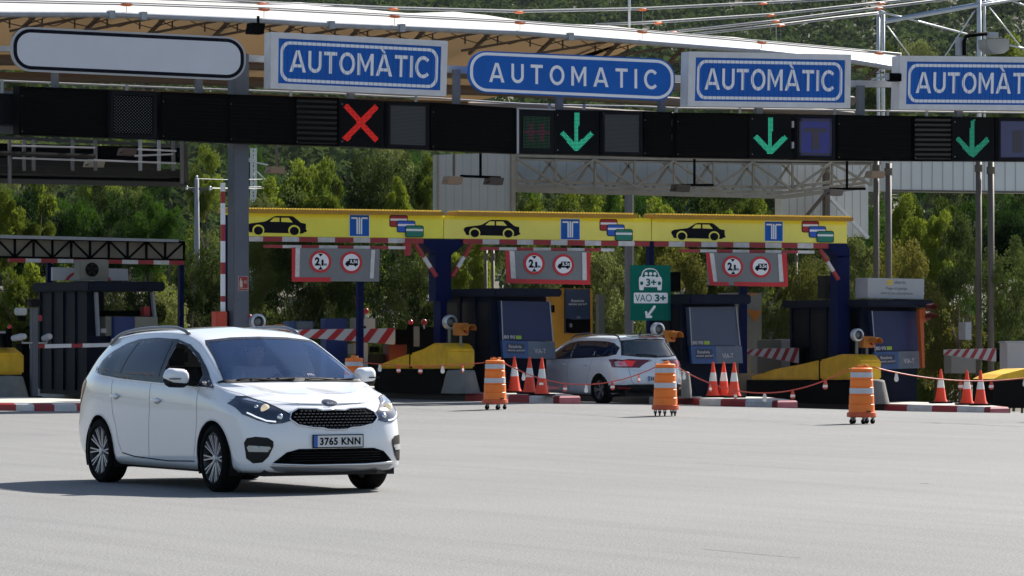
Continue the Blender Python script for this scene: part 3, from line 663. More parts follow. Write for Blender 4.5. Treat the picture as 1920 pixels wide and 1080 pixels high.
m.build('sheet_ribs', MC['sheet_rib'], r); m = MB(); Q.rect(m, 0, .97, 1, 1.03, .02, .1); Q.rect(m, 0, 0, 1, .03, .02, .1); m.build('edge_angle', BRN, r)
for (a, w_, y0, y1, v, lb) in ((1643, 12, 300, 760, 78, 'left taupe column of the pair behind the white sign box'), (1666, 13, 306, 760, 77.6, 'right taupe column of the pair behind the white sign box'),
                            (1835, 13, 300, 660, 79, 'left taupe column of the pair at the right edge'), (1858, 14, 304, 660, 78.6, 'right taupe column of the pair at the right edge'),
                            (911, 7, 466, 600, 84, 'thin grey column behind the booth, left of the middle clearance board'), (924, 7, 466, 600, 84, 'thin grey column beside another, touching the middle clearance board'),
                            (1548, 9, 300, 470, 85, 'brown column before the tall white cladding'), (1493, 6, 470, 560, 86, 'thin column under the right yellow board')):
    p = T(a, y0, v); q0 = T(a, y1, v); rad = w_/2/(F/85)
    r = thing('steel_column', (p.x, v, ground(p.x, v)), lb, 'column', 'round steel columns'); m = MB(); m.tube([(p.x, v, ground(p.x, v)), (p.x, v, p.z)], rad, 12); m.build('shaft', BRN, r, smooth=True)
    m = MB(); m.tube([(p.x, v, p.z-.3), (p.x, v, p.z-.12)], rad*1.35, 12); m.build('collar', BRN, r)

# dark maintenance walkway at the left
r = thing('service_walkway', T(170, 345, 74), 'dark steel service walkway with railings under the left louvred boxes', 'walkway')
m = MB(); pbox(-60, 342, 313, 328, 74, .9, m); pbox(-60, 300, 300, 312, 75.5, .4, m); m.build('deck_beams', DARKM, r)
m = MB(); m.bar(T(-60, 255, 76), T(345, 274, 76), .07); m.bar(T(-60, 338, 74.3), T(349, 346, 74.3), .10); m.bar(T(345, 271, 74.3), T(349, 347, 74.3), .10); m.build('outer_frame', mat('walk_frame', (.03, .03, .03), .5), r)
m = MB(); pbox(-60, 345, 272, 300, 77.5, .1, m); pbox(-60, 347, 329, 341, 75.6, .1, m); m.build('back_panel', BLACK, r)
for a, b, z in (((22, 273), (178, 277), 0), ((24, 296), (175, 301), 0), ((258, 280), (330, 283), 0), ((252, 292), (325, 289), 0), ((165, 300), (330, 306), 0), ((-60, 285), (178, 293), 1)):
    m = MB(); m.tube([T(*a, 73.8), T(*b, 73.8)], .022 if not z else .05, 6); m.build('handrail', LGREY if not z else DARKM, r)
for px in (18, 45, 63, 136, 179, 325, 341, 263, 298): m = MB(); m.bar(T(px, 262, 73.9), T(px, 344 if px in (18, 341) else 320, 73.9), .06); m.build('rail_post', GALV if px in (263, 298) else mat('post_grey', (.12, .12, .125), .5), r)

# left truss canopy with its striped bar
r = thing('truss_canopy', T(300, 490, 80.50), 'left lane canopy faced with a black zigzag truss over a striped bar', 'canopy')
Q = Quad((-80, 441), (345, 451), (345, 487), (-80, 480), 80.50); m = MB(); m.slab([Q.P(0, 0), Q.P(1, 0), Q.P(1, 1), Q.P(0, 1)], (0, .1, 0)); m.build('back_sheet', mat('sheet_beige', (.28, .25, .20), .6, noise=.1), r)
m = MB(); Q2 = Quad((-80, 438), (335, 449), (335, 454), (-80, 445), 80.30); m.slab([Q2.P(0, 0), Q2.P(1, 0), Q2.P(1, 1), Q2.P(0, 1)], (0, 2.6, 0)); m.build('roof_edge', GALV, r)
m = MB(); x = 345; i = 0; n_ = 12; xs_ = [-78+(345+78)*k/n_ for k in range(n_+1)]
def ty(x): return 449+(x-0)*.022-2.5
def by(x): return 482+x*.016
for k, x in enumerate(xs_):
    m.bar(T(x, ty(x), 80.40), T(x, by(x), 80.40), .045)
    if k < n_:
        x2 = xs_[k+1]; a, b = ((x, ty(x)), (x2, by(x2))) if k % 2 == 0 else ((x, by(x)), (x2, ty(x2))); m.bar(T(*a, 80.38), T(*b, 80.38), .04)
m.bar(T(-80, ty(-80), 80.36), T(345, ty(345), 80.36), .05); m.bar(T(-80, by(-80), 80.36), T(345, by(345), 80.36), .05); m.build('zigzag_truss', BLACK, r)
def stripes(name, parent, bnds, y0f, y1f, v, dep, first):
    k = MB(); c = first
    for a, b in zip(bnds, bnds[1:]):
        k.cm = c; k.slab([T(a, y0f(a), v), T(b, y0f(b), v), T(b, y1f(b), v), T(a, y1f(a), v)], (0, dep, 0)); c = 1-c
    return k.build(name, [PRED, PWHITE], parent)
stripes('striped_bar', r, [18, 48, 77, 108, 138, 170, 200, 229, 259, 288, 317, 345], lambda x: 484+x*.014, lambda x: 491+x*.016, 80.20, .12, 0)
for b4 in ((89, 98, 480, 600), (337, 345, 495, 620)): pbox(*b4, 80.70, .12).build('post', NAVY, r)

# ------------------------------------------------------------------ toll lane canopies with yellow boards
CV = 73.0
def yt_(x): return 399+(x-467)*.01395
def yb_(x): return 442.7+(x-467)*.0121
CARP = [(0, .62), (.02, .5), (.06, .44), (.30, .33), (.34, .27), (.46, .03), (.50, 0), (.74, 0), (.78, .03), (.90, .36), (.985, .42), (.985, .74), (1, .78), (1, .86), (.96, .90), (.93, .97), (.05, .94), (.03, .8)]
def canopy(x0, x1, g0, g1, car, tx, cx, bars, hung, bars2, label, mt):
    r = thing('lane_canopy', T((x0+x1)/2, yb_((x0+x1)/2), CV), label, 'canopy', 'yellow fronted lane canopies')
    q = Quad((x0, yt_(x0)), (x1, yt_(x1)), (x1, yb_(x1)), (x0, yb_(x0)), CV); m = MB(); m.slab([q.P(0, 0), q.P(1, 0), q.P(1, 1), q.P(0, 1)], (0, .12, 0)); m.build('yellow_board', mt, r)
    m = MB(); q.rect(m, 0, 0, 1, .17, .005); m.build('board_top_glow', YELT, r)  # painted glow of the sun behind the board's upper edge
    m = MB(); a = T(g0, yt_(g0)-7.5, CV-.18); b = T(g1, yt_(g1)-7, CV-.18); m.slab([a, b, T(g1, yt_(g1), CV-.18), T(g0, yt_(g0), CV-.18)], (0, .5, 0)); m.build('gutter', GUT, r)
    m = MB(); n_ = int((g1-g0)/5.3)
    for i in range(n_):
        x = g0+5.3*i+1; p = T(x, yt_(x)-7.4, CV-.16); m.box(p.x, p.x+.035, CV-.16, CV+.3, p.z, p.z+.028)
    m.build('corrugation_ridges', mat('ridge_yellow', (.80, .62, .12), .35), r)
    m = MB(); q.plate(m, [((x-x0)/(x1-x0), 0) for x in ()] or [((car[0]+(car[2]-car[0])*a-x0)/(x1-x0), (car[1]+(car[3]-car[1])*b-yt_(car[0]))/43.5) for a, b in CARP], .008)
    wx = lambda a, b: ((car[0]+(car[2]-car[0])*a-x0)/(x1-x0), (car[1]+(car[3]-car[1])*b-yt_(car[0]))/43.5)
    ws = (car[2]-car[0])/(x1-x0); hs = (car[3]-car[1])/43.5
    m.build('car_pictogram', INK, r); m2 = MB(); m3 = MB()
    for cxx in (.195, .79): q.plate(m2, circ(*wx(cxx, .80), ws*.098, hs*.30), .012)
    q.plate(m2, [wx(.385, .33), wx(.455, .10), wx(.545, .10), wx(.545, .33)], .012); q.plate(m2, [wx(.575, .33), wx(.575, .10), wx(.70, .10), wx(.765, .35)], .012)
    m2.build('pictogram_windows', mt, r)
    for cxx in (.195, .79): m3 = MB(); q.plate(m3, circ(*wx(cxx, .83), ws*.075, hs*.235), .016); m3.build('pictogram_wheel', INK, r)
    # motorway T plate and the three payment cards
    a0, b0, a1, b1 = tx; sx = lambda x: (x-x0)/(x1-x0); ty_ = lambda y: (y-yt_((a0+a1)/2))/43.2
    m = MB(); q.rect(m, sx(a0), ty_(b0), sx(a1), ty_(b1), .008); m.build('T_plate_rim', WHITE, r)
    m = MB(); q.rect(m, sx(a0+1), ty_(b0+1), sx(a1-1), ty_(b1-1), .012); m.build('T_plate', BLUE, r)
    m = MB(); cxm = (a0+a1)/2; ww = (a1-a0)
    for (p, e) in ((-.40, -.10), (.10, .40)): q.rect(m, sx(cxm+ww*p), ty_(b0+5), sx(cxm+ww*e), ty_(b0+8), .017)
    for p in (-.15, -.045, .06): q.rect(m, sx(cxm+ww*p), ty_(b0+(7 if p != -.045 else 5)), sx(cxm+ww*(p+.07)), ty_(b1-4.5), .0165)
    m.build('T_lines', WHITE, r)
    u_ = (cx[1]-cx[0])/63; tyc = lambda y: (y-yt_(cx[0]+30))/43.2
    for k, (dx, dy, mm, nm) in enumerate(((0, 0, CARDR, 'red'), (13.5, 10, CARDB, 'blue'), (28.5, 19, CARDG, 'green'))):
        X0 = cx[0]+dx*u_; X1 = X0+34*u_; Y0 = cx[2]+dy; Y1 = Y0+22.5; asp = 43.2/(x1-x0); o_ = .008+k*.008
        m = MB(); q.plate(m, rrect(sx(X0), tyc(Y0), sx(X1), tyc(Y1), 4*asp/43.2, 4/43.2, 4), o_); m.build('card_outline', INK, r)
        m = MB(); q.plate(m, rrect(sx(X0+1.3), tyc(Y0+1.3), sx(X1-1.3), tyc(Y1-1.3), 3*asp/43.2, 3/43.2, 4), o_+.003); m.build('card', mm, r)
        m = MB(); q.rect(m, sx(X0+1.5), tyc(Y0+6.6), sx(X1-1.5), tyc(Y0+10.6), o_+.006); m.build('card_stripe', WHITE, r)
    stripes('striped_bar', r, bars, lambda x: yb_(x)+.6, lambda x: 452.1+(x-467)*.0127, CV-.02, .15, hung[2])
    stripes('lower_striped_bar', r, bars2, lambda x: 459+(x-497)*.0105, lambda x: 464.5+(x-497)*.0105, CV-.4, .08, hung[3])
    return r, q
B1 = [467, 493, 529, 561, 596, 628, 663, 694, 728, 759, 794]; B2 = [869, 905, 936, 969.6, 1000, 1033, 1064, 1096.6, 1127, 1159.6, 1190, 1218]; B3 = [1227, 1254, 1284, 1315, 1345, 1375, 1405, 1435, 1465.6, 1495.5, 1525, 1553]
YELN = mat('board_yellow_new', (.97, .87, .08), .5, noise=.12, scale=1.2)
c1, _ = canopy(427, 831, 427, 833, (462, 404, 575, 437.5), (654.5, 402.5, 692.5, 443.5), (730, 794, 403.5), [433]+B1, (0, 0, 0, 0), [497, 530, 565, 598, 633, 663, 694, 728, 760], 'left yellow canopy front with a black car picture, behind the grey column', YELN)
c2, _ = canopy(832.7, 1220.5, 857, 1196, (869, 411.5, 975, 443), (1050.5, 410.2, 1087.5, 450.3), (1124, 1186, 411), B2, (0, 0, 0, 0), [903, 936, 969, 1000, 1033, 1064, 1096, 1127, 1152], 'middle yellow canopy front with a black car picture, left of the thin blue post', YEL)
c3, _ = canopy(1222.7, 1588, 1227, 1600, (1258, 417.5, 1360, 449), (1433, 415, 1468, 454), (1503, 1563, 414.5), B3, (0, 0, 0, 0), [1277, 1313, 1344, 1374, 1405, 1435, 1465, 1496, 1527], 'right yellow canopy front with a black car picture, ending at the white cladding', YEL)
gz = lambda px, v: ground(T(px, 0, v).x, v)+.14
def cpost(name, parent, segs, v, mt, dep=.32):
    m = MB()
    for p in segs: m.slab([T(x, y, v) for x, y in p], (0, dep, 0))
    return m.build(name, mt, parent)
pb = lambda px: YH+(H-gz(px, CV))*F/(CV/(ct-(px-960)/F*st))
cpost('post', c1, [[(794, 448), (869, 449), (869, 459), (846, 478), (818, 478), (794, 458)], [(817, 478), (846, 478), (846, 564), (817, 564)], [(826, 564), (838, 564), (838, pb(832)), (826, pb(832))]], CV+.02, NAVY)
cpost('post', c2, [[(1218, 453), (1226, 453), (1226, pb(1222)), (1218, pb(1222))]], CV+.02, NAVY, .15)
cpost('post', c3, [[(1553, 456.5), (1587, 456.5), (1593, 466), (1593, 480), (1571, 484), (1553, 462)], [(1571, 480), (1593, 480), (1593, pb(1582)), (1571, pb(1582))]], CV+.02, NAVY)
cpost('rear_post', c3, [[(1390, 536), (1401, 536), (1401, 700), (1390, 700)]], CV+.3, NAVY, .12); cpost('rear_post', c1, [[(672, 528), (682, 528), (682, 690), (672, 690)]], CV+.3, NAVY, .12)
def brace(parent, a, b, v=CV-.15):
    for t0, t1, c in ((0, .4, PRED), (.4, .72, PWHITE), (.72, 1, PRED)):
        f = lambda t: T(a[0]+(b[0]-a[0])*t, a[1]+(b[1]-a[1])*t, v); m = MB(); m.bar(f(t0), f(t1), .07, .07); m.build('striped_brace', c, parent)
brace(c1, (779, 458), (818, 518)); brace(c2, (884, 458), (848, 518)); brace(c3, (1537, 468), (1572, 524))
m = MB(); m.slab([T(x, y, CV-.2) for x, y in ((759, 455), (772, 455), (770, 479), (762, 479))], (0, .1, 0)); m.build('swing_bracket', PRED, c1)
# clearance boards
def clearance(TL, TR, BR, BL, c0, c1_, rad, label, reds, wl):
    q = Quad(TL, TR, BR, BL, CV-.5); W_ = TR[0]-TL[0]; H_ = BL[1]-TL[1]; r = thing('clearance_board', q.P(.5, 1), label, 'sign', 'grey 2,1 m clearance boards')
    sx = lambda x: (x-TL[0])/W_; sy = lambda y: (y-TL[1])/H_
    m = MB(); q.plate(m, [(0, 0), (1, 0), (1, 1), (0, 1)], 0, .03); m.build('panel', SGREY, r)
    for k, p in enumerate(reds): m = MB(); q.plate(m, [(sx(x), sy(y)) for x, y in p], .006+.0006*k); m.build('red_edging', RIM, r)
    for p in wl: m = MB(); q.plate(m, [(sx(x), sy(y)) for x, y in p], .010); m.build('white_strip', PWHITE, r)
    for (cx, cy), k in ((c0, 0), (c1_, 1)):
        P_ = lambda dx, dy: (sx(cx+dx*rad/20), sy(cy+dy*rad/20))
        m = MB(); q.plate(m, circ(sx(cx), sy(cy), rad/W_, rad*1.03/H_), .012); m.build('red_ring', RIM, r)
        m = MB(); q.plate(m, circ(sx(cx), sy(cy), rad*.76/W_, rad*.79/H_), .016); m.build('white_disc', WHITE, r)
        m = MB()
        if k == 0:
            q.plate(m, [P_(-4.5, -14.5), P_(4.5, -14.5), P_(0, -9)], .021); q.plate(m, [P_(-4.5, 15), P_(4.5, 15), P_(0, 9)], .021)
            q.text(m, '2', sx(cx-10.5*rad/20), sy(cy-8*rad/20), sx(cx-1.5*rad/20), sy(cy+7.5*rad/20), .021, .05); q.text(m, ',', sx(cx-.6*rad/20), sy(cy+5*rad/20), sx(cx+.9*rad/20), sy(cy+9.5*rad/20), .021, .05); q.text(m, '1', sx(cx+1.6*rad/20), sy(cy-3.5*rad/20), sx(cx+5.4*rad/20), sy(cy+7.5*rad/20), .021, .05); q.text(m, 'm', sx(cx+6.2*rad/20), sy(cy+3.5*rad/20), sx(cx+11.5*rad/20), sy(cy+7.5*rad/20), .021, .03)
        else:
            q.plate(m, [P_(-11, 5), P_(-11, 2), P_(-8.5, -2), P_(-5, -3), P_(-4.5, -6.5), P_(12, -6.5), P_(12, 5)], .021)
            for dx in (-7, 7.5): q.plate(m, circ(*P_(dx, 5.2), 2.3*rad/20/W_, 2.3*rad/20/H_, 12), .021)
            m2 = MB(); q.text(m2, '3,5t', sx(cx-3*rad/20), sy(cy-5*rad/20), sx(cx+11*rad/20), sy(cy+2.5*rad/20), .026, .03); m2.build('weight_lettering', WHITE, r)
        m.build('pictogram', INK, r)
clearance((549, 465), (712, 467), (711, 528), (549, 527), (600.5, 490), (658.5, 491), 20.5, 'left clearance board whose red edging is half missing', [[(547, 464), (555, 464), (553, 528), (547, 528)], [(547, 520), (621, 519.5), (620, 528), (547, 528)]], [[(554, 465), (562, 465), (561, 519), (553, 519)], [(696, 467), (703, 467), (701, 521), (694, 521)]])
clearance((950, 470), (1106, 471.5), (1106, 532), (950, 531), (1001, 494), (1056, 496), 20, 'middle clearance board with complete red edging on three sides', [[(947, 470), (955, 470), (958, 531), (949, 531)], [(949, 522.5), (1107, 525), (1107, 533), (949, 531)], [(1098.5, 472), (1107.5, 472), (1106, 530), (1098, 530)]], [[(955, 470), (964, 470), (967, 522), (958, 522)], [(1091, 472), (1099, 472), (1100, 524), (1092, 524)]])
clearance((1325, 474), (1475, 475), (1476, 536), (1328, 535), (1372.5, 499.5), (1425, 500), 19.5, 'right clearance board with a gap in its bottom red edging', [[(1323, 474), (1330, 474), (1336, 535), (1328, 535)], [(1328, 528), (1363, 529), (1366, 536), (1328, 535)], [(1373, 528), (1476, 529), (1476, 536.5), (1376, 536)], [(1465, 475), (1475, 475), (1476.5, 530), (1468, 530)]], [[(1330, 474), (1338, 475), (1342, 528), (1335, 528)], [(1458, 475), (1465, 476), (1468, 527), (1460, 527)]])

# pole mounted VAO 3+ sign
r = thing('steel_pole', T(1182, 640, 76), 'tall grey square pole behind the canopies, left of the green carpool sign', 'pole'); zg = ground(r.location.x, 76)
m = MB(); a = T(1176, 365, 76); b = T(1188, 365, 76); m.box(a.x, b.x-.03, 76, 76.12, zg, a.z); m.build('pole', mat('pole_grey', (.13, .14, .17), .5), r); m = MB(); m.box(b.x-.03, b.x, 76, 76.12, zg, a.z); m.build('pole_edge', LGREY, r)
r = thing('carpool_sign', T(1220, 601, 72.6), 'green VAO 3+ carpool sign with a car picture and an arrow', 'sign')
q = Quad((1183.5, 497), (1257, 497.5), (1257.5, 601), (1183.5, 601), 72.6); m = MB(); q.plate(m, [(0, 0), (1, 0), (1, 1), (0, 1)], 0, .05); m.build('panel', GRN, r)
X_ = lambda z: (z-105)/(680-105); Y_ = lambda z: (z-132)/(937-132)
m = MB(); q.plate(m, [(X_(a), Y_(b)) for a, b in ((220, 430), (216, 340), (225, 305), (250, 288), (262, 240), (285, 205), (320, 182), (370, 174), (430, 180), (470, 200), (500, 238), (520, 290), (545, 310), (555, 350), (550, 430), (548, 485), (540, 496), (495, 496), (487, 485), (485, 450), (287, 450), (285, 487), (275, 496), (232, 496), (224, 487))], .006); m.build('car_pictogram', WHITE, r)
m = MB(); q.plate(m, [(X_(a), Y_(b)) for a, b in ((264, 305), (276, 250), (300, 212), (345, 194), (400, 192), (450, 202), (485, 240), (505, 305), (470, 306), (460, 292), (432, 292), (420, 302), (400, 290), (370, 290), (352, 302), (335, 290), (305, 290), (292, 306))], .011)
for cx in (255, 515): q.plate(m, circ(X_(cx), Y_(395), 24/575, 28/805, 12), .011)
m.build('pictogram_window', GRN, r); m = MB()
for cx in (320, 385, 448): q.plate(m, circ(X_(cx), Y_(256), 23/575, 25/805, 14), .016)
m.build('passenger_heads', WHITE, r)
m = MB(); q.text(m, '3+', X_(318), Y_(328), X_(468), Y_(436), .016, .03); m.build('pictogram_lettering', GRN, r)
m = MB(); q.plate(m, rrect(X_(142), Y_(532), X_(637), Y_(686), .03, .02, 5), .006); m.build('text_plate', WHITE, r)
m = MB(); q.text(m, 'VAO', X_(158), Y_(556), X_(402), Y_(662), .012, .0); q.text(m, '3+', X_(446), Y_(556), X_(608), Y_(662), .012, .035); m.build('lettering', GRN, r)
m = MB(); q.plate(m, [(X_(a), Y_(b)) for a, b in ((318, 902), (304, 805), (320, 798), (336, 805), (344, 842), (430, 722), (448, 716), (462, 728), (460, 745), (372, 862), (400, 866), (410, 880), (402, 900))], .006); m.build('arrow', WHITE, r)
m = MB(); pbox(1258, 1276, 510, 547, 77, .3, m); tag(m.build('speaker_box', BLACK), 'small black box behind the right edge of the green carpool sign', 'box')

# ------------------------------------------------------------------ toll booths
def booth(px0, pxc, px1, ytop, yroof, v, depth, label, scr, scrm, zi, texts=True, sides=3, ovl=.16):
    a = T(pxc, 0, v); b = T(px1, 0, v); u0, u1 = a.x, b.x; z0 = zi; z1 = T((pxc+px1)/2, yroof, v).z; z2 = T((pxc+px1)/2, ytop, v).z; v1 = v+depth
    r = thing('toll_booth', ((u0+u1)/2, v+depth/2, z0), label, 'toll booth', 'dark blue toll booths'); L_ = T(pxc, 650, v).z
    m = MB(); m.box(u0, u1, v+.25, v1, z0, z1); m.build('body', BOOTH, r, bevel=.02)
    m = MB(); m.slab([(u0-ovl, v-.18, z1), (u1+.14, v-.18, z1), (u1+.14, v1+.15, z1), (u0-ovl, v1+.15, z1)], (0, 0, z2-z1)); m.build('roof', BOOTHR, r, bevel=.03)
    m = MB()
    for i in range(sides+1):
        y = v+.25+(v1-v-.3)*i/sides; m.box(u0-.035, u0, y-.04, y+.04, z0+.1, z1)
    m.build('side_mullions', BOOTH, r)
    m = MB()
    for i in range(sides): y = v+.25+(v1-v-.3)*i/sides; m.box(u0-.012, u0, y+.10, y+(v1-v-.3)/sides-.10, z0+1.0, z1-.12)
    m.build('side_windows', mat('booth_glass', (.003, .004, .007), .3, spec=.1), r)
    q = Quad(*scr, v+.1); m = MB(); m.slab([q.P(0, 0), q.P(1, 0), q.P(1, 1), q.P(0, 1)], (0, .16, 0)); m.build('roller_screen', scrm, r)
    m = MB(); m.bar(q.P(0, 0, .02), q.P(0, 1, .02), .02); m.bar(q.P(1, 0, .02), q.P(1, 1, .02), .02); m.build('screen_rail', GALV, r)
    if texts:
        A, B, C_, D = [Vector((*p, 0)) for p in scr]; hh = 33
        q2 = Quad((D.x-1, D.y+1), (C_.x+4, C_.y+1), (C_.x+6, C_.y+hh), (D.x+2, D.y+hh+1), v+.08); m = MB(); m.slab([q2.P(0, 0), q2.P(.5, 0), q2.P(.48, 1), q2.P(0, 1)], (0, .1, 0)); m.build('blue_poster', POST, r)
        m = MB(); m.slab([q2.P(.5, 0), q2.P(1, 0), q2.P(1, 1), q2.P(.48, 1)], (0, .1, 0)); m.build('pale_poster', POSTL, r)
        m = MB(); q2.text(m, 'Estalvia', .12, .25, .36, .42, .008, .02); q2.text(m, 'sense parar!', .09, .48, .42, .64, .008, .02); q2.text(m, 'VIA-T', .6, .42, .82, .7, .008, .02); m.build('poster_lettering', LGREY, r)
        m = MB(); q2.rect(m, .08, .16, .42, .72, .004); m.build('poster_badge', POSTD, r)
        m = MB(); q.text(m, '80', .03, .88, .13, .97, .006, .02); q.text(m, '90', .15, .88, .25, .97, .006, .02); m.build('sticker_numbers', LGREY, r)
        m = MB(); q.rect(m, .27, .88, .38, .97, .006); m.build('sticker', mat('sticker_green', (.25, .4, .03), .5), r)
    return r, u0, u1, z0
bh1, *_ = booth(858, 932, 1036, 541, 556, 71.4, 2.4, 'toll booth beside the blue canopy post, left of the white estate car', ((939, 564), (1030, 566), (1036, 640), (942, 637)), SCRB, Z1I)
bh2, *_ = booth(1262, 1290, 1391, 552, 570, 72.1, 1.7, 'toll booth right of the white estate car with a pale grey screen', ((1292, 576), (1379, 575), (1387, 648), (1296, 648)), SCRL, Z2I, ovl=.05)
bh3, *_ = booth(1490, 1628, 1732, 562, 576, 72.4, 3.2, 'rightmost toll booth carrying a white sign box on its roof', ((1634, 583), (1722, 584), (1725, 657), (1640, 659)), SCRB, Z3I, sides=4)
# left booth is open: window hole with machines showing
za0 = Z0I; v = 77.6
r = thing('toll_booth', T(235, 700, v), 'leftmost toll booth with a wide front window and machines inside', 'toll booth', 'dark blue toll booths'); r.location.z = za0
a = T(172, 0, v).x; b = T(293, 0, v).x; zt1 = T(235, 546, v).z; zt2 = T(235, 528, v).z; zs = T(235, 630, v).z; v1 = v+3.0
m = MB(); m.box(a, b, v+.2, v1, za0, zs); m.box(a, a+.1, v+.2, v1, zs, zt1); m.box(b-.06, b, v+.2, v+.3, zs, zt1); m.box(a+.75, b, v1-.06, v1, zs, zt1); m.build('body', BOOTH, r)
m = MB(); m.slab([(a-.14, v-.15, zt1), (b+.15, v-.15, zt1), (b+.15, v1+.1, zt1), (a-.14, v1+.1, zt1)], (0, 0, zt2-zt1)); m.build('roof', BOOTHR, r, bevel=.03)
m = MB()
for i in range(5): y = v+.25+2.7*i/4; m.box(a-.035, a, y-.05, y+.05, za0+.1, zt1)
m.build('side_mullions', BOOTH, r)
m = MB(); m.bar(T(180, 548, v), T(184, 630, v), .05, .12); m.bar(T(285, 548, v), T(290, 594, v), .05, .12); m.build('window_jambs', mat('jamb_grey', (.22, .23, .27), .5), r)
m = MB(); pbox(198, 214, 594, 630, v+.12, .5, m); m.build('grey_cabinet', GREY, r, bevel=.01); pbox(253, 296, 594, 628, v-.05, .4).build('grey_cabinet', GREY, r, bevel=.01)
m = MB(); pbox(214, 252, 594, 690, v-.02, .5, m); m.build('blue_machine', ROYAL, r, bevel=.01)
m = MB(); pbox(270, 281, 575, 592, v+.2, .2, m); m.build('red_lamp', PRED, r); m = MB(); pbox(190, 199, 616, 624, v+.1, .1, m); m.build('card_reader', LGREY, r)
m = MB(); pbox(196, 268, 582, 593, v+.6, .5, m); m.build('counter', BLACK, r)
# things on the roofs
def acunit(x0, x1, y0, y1, v, label, mt):
    r = thing('air_conditioner', T((x0+x1)/2, y1, v), label, 'air conditioner', 'air conditioners on booth roofs'); m = MB(); pbox(x0, x1, y0, y1, v, .35, m); m.build('casing', mt, r, bevel=.015)
    c = T(x0+(x1-x0)*.42, (y0+y1)/2, v-.012); rad = (y1-y0)*.38/F*80
    m = MB(); m.lathe([(0, 0), (rad, 0)], c, 'y', 20); m.build('fan_opening', BLACK, r); m = MB()
    for k in range(4): m.lathe([(rad*(.3+.22*k), 0), (rad*(.33+.22*k), 0)], c-Vector((0, .01, 0)), 'y', 20)
    m.build('fan_guard', DARKM, r); m = MB()
    for k in range(5): a = math.pi*2*k/5; m.poly([c+Vector((0, -.005, 0)), c+Vector((rad*.85*math.cos(a), -.005, rad*.85*math.sin(a))), c+Vector((rad*.85*math.cos(a+.5), -.005, rad*.85*math.sin(a+.5)))])
    m.build('fan_blades', DARKM, r)
acunit(150, 204, 487, 524, 78.0, 'grey fan unit on the roof of the leftmost booth', GREY)
acunit(1548, 1592, 517, 560, 74.5, 'dark fan unit on the rightmost booth roof behind the blue post', DARKM)
r = thing('sign_box', T(1680, 560, 72.6), 'white lettered sign box on the roof of the rightmost booth', 'sign'); q = Quad((1627, 521), (1733, 523), (1732, 561), (1627, 559), 72.4)
m = MB(); m.slab([q.P(0, 0), q.P(1, 0), q.P(1, 1), q.P(0, 1)], (0, .5, 0)); m.build('box', mat('box_white', (.36, .37, .39), .5, noise=.06), r)
m = MB(); q.rect(m, .34, .07, .44, .19, .006); q.rect(m, .34, .22, .44, .34, .006); m.build('yellow_mark', mat('mark_yellow', (.6, .42, .05), .5), r)
m = MB(); q.text(m, 'abertis', .47, .10, .67, .27, .006, .0); q.text(m, 'Pagui el peatge', .33, .42, .70, .60, .006, .0); q.text(m, 'amb el seu smartphone', .23, .66, .80, .83, .006, .0); m.build('lettering', mat('letter_grey', (.13, .13, .14), .5), r)
r = thing('advert_panel', T(170, 523, 79.2), 'white advert board with a red arc behind the left fan unit', 'sign'); q = Quad((99, 501), (240, 504), (240, 526), (99, 526), 79.1)
m = MB(); m.slab([q.P(0, 0), q.P(1, 0), q.P(1, 1), q.P(0, 1)], (0, .1, 0)); m.build('board', LGREY, r); m = MB()
for i in range(14):
    a0_, a1_ = math.pi*(1+i/14), math.pi*(1+(i+1)/14); cc = lambda a, k: (.47+.31*k*math.cos(a), 1.15+1.0*k*math.sin(a))
    q.plate(m, [tuple(max(0, min(1, c_)) for c_ in cc(a_, k)) for a_, k in ((a0_, 1), (a1_, 1), (a1_, .86), (a0_, .86))], .006)
m.build('red_arc', PRED, r)
r = thing('kiosk', T(1075, 640, 76), 'orange kiosk with a dark blue poster lettered Estalvia sense parar behind the estate car', 'kiosk'); m = MB(); pbox(1032, 1112, 541, 760, 75.5, 1.2, m); m.build('body', mat('kiosk_orange', (.40, .19, .012), .5, noise=.15), r, bevel=.02)
q = Quad((1061, 542), (1106, 542), (1107, 625), (1061, 625), 75.4); m = MB(); m.slab([q.P(0, 0), q.P(1, 0), q.P(1, 1), q.P(0, 1)], (0, .08, 0)); m.build('poster', POSTD, r)
m = MB(); q.text(m, 'Estalvia', .22, .235, .75, .29, .008, .02); q.text(m, 'sense parar!', .11, .31, .86, .375, .008, .02); m.build('poster_lettering', LGREY, r)
m = MB(); q.plate(m, [(0, .66), (.3, .69), (1, .68), (1, .97), (.3, 1), (0, .97)], .006); m.build('poster_car', BLACK, r); m = MB(); q.plate(m, circ(.2, .82, .06, .05, 12), .01); q.plate(m, circ(.52, .64, .08, .03, 12), .01); m.build('poster_details', mat('poster_grey', (.12, .13, .16), .5), r)
m = MB(); pbox(1036, 1040, 572, 586, 75.3, .1, m); m.build('door_handle', BLACK, r)
r = thing('wall_panel', T(1410, 560, 76.5), 'grey kiosk with an orange badge behind the dark post of the right canopy', 'kiosk'); m = MB(); pbox(1380, 1428, 549, 760, 76.5, .8, m); m.build('body', GREY, r); m = MB(); q = Quad((1380, 549), (1428, 549), (1428, 649), (1380, 649), 76.45)
q.plate(m, [(.4, .32), (1, .34), (.75, .55)], .01); q.plate(m, [(.1, .02), (.8, .0), (.8, .04), (.1, .05)], .01); m.build('orange_badge', ORAL, r)

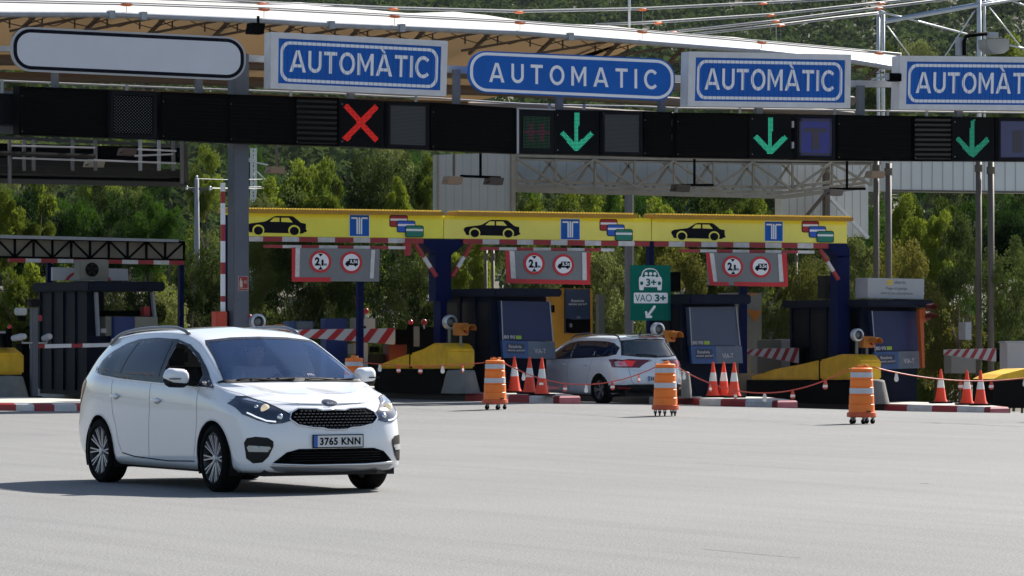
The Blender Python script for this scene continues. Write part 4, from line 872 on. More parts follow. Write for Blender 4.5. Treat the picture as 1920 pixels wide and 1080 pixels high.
# ------------------------------------------------------------------ yellow crash cushions, bollards
def cushion(px0, px1, ytop, ymid, ybot, v0, v1, u, label, zi, sil=None, wc=.72):
    # side silhouette along the island edge: from nose (px1) back to px0
    r = thing('crash_cushion', (u+.35, (v0+v1)/2, zi), label, 'crash cushion', 'yellow crash cushions on island noses'); zt = TU((px1+px0)/2, ytop, u).z; zm = TU(px1, ymid, u).z; zb = TU(px1, ybot, u).z; Lh = v1-v0
    if sil: prof = [(TU(x, y, u).y, TU(x, y, u).z) for x, y in sil]; zb = min(z for _, z in prof); v0 = prof[0][0]; Lh = prof[-1][0]-v0
    else: prof = [(v0, zb), (v0, zm), (v0+.2, zm+.05), (v0+.45, zt-.02), (v0+1.0, zt), (v0+1.4, zt-.08), (v0+2.3, zm-.05), (v0+Lh, zm-.20), (v0+Lh, zb)]
    m = MB(); n_ = len(prof)
    for w0, w1, dz in ((0, wc, 0),): m.slab([(u, y, z) for y, z in prof], (w1, 0, 0))
    o_ = m.build('shell', CUSH, r, bevel=.045, smooth=50)
    m = MB(); m.box(u-.012, u+.5, v0+1.6, v0+1.64, zb+.02, zt-.1); m.build('strap', RUB, r)
    m = MB(); m.box(u-.03, u+wc+.03, v0+.1, v0+Lh+.1, zi-.03, zb-.005); m.build('rubber_base', RUB, r)
    return r
def bollard(px, ybase, ytop, wpx, label, zi, v):
    p = T(px, ybase, v); rad = wpx/2/(F/(v/.876)); h = T(px, ytop, v).z
    r = thing('concrete_bollard', (p.x, v, zi), label, 'bollard', 'conical concrete bollards'); m = MB(); prof = [(rad, zi), (rad*.97, zi+.05), (rad*.74, h-.06), (rad*.70, h-.015), (rad*.6, h), (0, h+.01)]
    m.lathe(prof, (p.x, v, 0), 'z', 32); m.build('body', CONC, r, smooth=60)
cushion(705, 889, 641, 655, 691, 71.8, 75.0, 38.16, 'long yellow crash cushion left of the booth by the estate car, behind the chain', Z1I, [(835, 691), (835, 657), (829, 645), (812, 643), (790, 655), (745, 670), (708, 684), (708, 691)])
bollard(864, 734, 694, 74, 'concrete bollard under the nose of the long middle yellow cushion', Z1I, 71.3)
cushion(1470, 1646, 664, 678, 712, 71.6, 75.7, 48.63, 'yellow crash cushion behind the nearest orange drum', Z3I, [(1612, 712), (1612, 677), (1602, 665), (1575, 664), (1551, 671), (1500, 683), (1455, 691), (1406, 706), (1406, 712)], .6)
bollard(1634, 751, 712, 72, 'concrete bollard right of the nearest orange drum', Z3I, 71.1)
cushion(-80, 40, 650, 664, 704, 77.2, 80.4, 30.1, 'yellow crash cushion cut by the left edge of the photo', Z0I)
bollard(18, 744, 705, 66, 'broad concrete bollard in the lower left under the yellow cushion', Z0I, 76.6)
bollard(1279, 742, 697, 40, 'pale concrete bollard half hidden behind the estate car and orange drum', Z2I, 70.8)
r = thing('crash_cushion', T(1910, 700, 71), 'orange crash cushion cut by the right edge of the photo', 'crash cushion'); m = MB(); p = T(1930, 711, 72); m.slab([(T(x, y, 72)) for x, y in ((1862, 711), (1880, 702), (1920, 692), (2000, 690), (2000, 711))], (0, .8, 0)); m.build('shell', CUSH, r); m = MB(); pbox(1862, 2000, 711.5, 765, 72.02, .8, m); m.build('rubber_base', RUB, r)

# round lamps and orange traffic lights
def ringlamp(cx, cy, rad, v, zi, label):
    c = T(cx, cy, v); R_ = rad/(F/(v/.876)); r = thing('ring_lamp', (c.x, v, zi), label, 'lamp', 'round silver ringed lamps')
    m = MB(); m.lathe([(R_*.72, -.05), (R_*.72, -.09), (R_, -.07), (R_, .05), (R_*.72, .05)], c, 'y', 28); m.build('ring', mat('ring_silver', (.50, .52, .56), .35, .4), r, smooth=40)
    m = MB(); m.lathe([(0, 0), (R_*.74, 0), (R_*.74, .07), (0, .09)], c, 'y', 24); m.build('back', BLACK, r); m = MB(); m.lathe([(0, -.055), (R_*.35, -.05), (R_*.58, -.03), (R_*.58, -.002)], c, 'y', 24); m.build('lens', LENSG, r, smooth=True)
    m = MB(); m.tube([(c.x, v, zi), (c.x, v, c.z-R_)], .035, 8); m.build('stem', GREY, r)
ringlamp(482, 603.5, 14.5, 71.8, .2, 'round ringed lamp at the foot of the grey gantry column')
ringlamp(843, 604, 13.5, 72.6, Z1I, 'round ringed lamp above the middle yellow cushion')
ringlamp(1232.5, 617.5, 13, 71.5, Z2I, 'round ringed lamp under the green carpool sign')
ringlamp(1606.5, 628, 12.5, 72.0, Z3I, 'round ringed lamp above the right yellow cushion')
def tlight(x0, y0, x1, y1, v, zi, label):
    c = T((x0+x1)/2, (y0+y1)/2, v); r = thing('traffic_light', (c.x, v, zi), label, 'traffic light', 'small orange traffic lights by the lamps'); W_ = x1-x0
    m = MB(); pbox(x0, x0+W_*.72, y0+1.5, y1, v, .2, m); m.build('housing', ORAL, r, bevel=.012)
    cc = T(x0+W_*.60, (y0+y1)/2, v-.02); R_ = W_*.27/(F/(v/.876))
    m = MB(); m.lathe([(R_*1.0, 0), (R_*1.05, -.26)], cc, 'y', 20, -math.pi*.12, math.pi*1.12)
    vis = m.build('visor', ORAL, r); sm = vis.modifiers.new('solid', 'SOLIDIFY'); sm.thickness = .01; vis.rotation_euler = (0, 0, 0)
    m = MB(); m.lathe([(0, -.005), (R_*.95, -.005)], cc, 'y', 20); m.build('dark_lens', BLACK, r)
    m = MB(); m.bar(cc+Vector((-.02, -.02, -.07)), cc+Vector((0, -.02, .05)), .03); m.bar(cc+Vector((.03, -.02, -.08)), cc+Vector((0, -.02, -.01)), .025); m.build('red_figure', mat('figure_red', (.55, .06, .03), .5), r)
    m = MB(); m.tube([(c.x-.05, v+.1, zi), (c.x-.05, v+.1, c.z-.1)], .03, 8); m.build('stem', GREY, r)
tlight(498, 608, 530, 626, 71.9, .2, 'small orange traffic light peeking over the minivan roof')
tlight(857, 604, 887, 629, 71.75, Z1I, 'small orange traffic light left of the middle booth door')
tlight(1245, 618, 1275, 641, 71.4, Z2I, 'small orange traffic light right of the estate car roof')
tlight(1619, 629, 1648, 652, 71.9, Z3I, 'small orange traffic light left of the rightmost booth screen')
r = thing('lane_signal_light', T(1728, 690, 72.2), 'tall orange twin signal light on the right corner of the rightmost booth', 'traffic light'); m = MB(); m.slab([T(x, y, 72.2) for x, y in ((1724, 580), (1736, 577), (1738, 600), (1732, 606), (1734, 690), (1730, 690), (1725, 606))], (0, .12, 0)); m.build('housing', mat('burnt_orange', (.35, .07, .008), .5), r)
for cy in (577, 594): c = T(1740, cy, 72.1); m = MB(); m.lathe([(.085, 0), (.095, -.25)], c, 'y', 16, -.2, math.pi+.2); m.lathe([(0, 0), (.09, 0)], c, 'y', 16); m.build('visor', mat('dark_red_visor', (.10, .012, .006), .5), r)

# barrier arms
def barrier(x0, x1, yt0, yt1, yb0, yb1, hx, hy0, hy1, v, zi, label, n_, dim=1.0, bulb=True):
    q = Quad((x0, yt0), (x1, yt1), (x1, yb1), (x0, yb0), v); r = thing('barrier', (T(hx, 0, v).x, v, zi), label, 'barrier', 'striped toll lane barriers')
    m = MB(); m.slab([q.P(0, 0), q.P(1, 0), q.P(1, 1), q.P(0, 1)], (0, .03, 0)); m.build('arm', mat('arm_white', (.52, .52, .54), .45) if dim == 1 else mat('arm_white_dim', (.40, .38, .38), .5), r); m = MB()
    W_ = x1-x0; pitch = 1/n_; sl_ = .62*pitch
    for k in range(-1, n_+1):
        s = k*pitch; top = [(s+pitch*.55, 0), (s+pitch*1.0, 0)]; bot = [(s+pitch*1.0-sl_*1.0-.0, 1), (s+pitch*.55-sl_, 1)]
        P_ = top+bot; P_ = clip01(P_)
        if len(P_) > 2: q.plate(m, P_, .006)
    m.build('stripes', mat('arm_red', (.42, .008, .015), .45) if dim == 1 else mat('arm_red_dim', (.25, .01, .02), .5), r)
    m = MB(); a = T(x1, 0, v).x; b = T(hx+3, 0, v).x; m.box(a+.003, b, v, v+.12, T(x1, yb1, v).z, T(x1, yt1+2, v).z); m.build('arm_holder', BLACK, r)
    m = MB(); p = T(hx, hy0, v); m.box(p.x-.04, p.x+.05, v-.04, v+.1, zi, p.z); m.build('post', BLACK, r)
    if bulb: m = MB(); m.lathe([(.045, -.02), (.055, .03), (.04, .07), (0, .09)], p, 'z', 12); m.build('red_bulb', mat('bulb_red', (.6, .01, .015), .25), r, smooth=True)
def clip01(P_):
    def cl(P_, f, g_):
        o_ = []
        for a, b in zip(P_, P_[1:]+P_[:1]):
            if f(a): o_.append(a)
            if f(a) != f(b): o_.append(g_(a, b))
        return o_
    it = lambda a, b, x: (x, a[1]+(b[1]-a[1])*(x-a[0])/(b[0]-a[0]))
    P_ = cl(P_, lambda p: p[0] >= 0, lambda a, b: it(a, b, 0)); return cl(P_, lambda p: p[0] <= 1, lambda a, b: it(a, b, 1)) if P_ else P_
barrier(520, 741, 618.5, 615.5, 629, 646, 770, 607, 645, 74.1, Z1I, 'closed red and white striped barrier behind the minivan roof', 7)
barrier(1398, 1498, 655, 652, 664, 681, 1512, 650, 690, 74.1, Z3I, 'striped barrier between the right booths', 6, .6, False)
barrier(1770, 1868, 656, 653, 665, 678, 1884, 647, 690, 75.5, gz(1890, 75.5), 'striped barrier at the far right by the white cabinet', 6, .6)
r = thing('barrier', T(75, 650, 77.8), 'thin white barrier pole with short red bands in front of the leftmost booth', 'barrier', 'striped toll lane barriers'); k = MB()
bn = [57, 70, 84, 134, 155, 206, 217, 262]; k.cm = 1
for a, b, c in zip(bn, bn[1:], (1, 0, 1, 0, 1, 0, 1)): k.cm = c; k.slab([T(a, 646-(a-60)*.02, 77.7), T(b, 646-(b-60)*.02, 77.7), T(b, 653-(b-60)*.02, 77.7), T(a, 653.5-(a-60)*.02, 77.7)], (0, .06, 0))
k.build('arm', [PRED, WHITE], r); m = MB(); pbox(40, 57, 645, 744, 77.9, .3, m); m.build('drive_cabinet', BLACK, r)
# red-white marker pole + red cabinet + fire sign by the column
r = thing('height_pole', T(419, 585, 72), 'tall thin red and white banded pole left of the grey gantry column', 'pole'); stp = MB(); ys = [343, 359, 381, 421, 452, 492, 514, 555, 566, 584]
for i, (a, b) in enumerate(zip(ys, ys[1:])): stp.cm = 1 if i % 2 == 0 else 0; pbox(416, 422.5, a, b-.05, 72, .07, stp)
stp.build('pole', [PRED, WHITE], r); m = MB(); pbox(406, 426, 584, 760, 71.9, .25, m); m.build('red_cabinet', mat('cabinet_red', (.50, .05, .02), .5, noise=.12), r, bevel=.01); m = MB(); pbox(424, 445, 583, 760, 72.1, .2, m); m.build('dark_cabinet', DARKF, r)
m = MB(); pbox(424, 430, 403, 583, 72.3, .1, m); m.build('blue_edge_post', NAVY, r)
r = thing('fire_sign', T(457, 545, GV), 'small red fire extinguisher sign on the grey gantry column', 'sign'); q = Quad((446.5, 517.5), (465.5, 518), (465.5, 545), (446.5, 544.5), GV+.345); m = MB(); q.plate(m, [(0, 0), (1, 0), (1, 1), (0, 1)], 0, .006); m.build('rim', LGREY, r)
m = MB(); q.rect(m, .05, .03, .95, .97, .004); m.build('face', mat('fire_red', (.28, .015, .012), .5), r); m = MB(); q.rect(m, .14, .32, .42, .78, .008); q.rect(m, .2, .15, .3, .32, .008); q.rect(m, .05, .83, .95, .86, .008); q.text(m, 'SOS', .55, .3, .85, .5, .008, .02); m.build('symbol', mat('sign_cream', (.5, .42, .35), .5), r)
# camera pole at the left
r = thing('camera_pole', T(66, 742, 76.4), 'grey camera pole with white cameras before the leftmost booth', 'camera pole'); a = T(60.5, 577, 76.4); b = T(71.5, 577, 76.4); zb = Z0I
m = MB(); m.box(a.x, b.x, 76.4, 76.55, zb, a.z); m.build('pole', PILL, r, bevel=.01); m = MB(); m.box(a.x-.05, b.x+.05, 76.3, 76.65, zb, zb+.02); m.build('base_plate', DARKF, r)
m = MB(); m.slab([T(x, y, 76.3) for x, y in ((57, 562), (68, 560), (79, 565), (76, 574), (60, 575))], (0, .2, 0)); m.build('floodlight_head', DARKF, r)
def camhead(name, x0, x1, y0, y1, dome=None):
    m = MB(); c0 = T(x0, (y0+y1)/2+2, 76.3); c1 = T(x1, (y0+y1)/2-2, 76.0); R_ = (y1-y0)/2.3/95; m.tube([c0, c0.lerp(c1, .7), c1], [R_*.8, R_, R_*.75], 8); return m.build(name, LGREY, r, smooth=50)
camhead('camera', 24, 47, 624, 641); camhead('camera', 82, 94, 624, 641); m = MB(); pbox(33, 51, 577, 591, 76.3, .2, m); m.build('camera_box', LGREY, r, bevel=.02)
m = MB(); m.tube([T(42, 640, 76.3), T(42, 643, 76.3), T(60, 643, 76.4)], .02, 6); m.tube([T(72, 643, 76.4), T(88, 643, 76.3), T(88, 639, 76.3)], .02, 6); m.build('camera_arms', LGREY, r)
m = MB(); pbox(36, 48, 592, 602, 76.35, .1, m); m.lathe([(0, 0), (.045, .01), (.05, .05), (0, .09)], T(52, 618, 76.3), 'z', 10); m.build('sensor', BLACK, r)
m = MB(); pbox(73, 79, 591, 602, 76.7, .1, m); m.build('red_lamp', PRED, r)
r = thing('beacon_post', T(18, 645, 77), 'black post with a red beacon on the left yellow cushion', 'post'); m = MB(); pbox(6, 23, 625, 652, 77.4, .2, m); pbox(14, 22, 615, 652, 77.3, .1, m); m.build('post', BLACK, r); m = MB(); m.lathe([(.04, 0), (.045, .05), (0, .09)], T(18, 616, 77.2), 'z', 12); m.build('red_beacon', MC['bulb_red'], r, smooth=True)
m = MB(); pbox(-30, 12, 621, 646, 78, .3, m); tag(m.build('grey_cabinet', LGREY), 'pale cabinet at the left photo edge above the yellow cushion', 'cabinet')
# lane machines seen between the cars
def machine(name, parts, label, cat, v, grp=None):
    x = [p[0] for p in parts]+[p[1] for p in parts]; r = thing(name, T((min(x)+max(x))/2, max(p[3] for p in parts), v), label, cat, grp)
    for (x0, x1, y0, y1, mt, nm, dv) in parts: m = MB(); pbox(x0, x1, y0, y1, v+dv, .3, m); m.build(nm, mt, r, bevel=.012)
machine('payment_machine', [(612, 652, 597, 760, ROYAL, 'blue_body', 0), (541, 588, 602, 618, POST, 'blue_screen', .3), (557, 586, 603, 616, POSTL, 'display', .2)], 'royal blue payment machine seen behind the striped barrier', 'machine', 75.5)
machine('control_cabinet', [(667, 677, 596, 640, GREY, 'side', 0), (680, 704, 597, 640, LGREY, 'door', .02), (684, 687, 611, 616, BLACK, 'handle', -.03)], 'light grey control cabinet standing on the barrier line behind the striped arm', 'cabinet', 75.2)
machine('ticket_machine', [(670, 680, 643, 690, ORAL, 'orange_body', 0), (663, 671, 645, 664, GREY, 'keypad', -.05), (681, 690, 643, 690, LGREY, 'white_side', .05), (729, 762, 646, 690, mat('dark_red', (.09, .008, .01), .5), 'red_box', .1), (690, 730, 664, 690, DARKM, 'shelf', .3), (704, 711, 650, 660, BLACK, 'slot', .2)], 'ticket machine with orange and dark red boxes under the striped barrier', 'machine', 74.8)
machine('control_box', [(775, 787, 612, 655, GREY, 'side', 0), (787, 815, 613, 655, BLACK, 'door', .02)], 'dark control box right of the barrier holder, left of the blue post', 'cabinet', 75.4)
machine('control_cabinet', [(1420, 1464, 637, 700, GREY, 'body', 0), (1465, 1488, 636, 695, LGREY, 'door', .05)], 'grey cabinet behind the barrier between the right booths', 'cabinet', 75.6)
machine('control_cabinet', [(1783, 1830, 655, 700, GREY, 'body', 0), (1810, 1822, 604, 637, LGREY, 'small_door', 1)], 'grey cabinet behind the far right barrier', 'cabinet', 77)
machine('control_cabinet', [(1888, 1990, 641, 706, LGREY, 'body', 0), (1885, 1990, 639.5, 643, GALV, 'lid', -.02)], 'white cabinet at the right photo edge', 'cabinet', 74)
for cx, cy, lb in ((687, 583.5, 'red round light above the light grey control cabinet'), (796, 604, 'red round light between the barrier and the blue post'), (468.5, 595, 'dark red round light right of the gantry column')):
    c = T(cx, cy, 75.4); r = thing('red_light', c-Vector((0, 0, .1)), lb, 'light', 'small red round lights'); m = MB(); m.lathe([(0, -.03), (.05, -.02), (.065, 0), (.065, .05), (0, .06)], c, 'y', 16); m.build('lens', mat('lens_red', (.30, .006, .008), .35), r, smooth=True); m = MB(); m.bar(c+Vector((0, .03, -.05)), c+Vector((0, .03, -.15)), .03); m.build('bracket', LGREY, r)
for x0, x1, y0, y1, v, lb in ((1123, 1134, 552, 640, 79, 'dark green grey post behind the estate car'), (1442, 1450, 565, 640, 79, 'grey post before the leaves between the right booths'), (1218, 1222, 602, 640, 77, 'yellow strip post below the green carpool sign')):
    m = MB(); pbox(x0, x1, y0, y1, v, .15, m); p = T((x0+x1)/2, 0, v); m.box(p.x-.05, p.x+.05, v, v+.15, ground(p.x, v), p.z if False else T(x0, y1, v).z); tag(m.build('post', mat('yellow_strip', (.6, .6, .03), .5) if x0 == 1218 else mat('post_olive', (.10, .105, .085), .6)), lb, 'post')

# ------------------------------------------------------------------ orange drums on castors
def drum():
    r = thing('traffic_drum', (0, 0, 0), 'x', 'traffic drum', 'orange drums linked by a chain'); h = .96; z0 = .115
    R0, R1 = .225, .178; rr = lambda z: R0+(R1-R0)*(z-z0)/(h-z0)
    pf = [(0, z0+.07)]; zs = [z0+.07]; bands = [(.195, .34), (.34, .49), (.49, .625), (.625, .75), (.75, .87)]
    pf = [(0, z0+.07), (rr(.19), z0+.07)]
    for a, b in bands: pf += [(rr(a)-.002, a+.003), (rr(a)-.004, b-.014), (rr(a)-.016, b-.002)]
    m = MB(); m.lathe(pf+[(rr(.87)-.01, .875)], (0, 0, 0), 'z', 36); m.build('drum_body', ORG, r, smooth=35, local=True)
    m = MB(); m.lathe([(rr(.87)-.012, .872), (R1+.006, .88), (R1+.006, .925), (R1-.02, .94), (.10, .94), (.09, .955), (0, .955)], (0, 0, 0), 'z', 32); m.build('lid', ORG, r, smooth=35, local=True)
    m = MB(); m.box(-.09, .06, -.03, .03, .955, .985); m.lathe([(.03, .95), (.03, .99), (0, .995)], (.07, -.05, 0), 'z', 10); m.build('lid_handle', mat('handle_orange', (.75, .30, .06), .5), r, local=True, bevel=.006)
    m = MB()
    for a, b in ((.51, .60), (.78, .865)): m.lathe([(rr(a-.02)-.0005, a), (rr(a-.02)-.0015, b)], (0, 0, 0), 'z', 36)
    m.build('reflective_bands', REFL, r, smooth=True, local=True)
    m = MB(); m.lathe([(.10, z0-.005), (.24, z0), (.25, z0+.015), (.245, z0+.075), (.22, z0+.08)], (0, 0, 0), 'z', 36); m.build('base_ring', ORGD, r, smooth=35, local=True)
    m = MB(); m.box(-.05, .03, -.232, -.20, .20, .225); m.build('slot', mat('slot_dark', (.12, .02, .01), .6), r, local=True)
    for k in range(5):
        a = 2*math.pi*k/5+.5; x, y = .185*math.cos(a), .185*math.sin(a); m = MB(); m.lathe([(0, -.014), (.036, -.014), (.044, -.008), (.044, .008), (.036, .014), (0, .014)], (x, y, .045), 'y', 16)
        m.build('castor_wheel', RUB, r, local=True, smooth=40); m = MB(); m.bar((x, y-.02, .05), (x+.012, y-.02, .115), .018); m.bar((x, y+.02, .05), (x+.012, y+.02, .115), .018); m.box(x-.02, x+.03, y-.025, y+.025, .10, .117); m.build('castor_fork', GALV, r, local=True)
    return r
D0 = drum(); DR = []
for i, (px, py, rz, lb) in enumerate(((928, 768, .2, 'orange banded drum on castors in front of the cones left of the estate car'), (1247.5, 780, 1.1, 'orange banded drum on castors covering the estate car number plate'),
                                (1615.5, 794.8, .0, 'nearest and largest looking orange banded drum, at the right'), (666, 761, 2.0, 'orange drum peeking out from behind the minivan windscreen'))):
    o = D0 if i == 0 else copytree(D0); p = GH(px, py) if i < 3 else CC(664, 760, 78)
    o.location = (p.x, p.y, ground(p.x, p.y)); o.rotation_euler = (0, 0, rz); o['label'] = lb; DR.append(o)
p = CC(1990, 790, 66); o = copytree(D0); o.location = (p.x, p.y, ground(p.x, p.y)); o['label'] = 'orange drum beyond the right photo edge holding the chain end'; DR.append(o)
# traffic cones
def conep():
    r = thing('traffic_cone', (0, 0, 0), 'x', 'traffic cone', 'traffic cones on the islands'); R_ = lambda z: .025+(.155-.025)*(1-z/.75)**1.0 if z > .03 else .155
    def ring(z0, z1, e=0.0): return [(.022+(.140-.022)*(1-z0/.76)+e, z0), (.022+(.140-.022)*(1-z1/.76)+e, z1)]
    m = MB(); m.lathe([(.16, .025), (.148, .06), ring(.1, .2)[0], ring(.1, .75)[1], (.018, .765), (0, .768)], (0, 0, 0), 'z', 28); m.build('body', CONE, r, smooth=40, local=True)
    m = MB(); m.lathe(ring(.35, .54, .0015), (0, 0, 0), 'z', 28); m.build('white_sleeve', CONEW, r, smooth=True, local=True)
    m = MB(); m.lathe([(.034, .70), (.028, .712), (.032, .718)], (0, 0, 0), 'z', 16); m.build('neck_ring', CONE, r, smooth=True, local=True)
    m = MB(); m.box(-.2, .2, -.2, .2, 0, .035); m.build('rubber_base', RUB, r, local=True, bevel=.012)
    return r
C0 = conep(); first = True
for (px, py, isl, lb) in ((964.5, 736, 1, 'cone leftmost of the three between the left drum and the estate car'), (993, 738.5, 1, 'middle cone of the three between the left drum and the estate car'), (1016, 741.5, 1, 'cone nearest the estate car on its left island'), (926.5, 726, 1, 'cone whose red tip shows above the left orange drum'),
                    (1337, 741, 2, 'leftmost cone of three right of the estate car'), (1357, 743.5, 2, 'middle cone of three right of the estate car'), (1376.5, 745.5, 2, 'rightmost cone of three right of the estate car'),
                    (1764, 756, 3, 'single cone on the right island standing apart'), (1813, 759, 3, 'cone left of the pair near the right photo edge'), (1838.5, 760, 3, 'cone right of the pair, nearest the right photo edge')):
    o = C0 if first else copytree(C0); first = False; zi = {1: Z1I, 2: Z2I, 3: Z3I}[isl]+.006; tz = (H-zi)*F/(py-YH)
    p = CC(px, py, tz)
    if p.y > 71.0 and isl < 3: tz *= 71.0/p.y; p = CC(px, py, tz)
    o.location = (p.x, p.y, zi); o.rotation_euler = (0, 0, random.uniform(-.3, .3)); o['label'] = lb
# chain with tags
def chain(a, b, sag, tags, label):
    n_ = 24; P_ = [a.lerp(b, i/n_)-Vector((0, 0, sag*4*(i/n_)*(1-i/n_))) for i in range(n_+1)]
    r = thing('plastic_chain', a, label, 'chain', 'red plastic chains between the drums'); m = MB(); m.tube(P_, .0105, 5); m.build('chain_links', TAGR, r, smooth=True)
    for k, t in enumerate(tags):
        f_ = t*n_; i = min(n_-1, int(f_)); p = P_[i].lerp(P_[i+1], f_-i); ang = random.uniform(-1.1, .7); rt = Matrix.Rotation(ang, 3, 'Z')
        def sh(pts, off, th=.006): return [p+rt@Vector((x, off, z)) for x, z in pts]
        drop = [(0, .01), (.022, -.02), (.034, -.07), (.044, -.105), (.036, -.14), (0, -.155), (-.036, -.14), (-.044, -.105), (-.034, -.07), (-.022, -.02)]
        m = MB(); m.slab(sh(drop, 0), rt@Vector((0, .008, 0))); tg = m.build('reflector_tag', TAGR if k % 3 else CONEW, r)
        if k % 3: m = MB(); m.slab(sh([(.036, -.075), (.042, -.105), (.04, -.118), (-.04, -.118), (-.042, -.105), (-.036, -.075)], -.003), rt@Vector((0, .014, 0))); m.build('white_bar', CONEW, tg); tg.children[0].location = tg.children[0].location
tp = lambda o: Vector(o.location)+Vector((0, 0, .925))
def ep(o, px, py): return CC(px, py, (Vector(o.location)).dot(Vector((st, ct, 0))))
chain(ep(DR[3], 677, 679), ep(DR[0], 907, 680), .07, (.16, .32, .50, .68, .84), 'red chain between the hidden drum and the left drum'); 
chain(ep(DR[0], 944, 680), ep(DR[1], 1228, 689), .36, (.14, .26, .42, .56, .73, .90), 'red chain crossing in front of the estate car')
chain(ep(DR[1], 1268, 687), ep(DR[2], 1592, 692), .44, (.05, .21, .36, .53, .69, .87), 'red chain sagging between the middle and the nearest drum')
chain(ep(DR[2], 1636, 688), ep(DR[4], 1975, 700), .18, (.13, .48, .65, .84), 'red chain running off the right photo edge')

# ------------------------------------------------------------------ cars: lofted bodies with parts projected onto them
PAINT = mat('white_paint', (.79, .805, .835), .2, coat=1.0, spec=.5)
GLASSD = mat('tinted_glass', (.006, .013, .042), .05, spec=.45)
TRIMB = mat('gloss_black_trim', (.008, .008, .010), .2)
PLAST = mat('black_plastic', (.006, .006, .0065), .6, spec=.3)
def glass_mat(name, tint, mixf):
    m = bpy.data.materials.new(name); m.use_nodes = True; n = m.node_tree; L = n.links; n.nodes.remove(n.nodes['Principled BSDF']); o = n.nodes['Material Output']
    t = n.nodes.new('ShaderNodeBsdfTransparent'); g_ = n.nodes.new('ShaderNodeBsdfGlossy'); x = n.nodes.new('ShaderNodeMixShader'); f = n.nodes.new('ShaderNodeFresnel'); f.inputs[0].default_value = 1.5
    ad = n.nodes.new('ShaderNodeMath'); ad.operation = 'MULTIPLY_ADD'; ad.inputs[1].default_value = 1.0; ad.inputs[2].default_value = mixf
    t.inputs[0].default_value = (*tint, 1); g_.inputs['Roughness'].default_value = .03; g_.inputs['Color'].default_value = (.36, .58, 1, 1)
    L.new(f.outputs[0], ad.inputs[0]); L.new(ad.outputs[0], x.inputs[0]); L.new(t.outputs[0], x.inputs[1]); L.new(g_.outputs[0], x.inputs[2]); L.new(x.outputs[0], o.inputs[0]); return m
WSG = glass_mat('windscreen_glass', (.62, .73, .92), .08)
REARG = glass_mat('clear_rear_glass', (.35, .40, .45), .05)

def crs(P, n):          # Catmull-Rom through rows of P (k, ..., 3)
    P = np.asarray(P, float); k = len(P); out = []
    for i in range(k-1):
        a = P[max(i-1, 0)]; b = P[i]; c = P[i+1]; d_ = P[min(i+2, k-1)]; m_ = n if np.isscalar(n) else n[i]
        for j in range(m_):
            t = j/m_; out.append(.5*((2*b)+(-a+c)*t+(2*a-5*b+4*c-d_)*t*t+(-a+3*b-3*c+d_)*t**3))
    out.append(P[-1]); return np.array(out)
def body_grid(ST, res=.016):     # ST: stations x rings x 3 (left half, y >= 0)
    ST = np.array(ST, float); d1 = np.linalg.norm(np.diff(ST, axis=0), axis=2).max(1); A = crs(ST, [max(2, int(x/res)) for x in d1])
    B = np.swapaxes(A, 0, 1); d2 = np.linalg.norm(np.diff(ST, axis=1), axis=2).max(0); B = crs(B, [max(2, int(x/res)) for x in d2])
    return np.swapaxes(B, 0, 1)
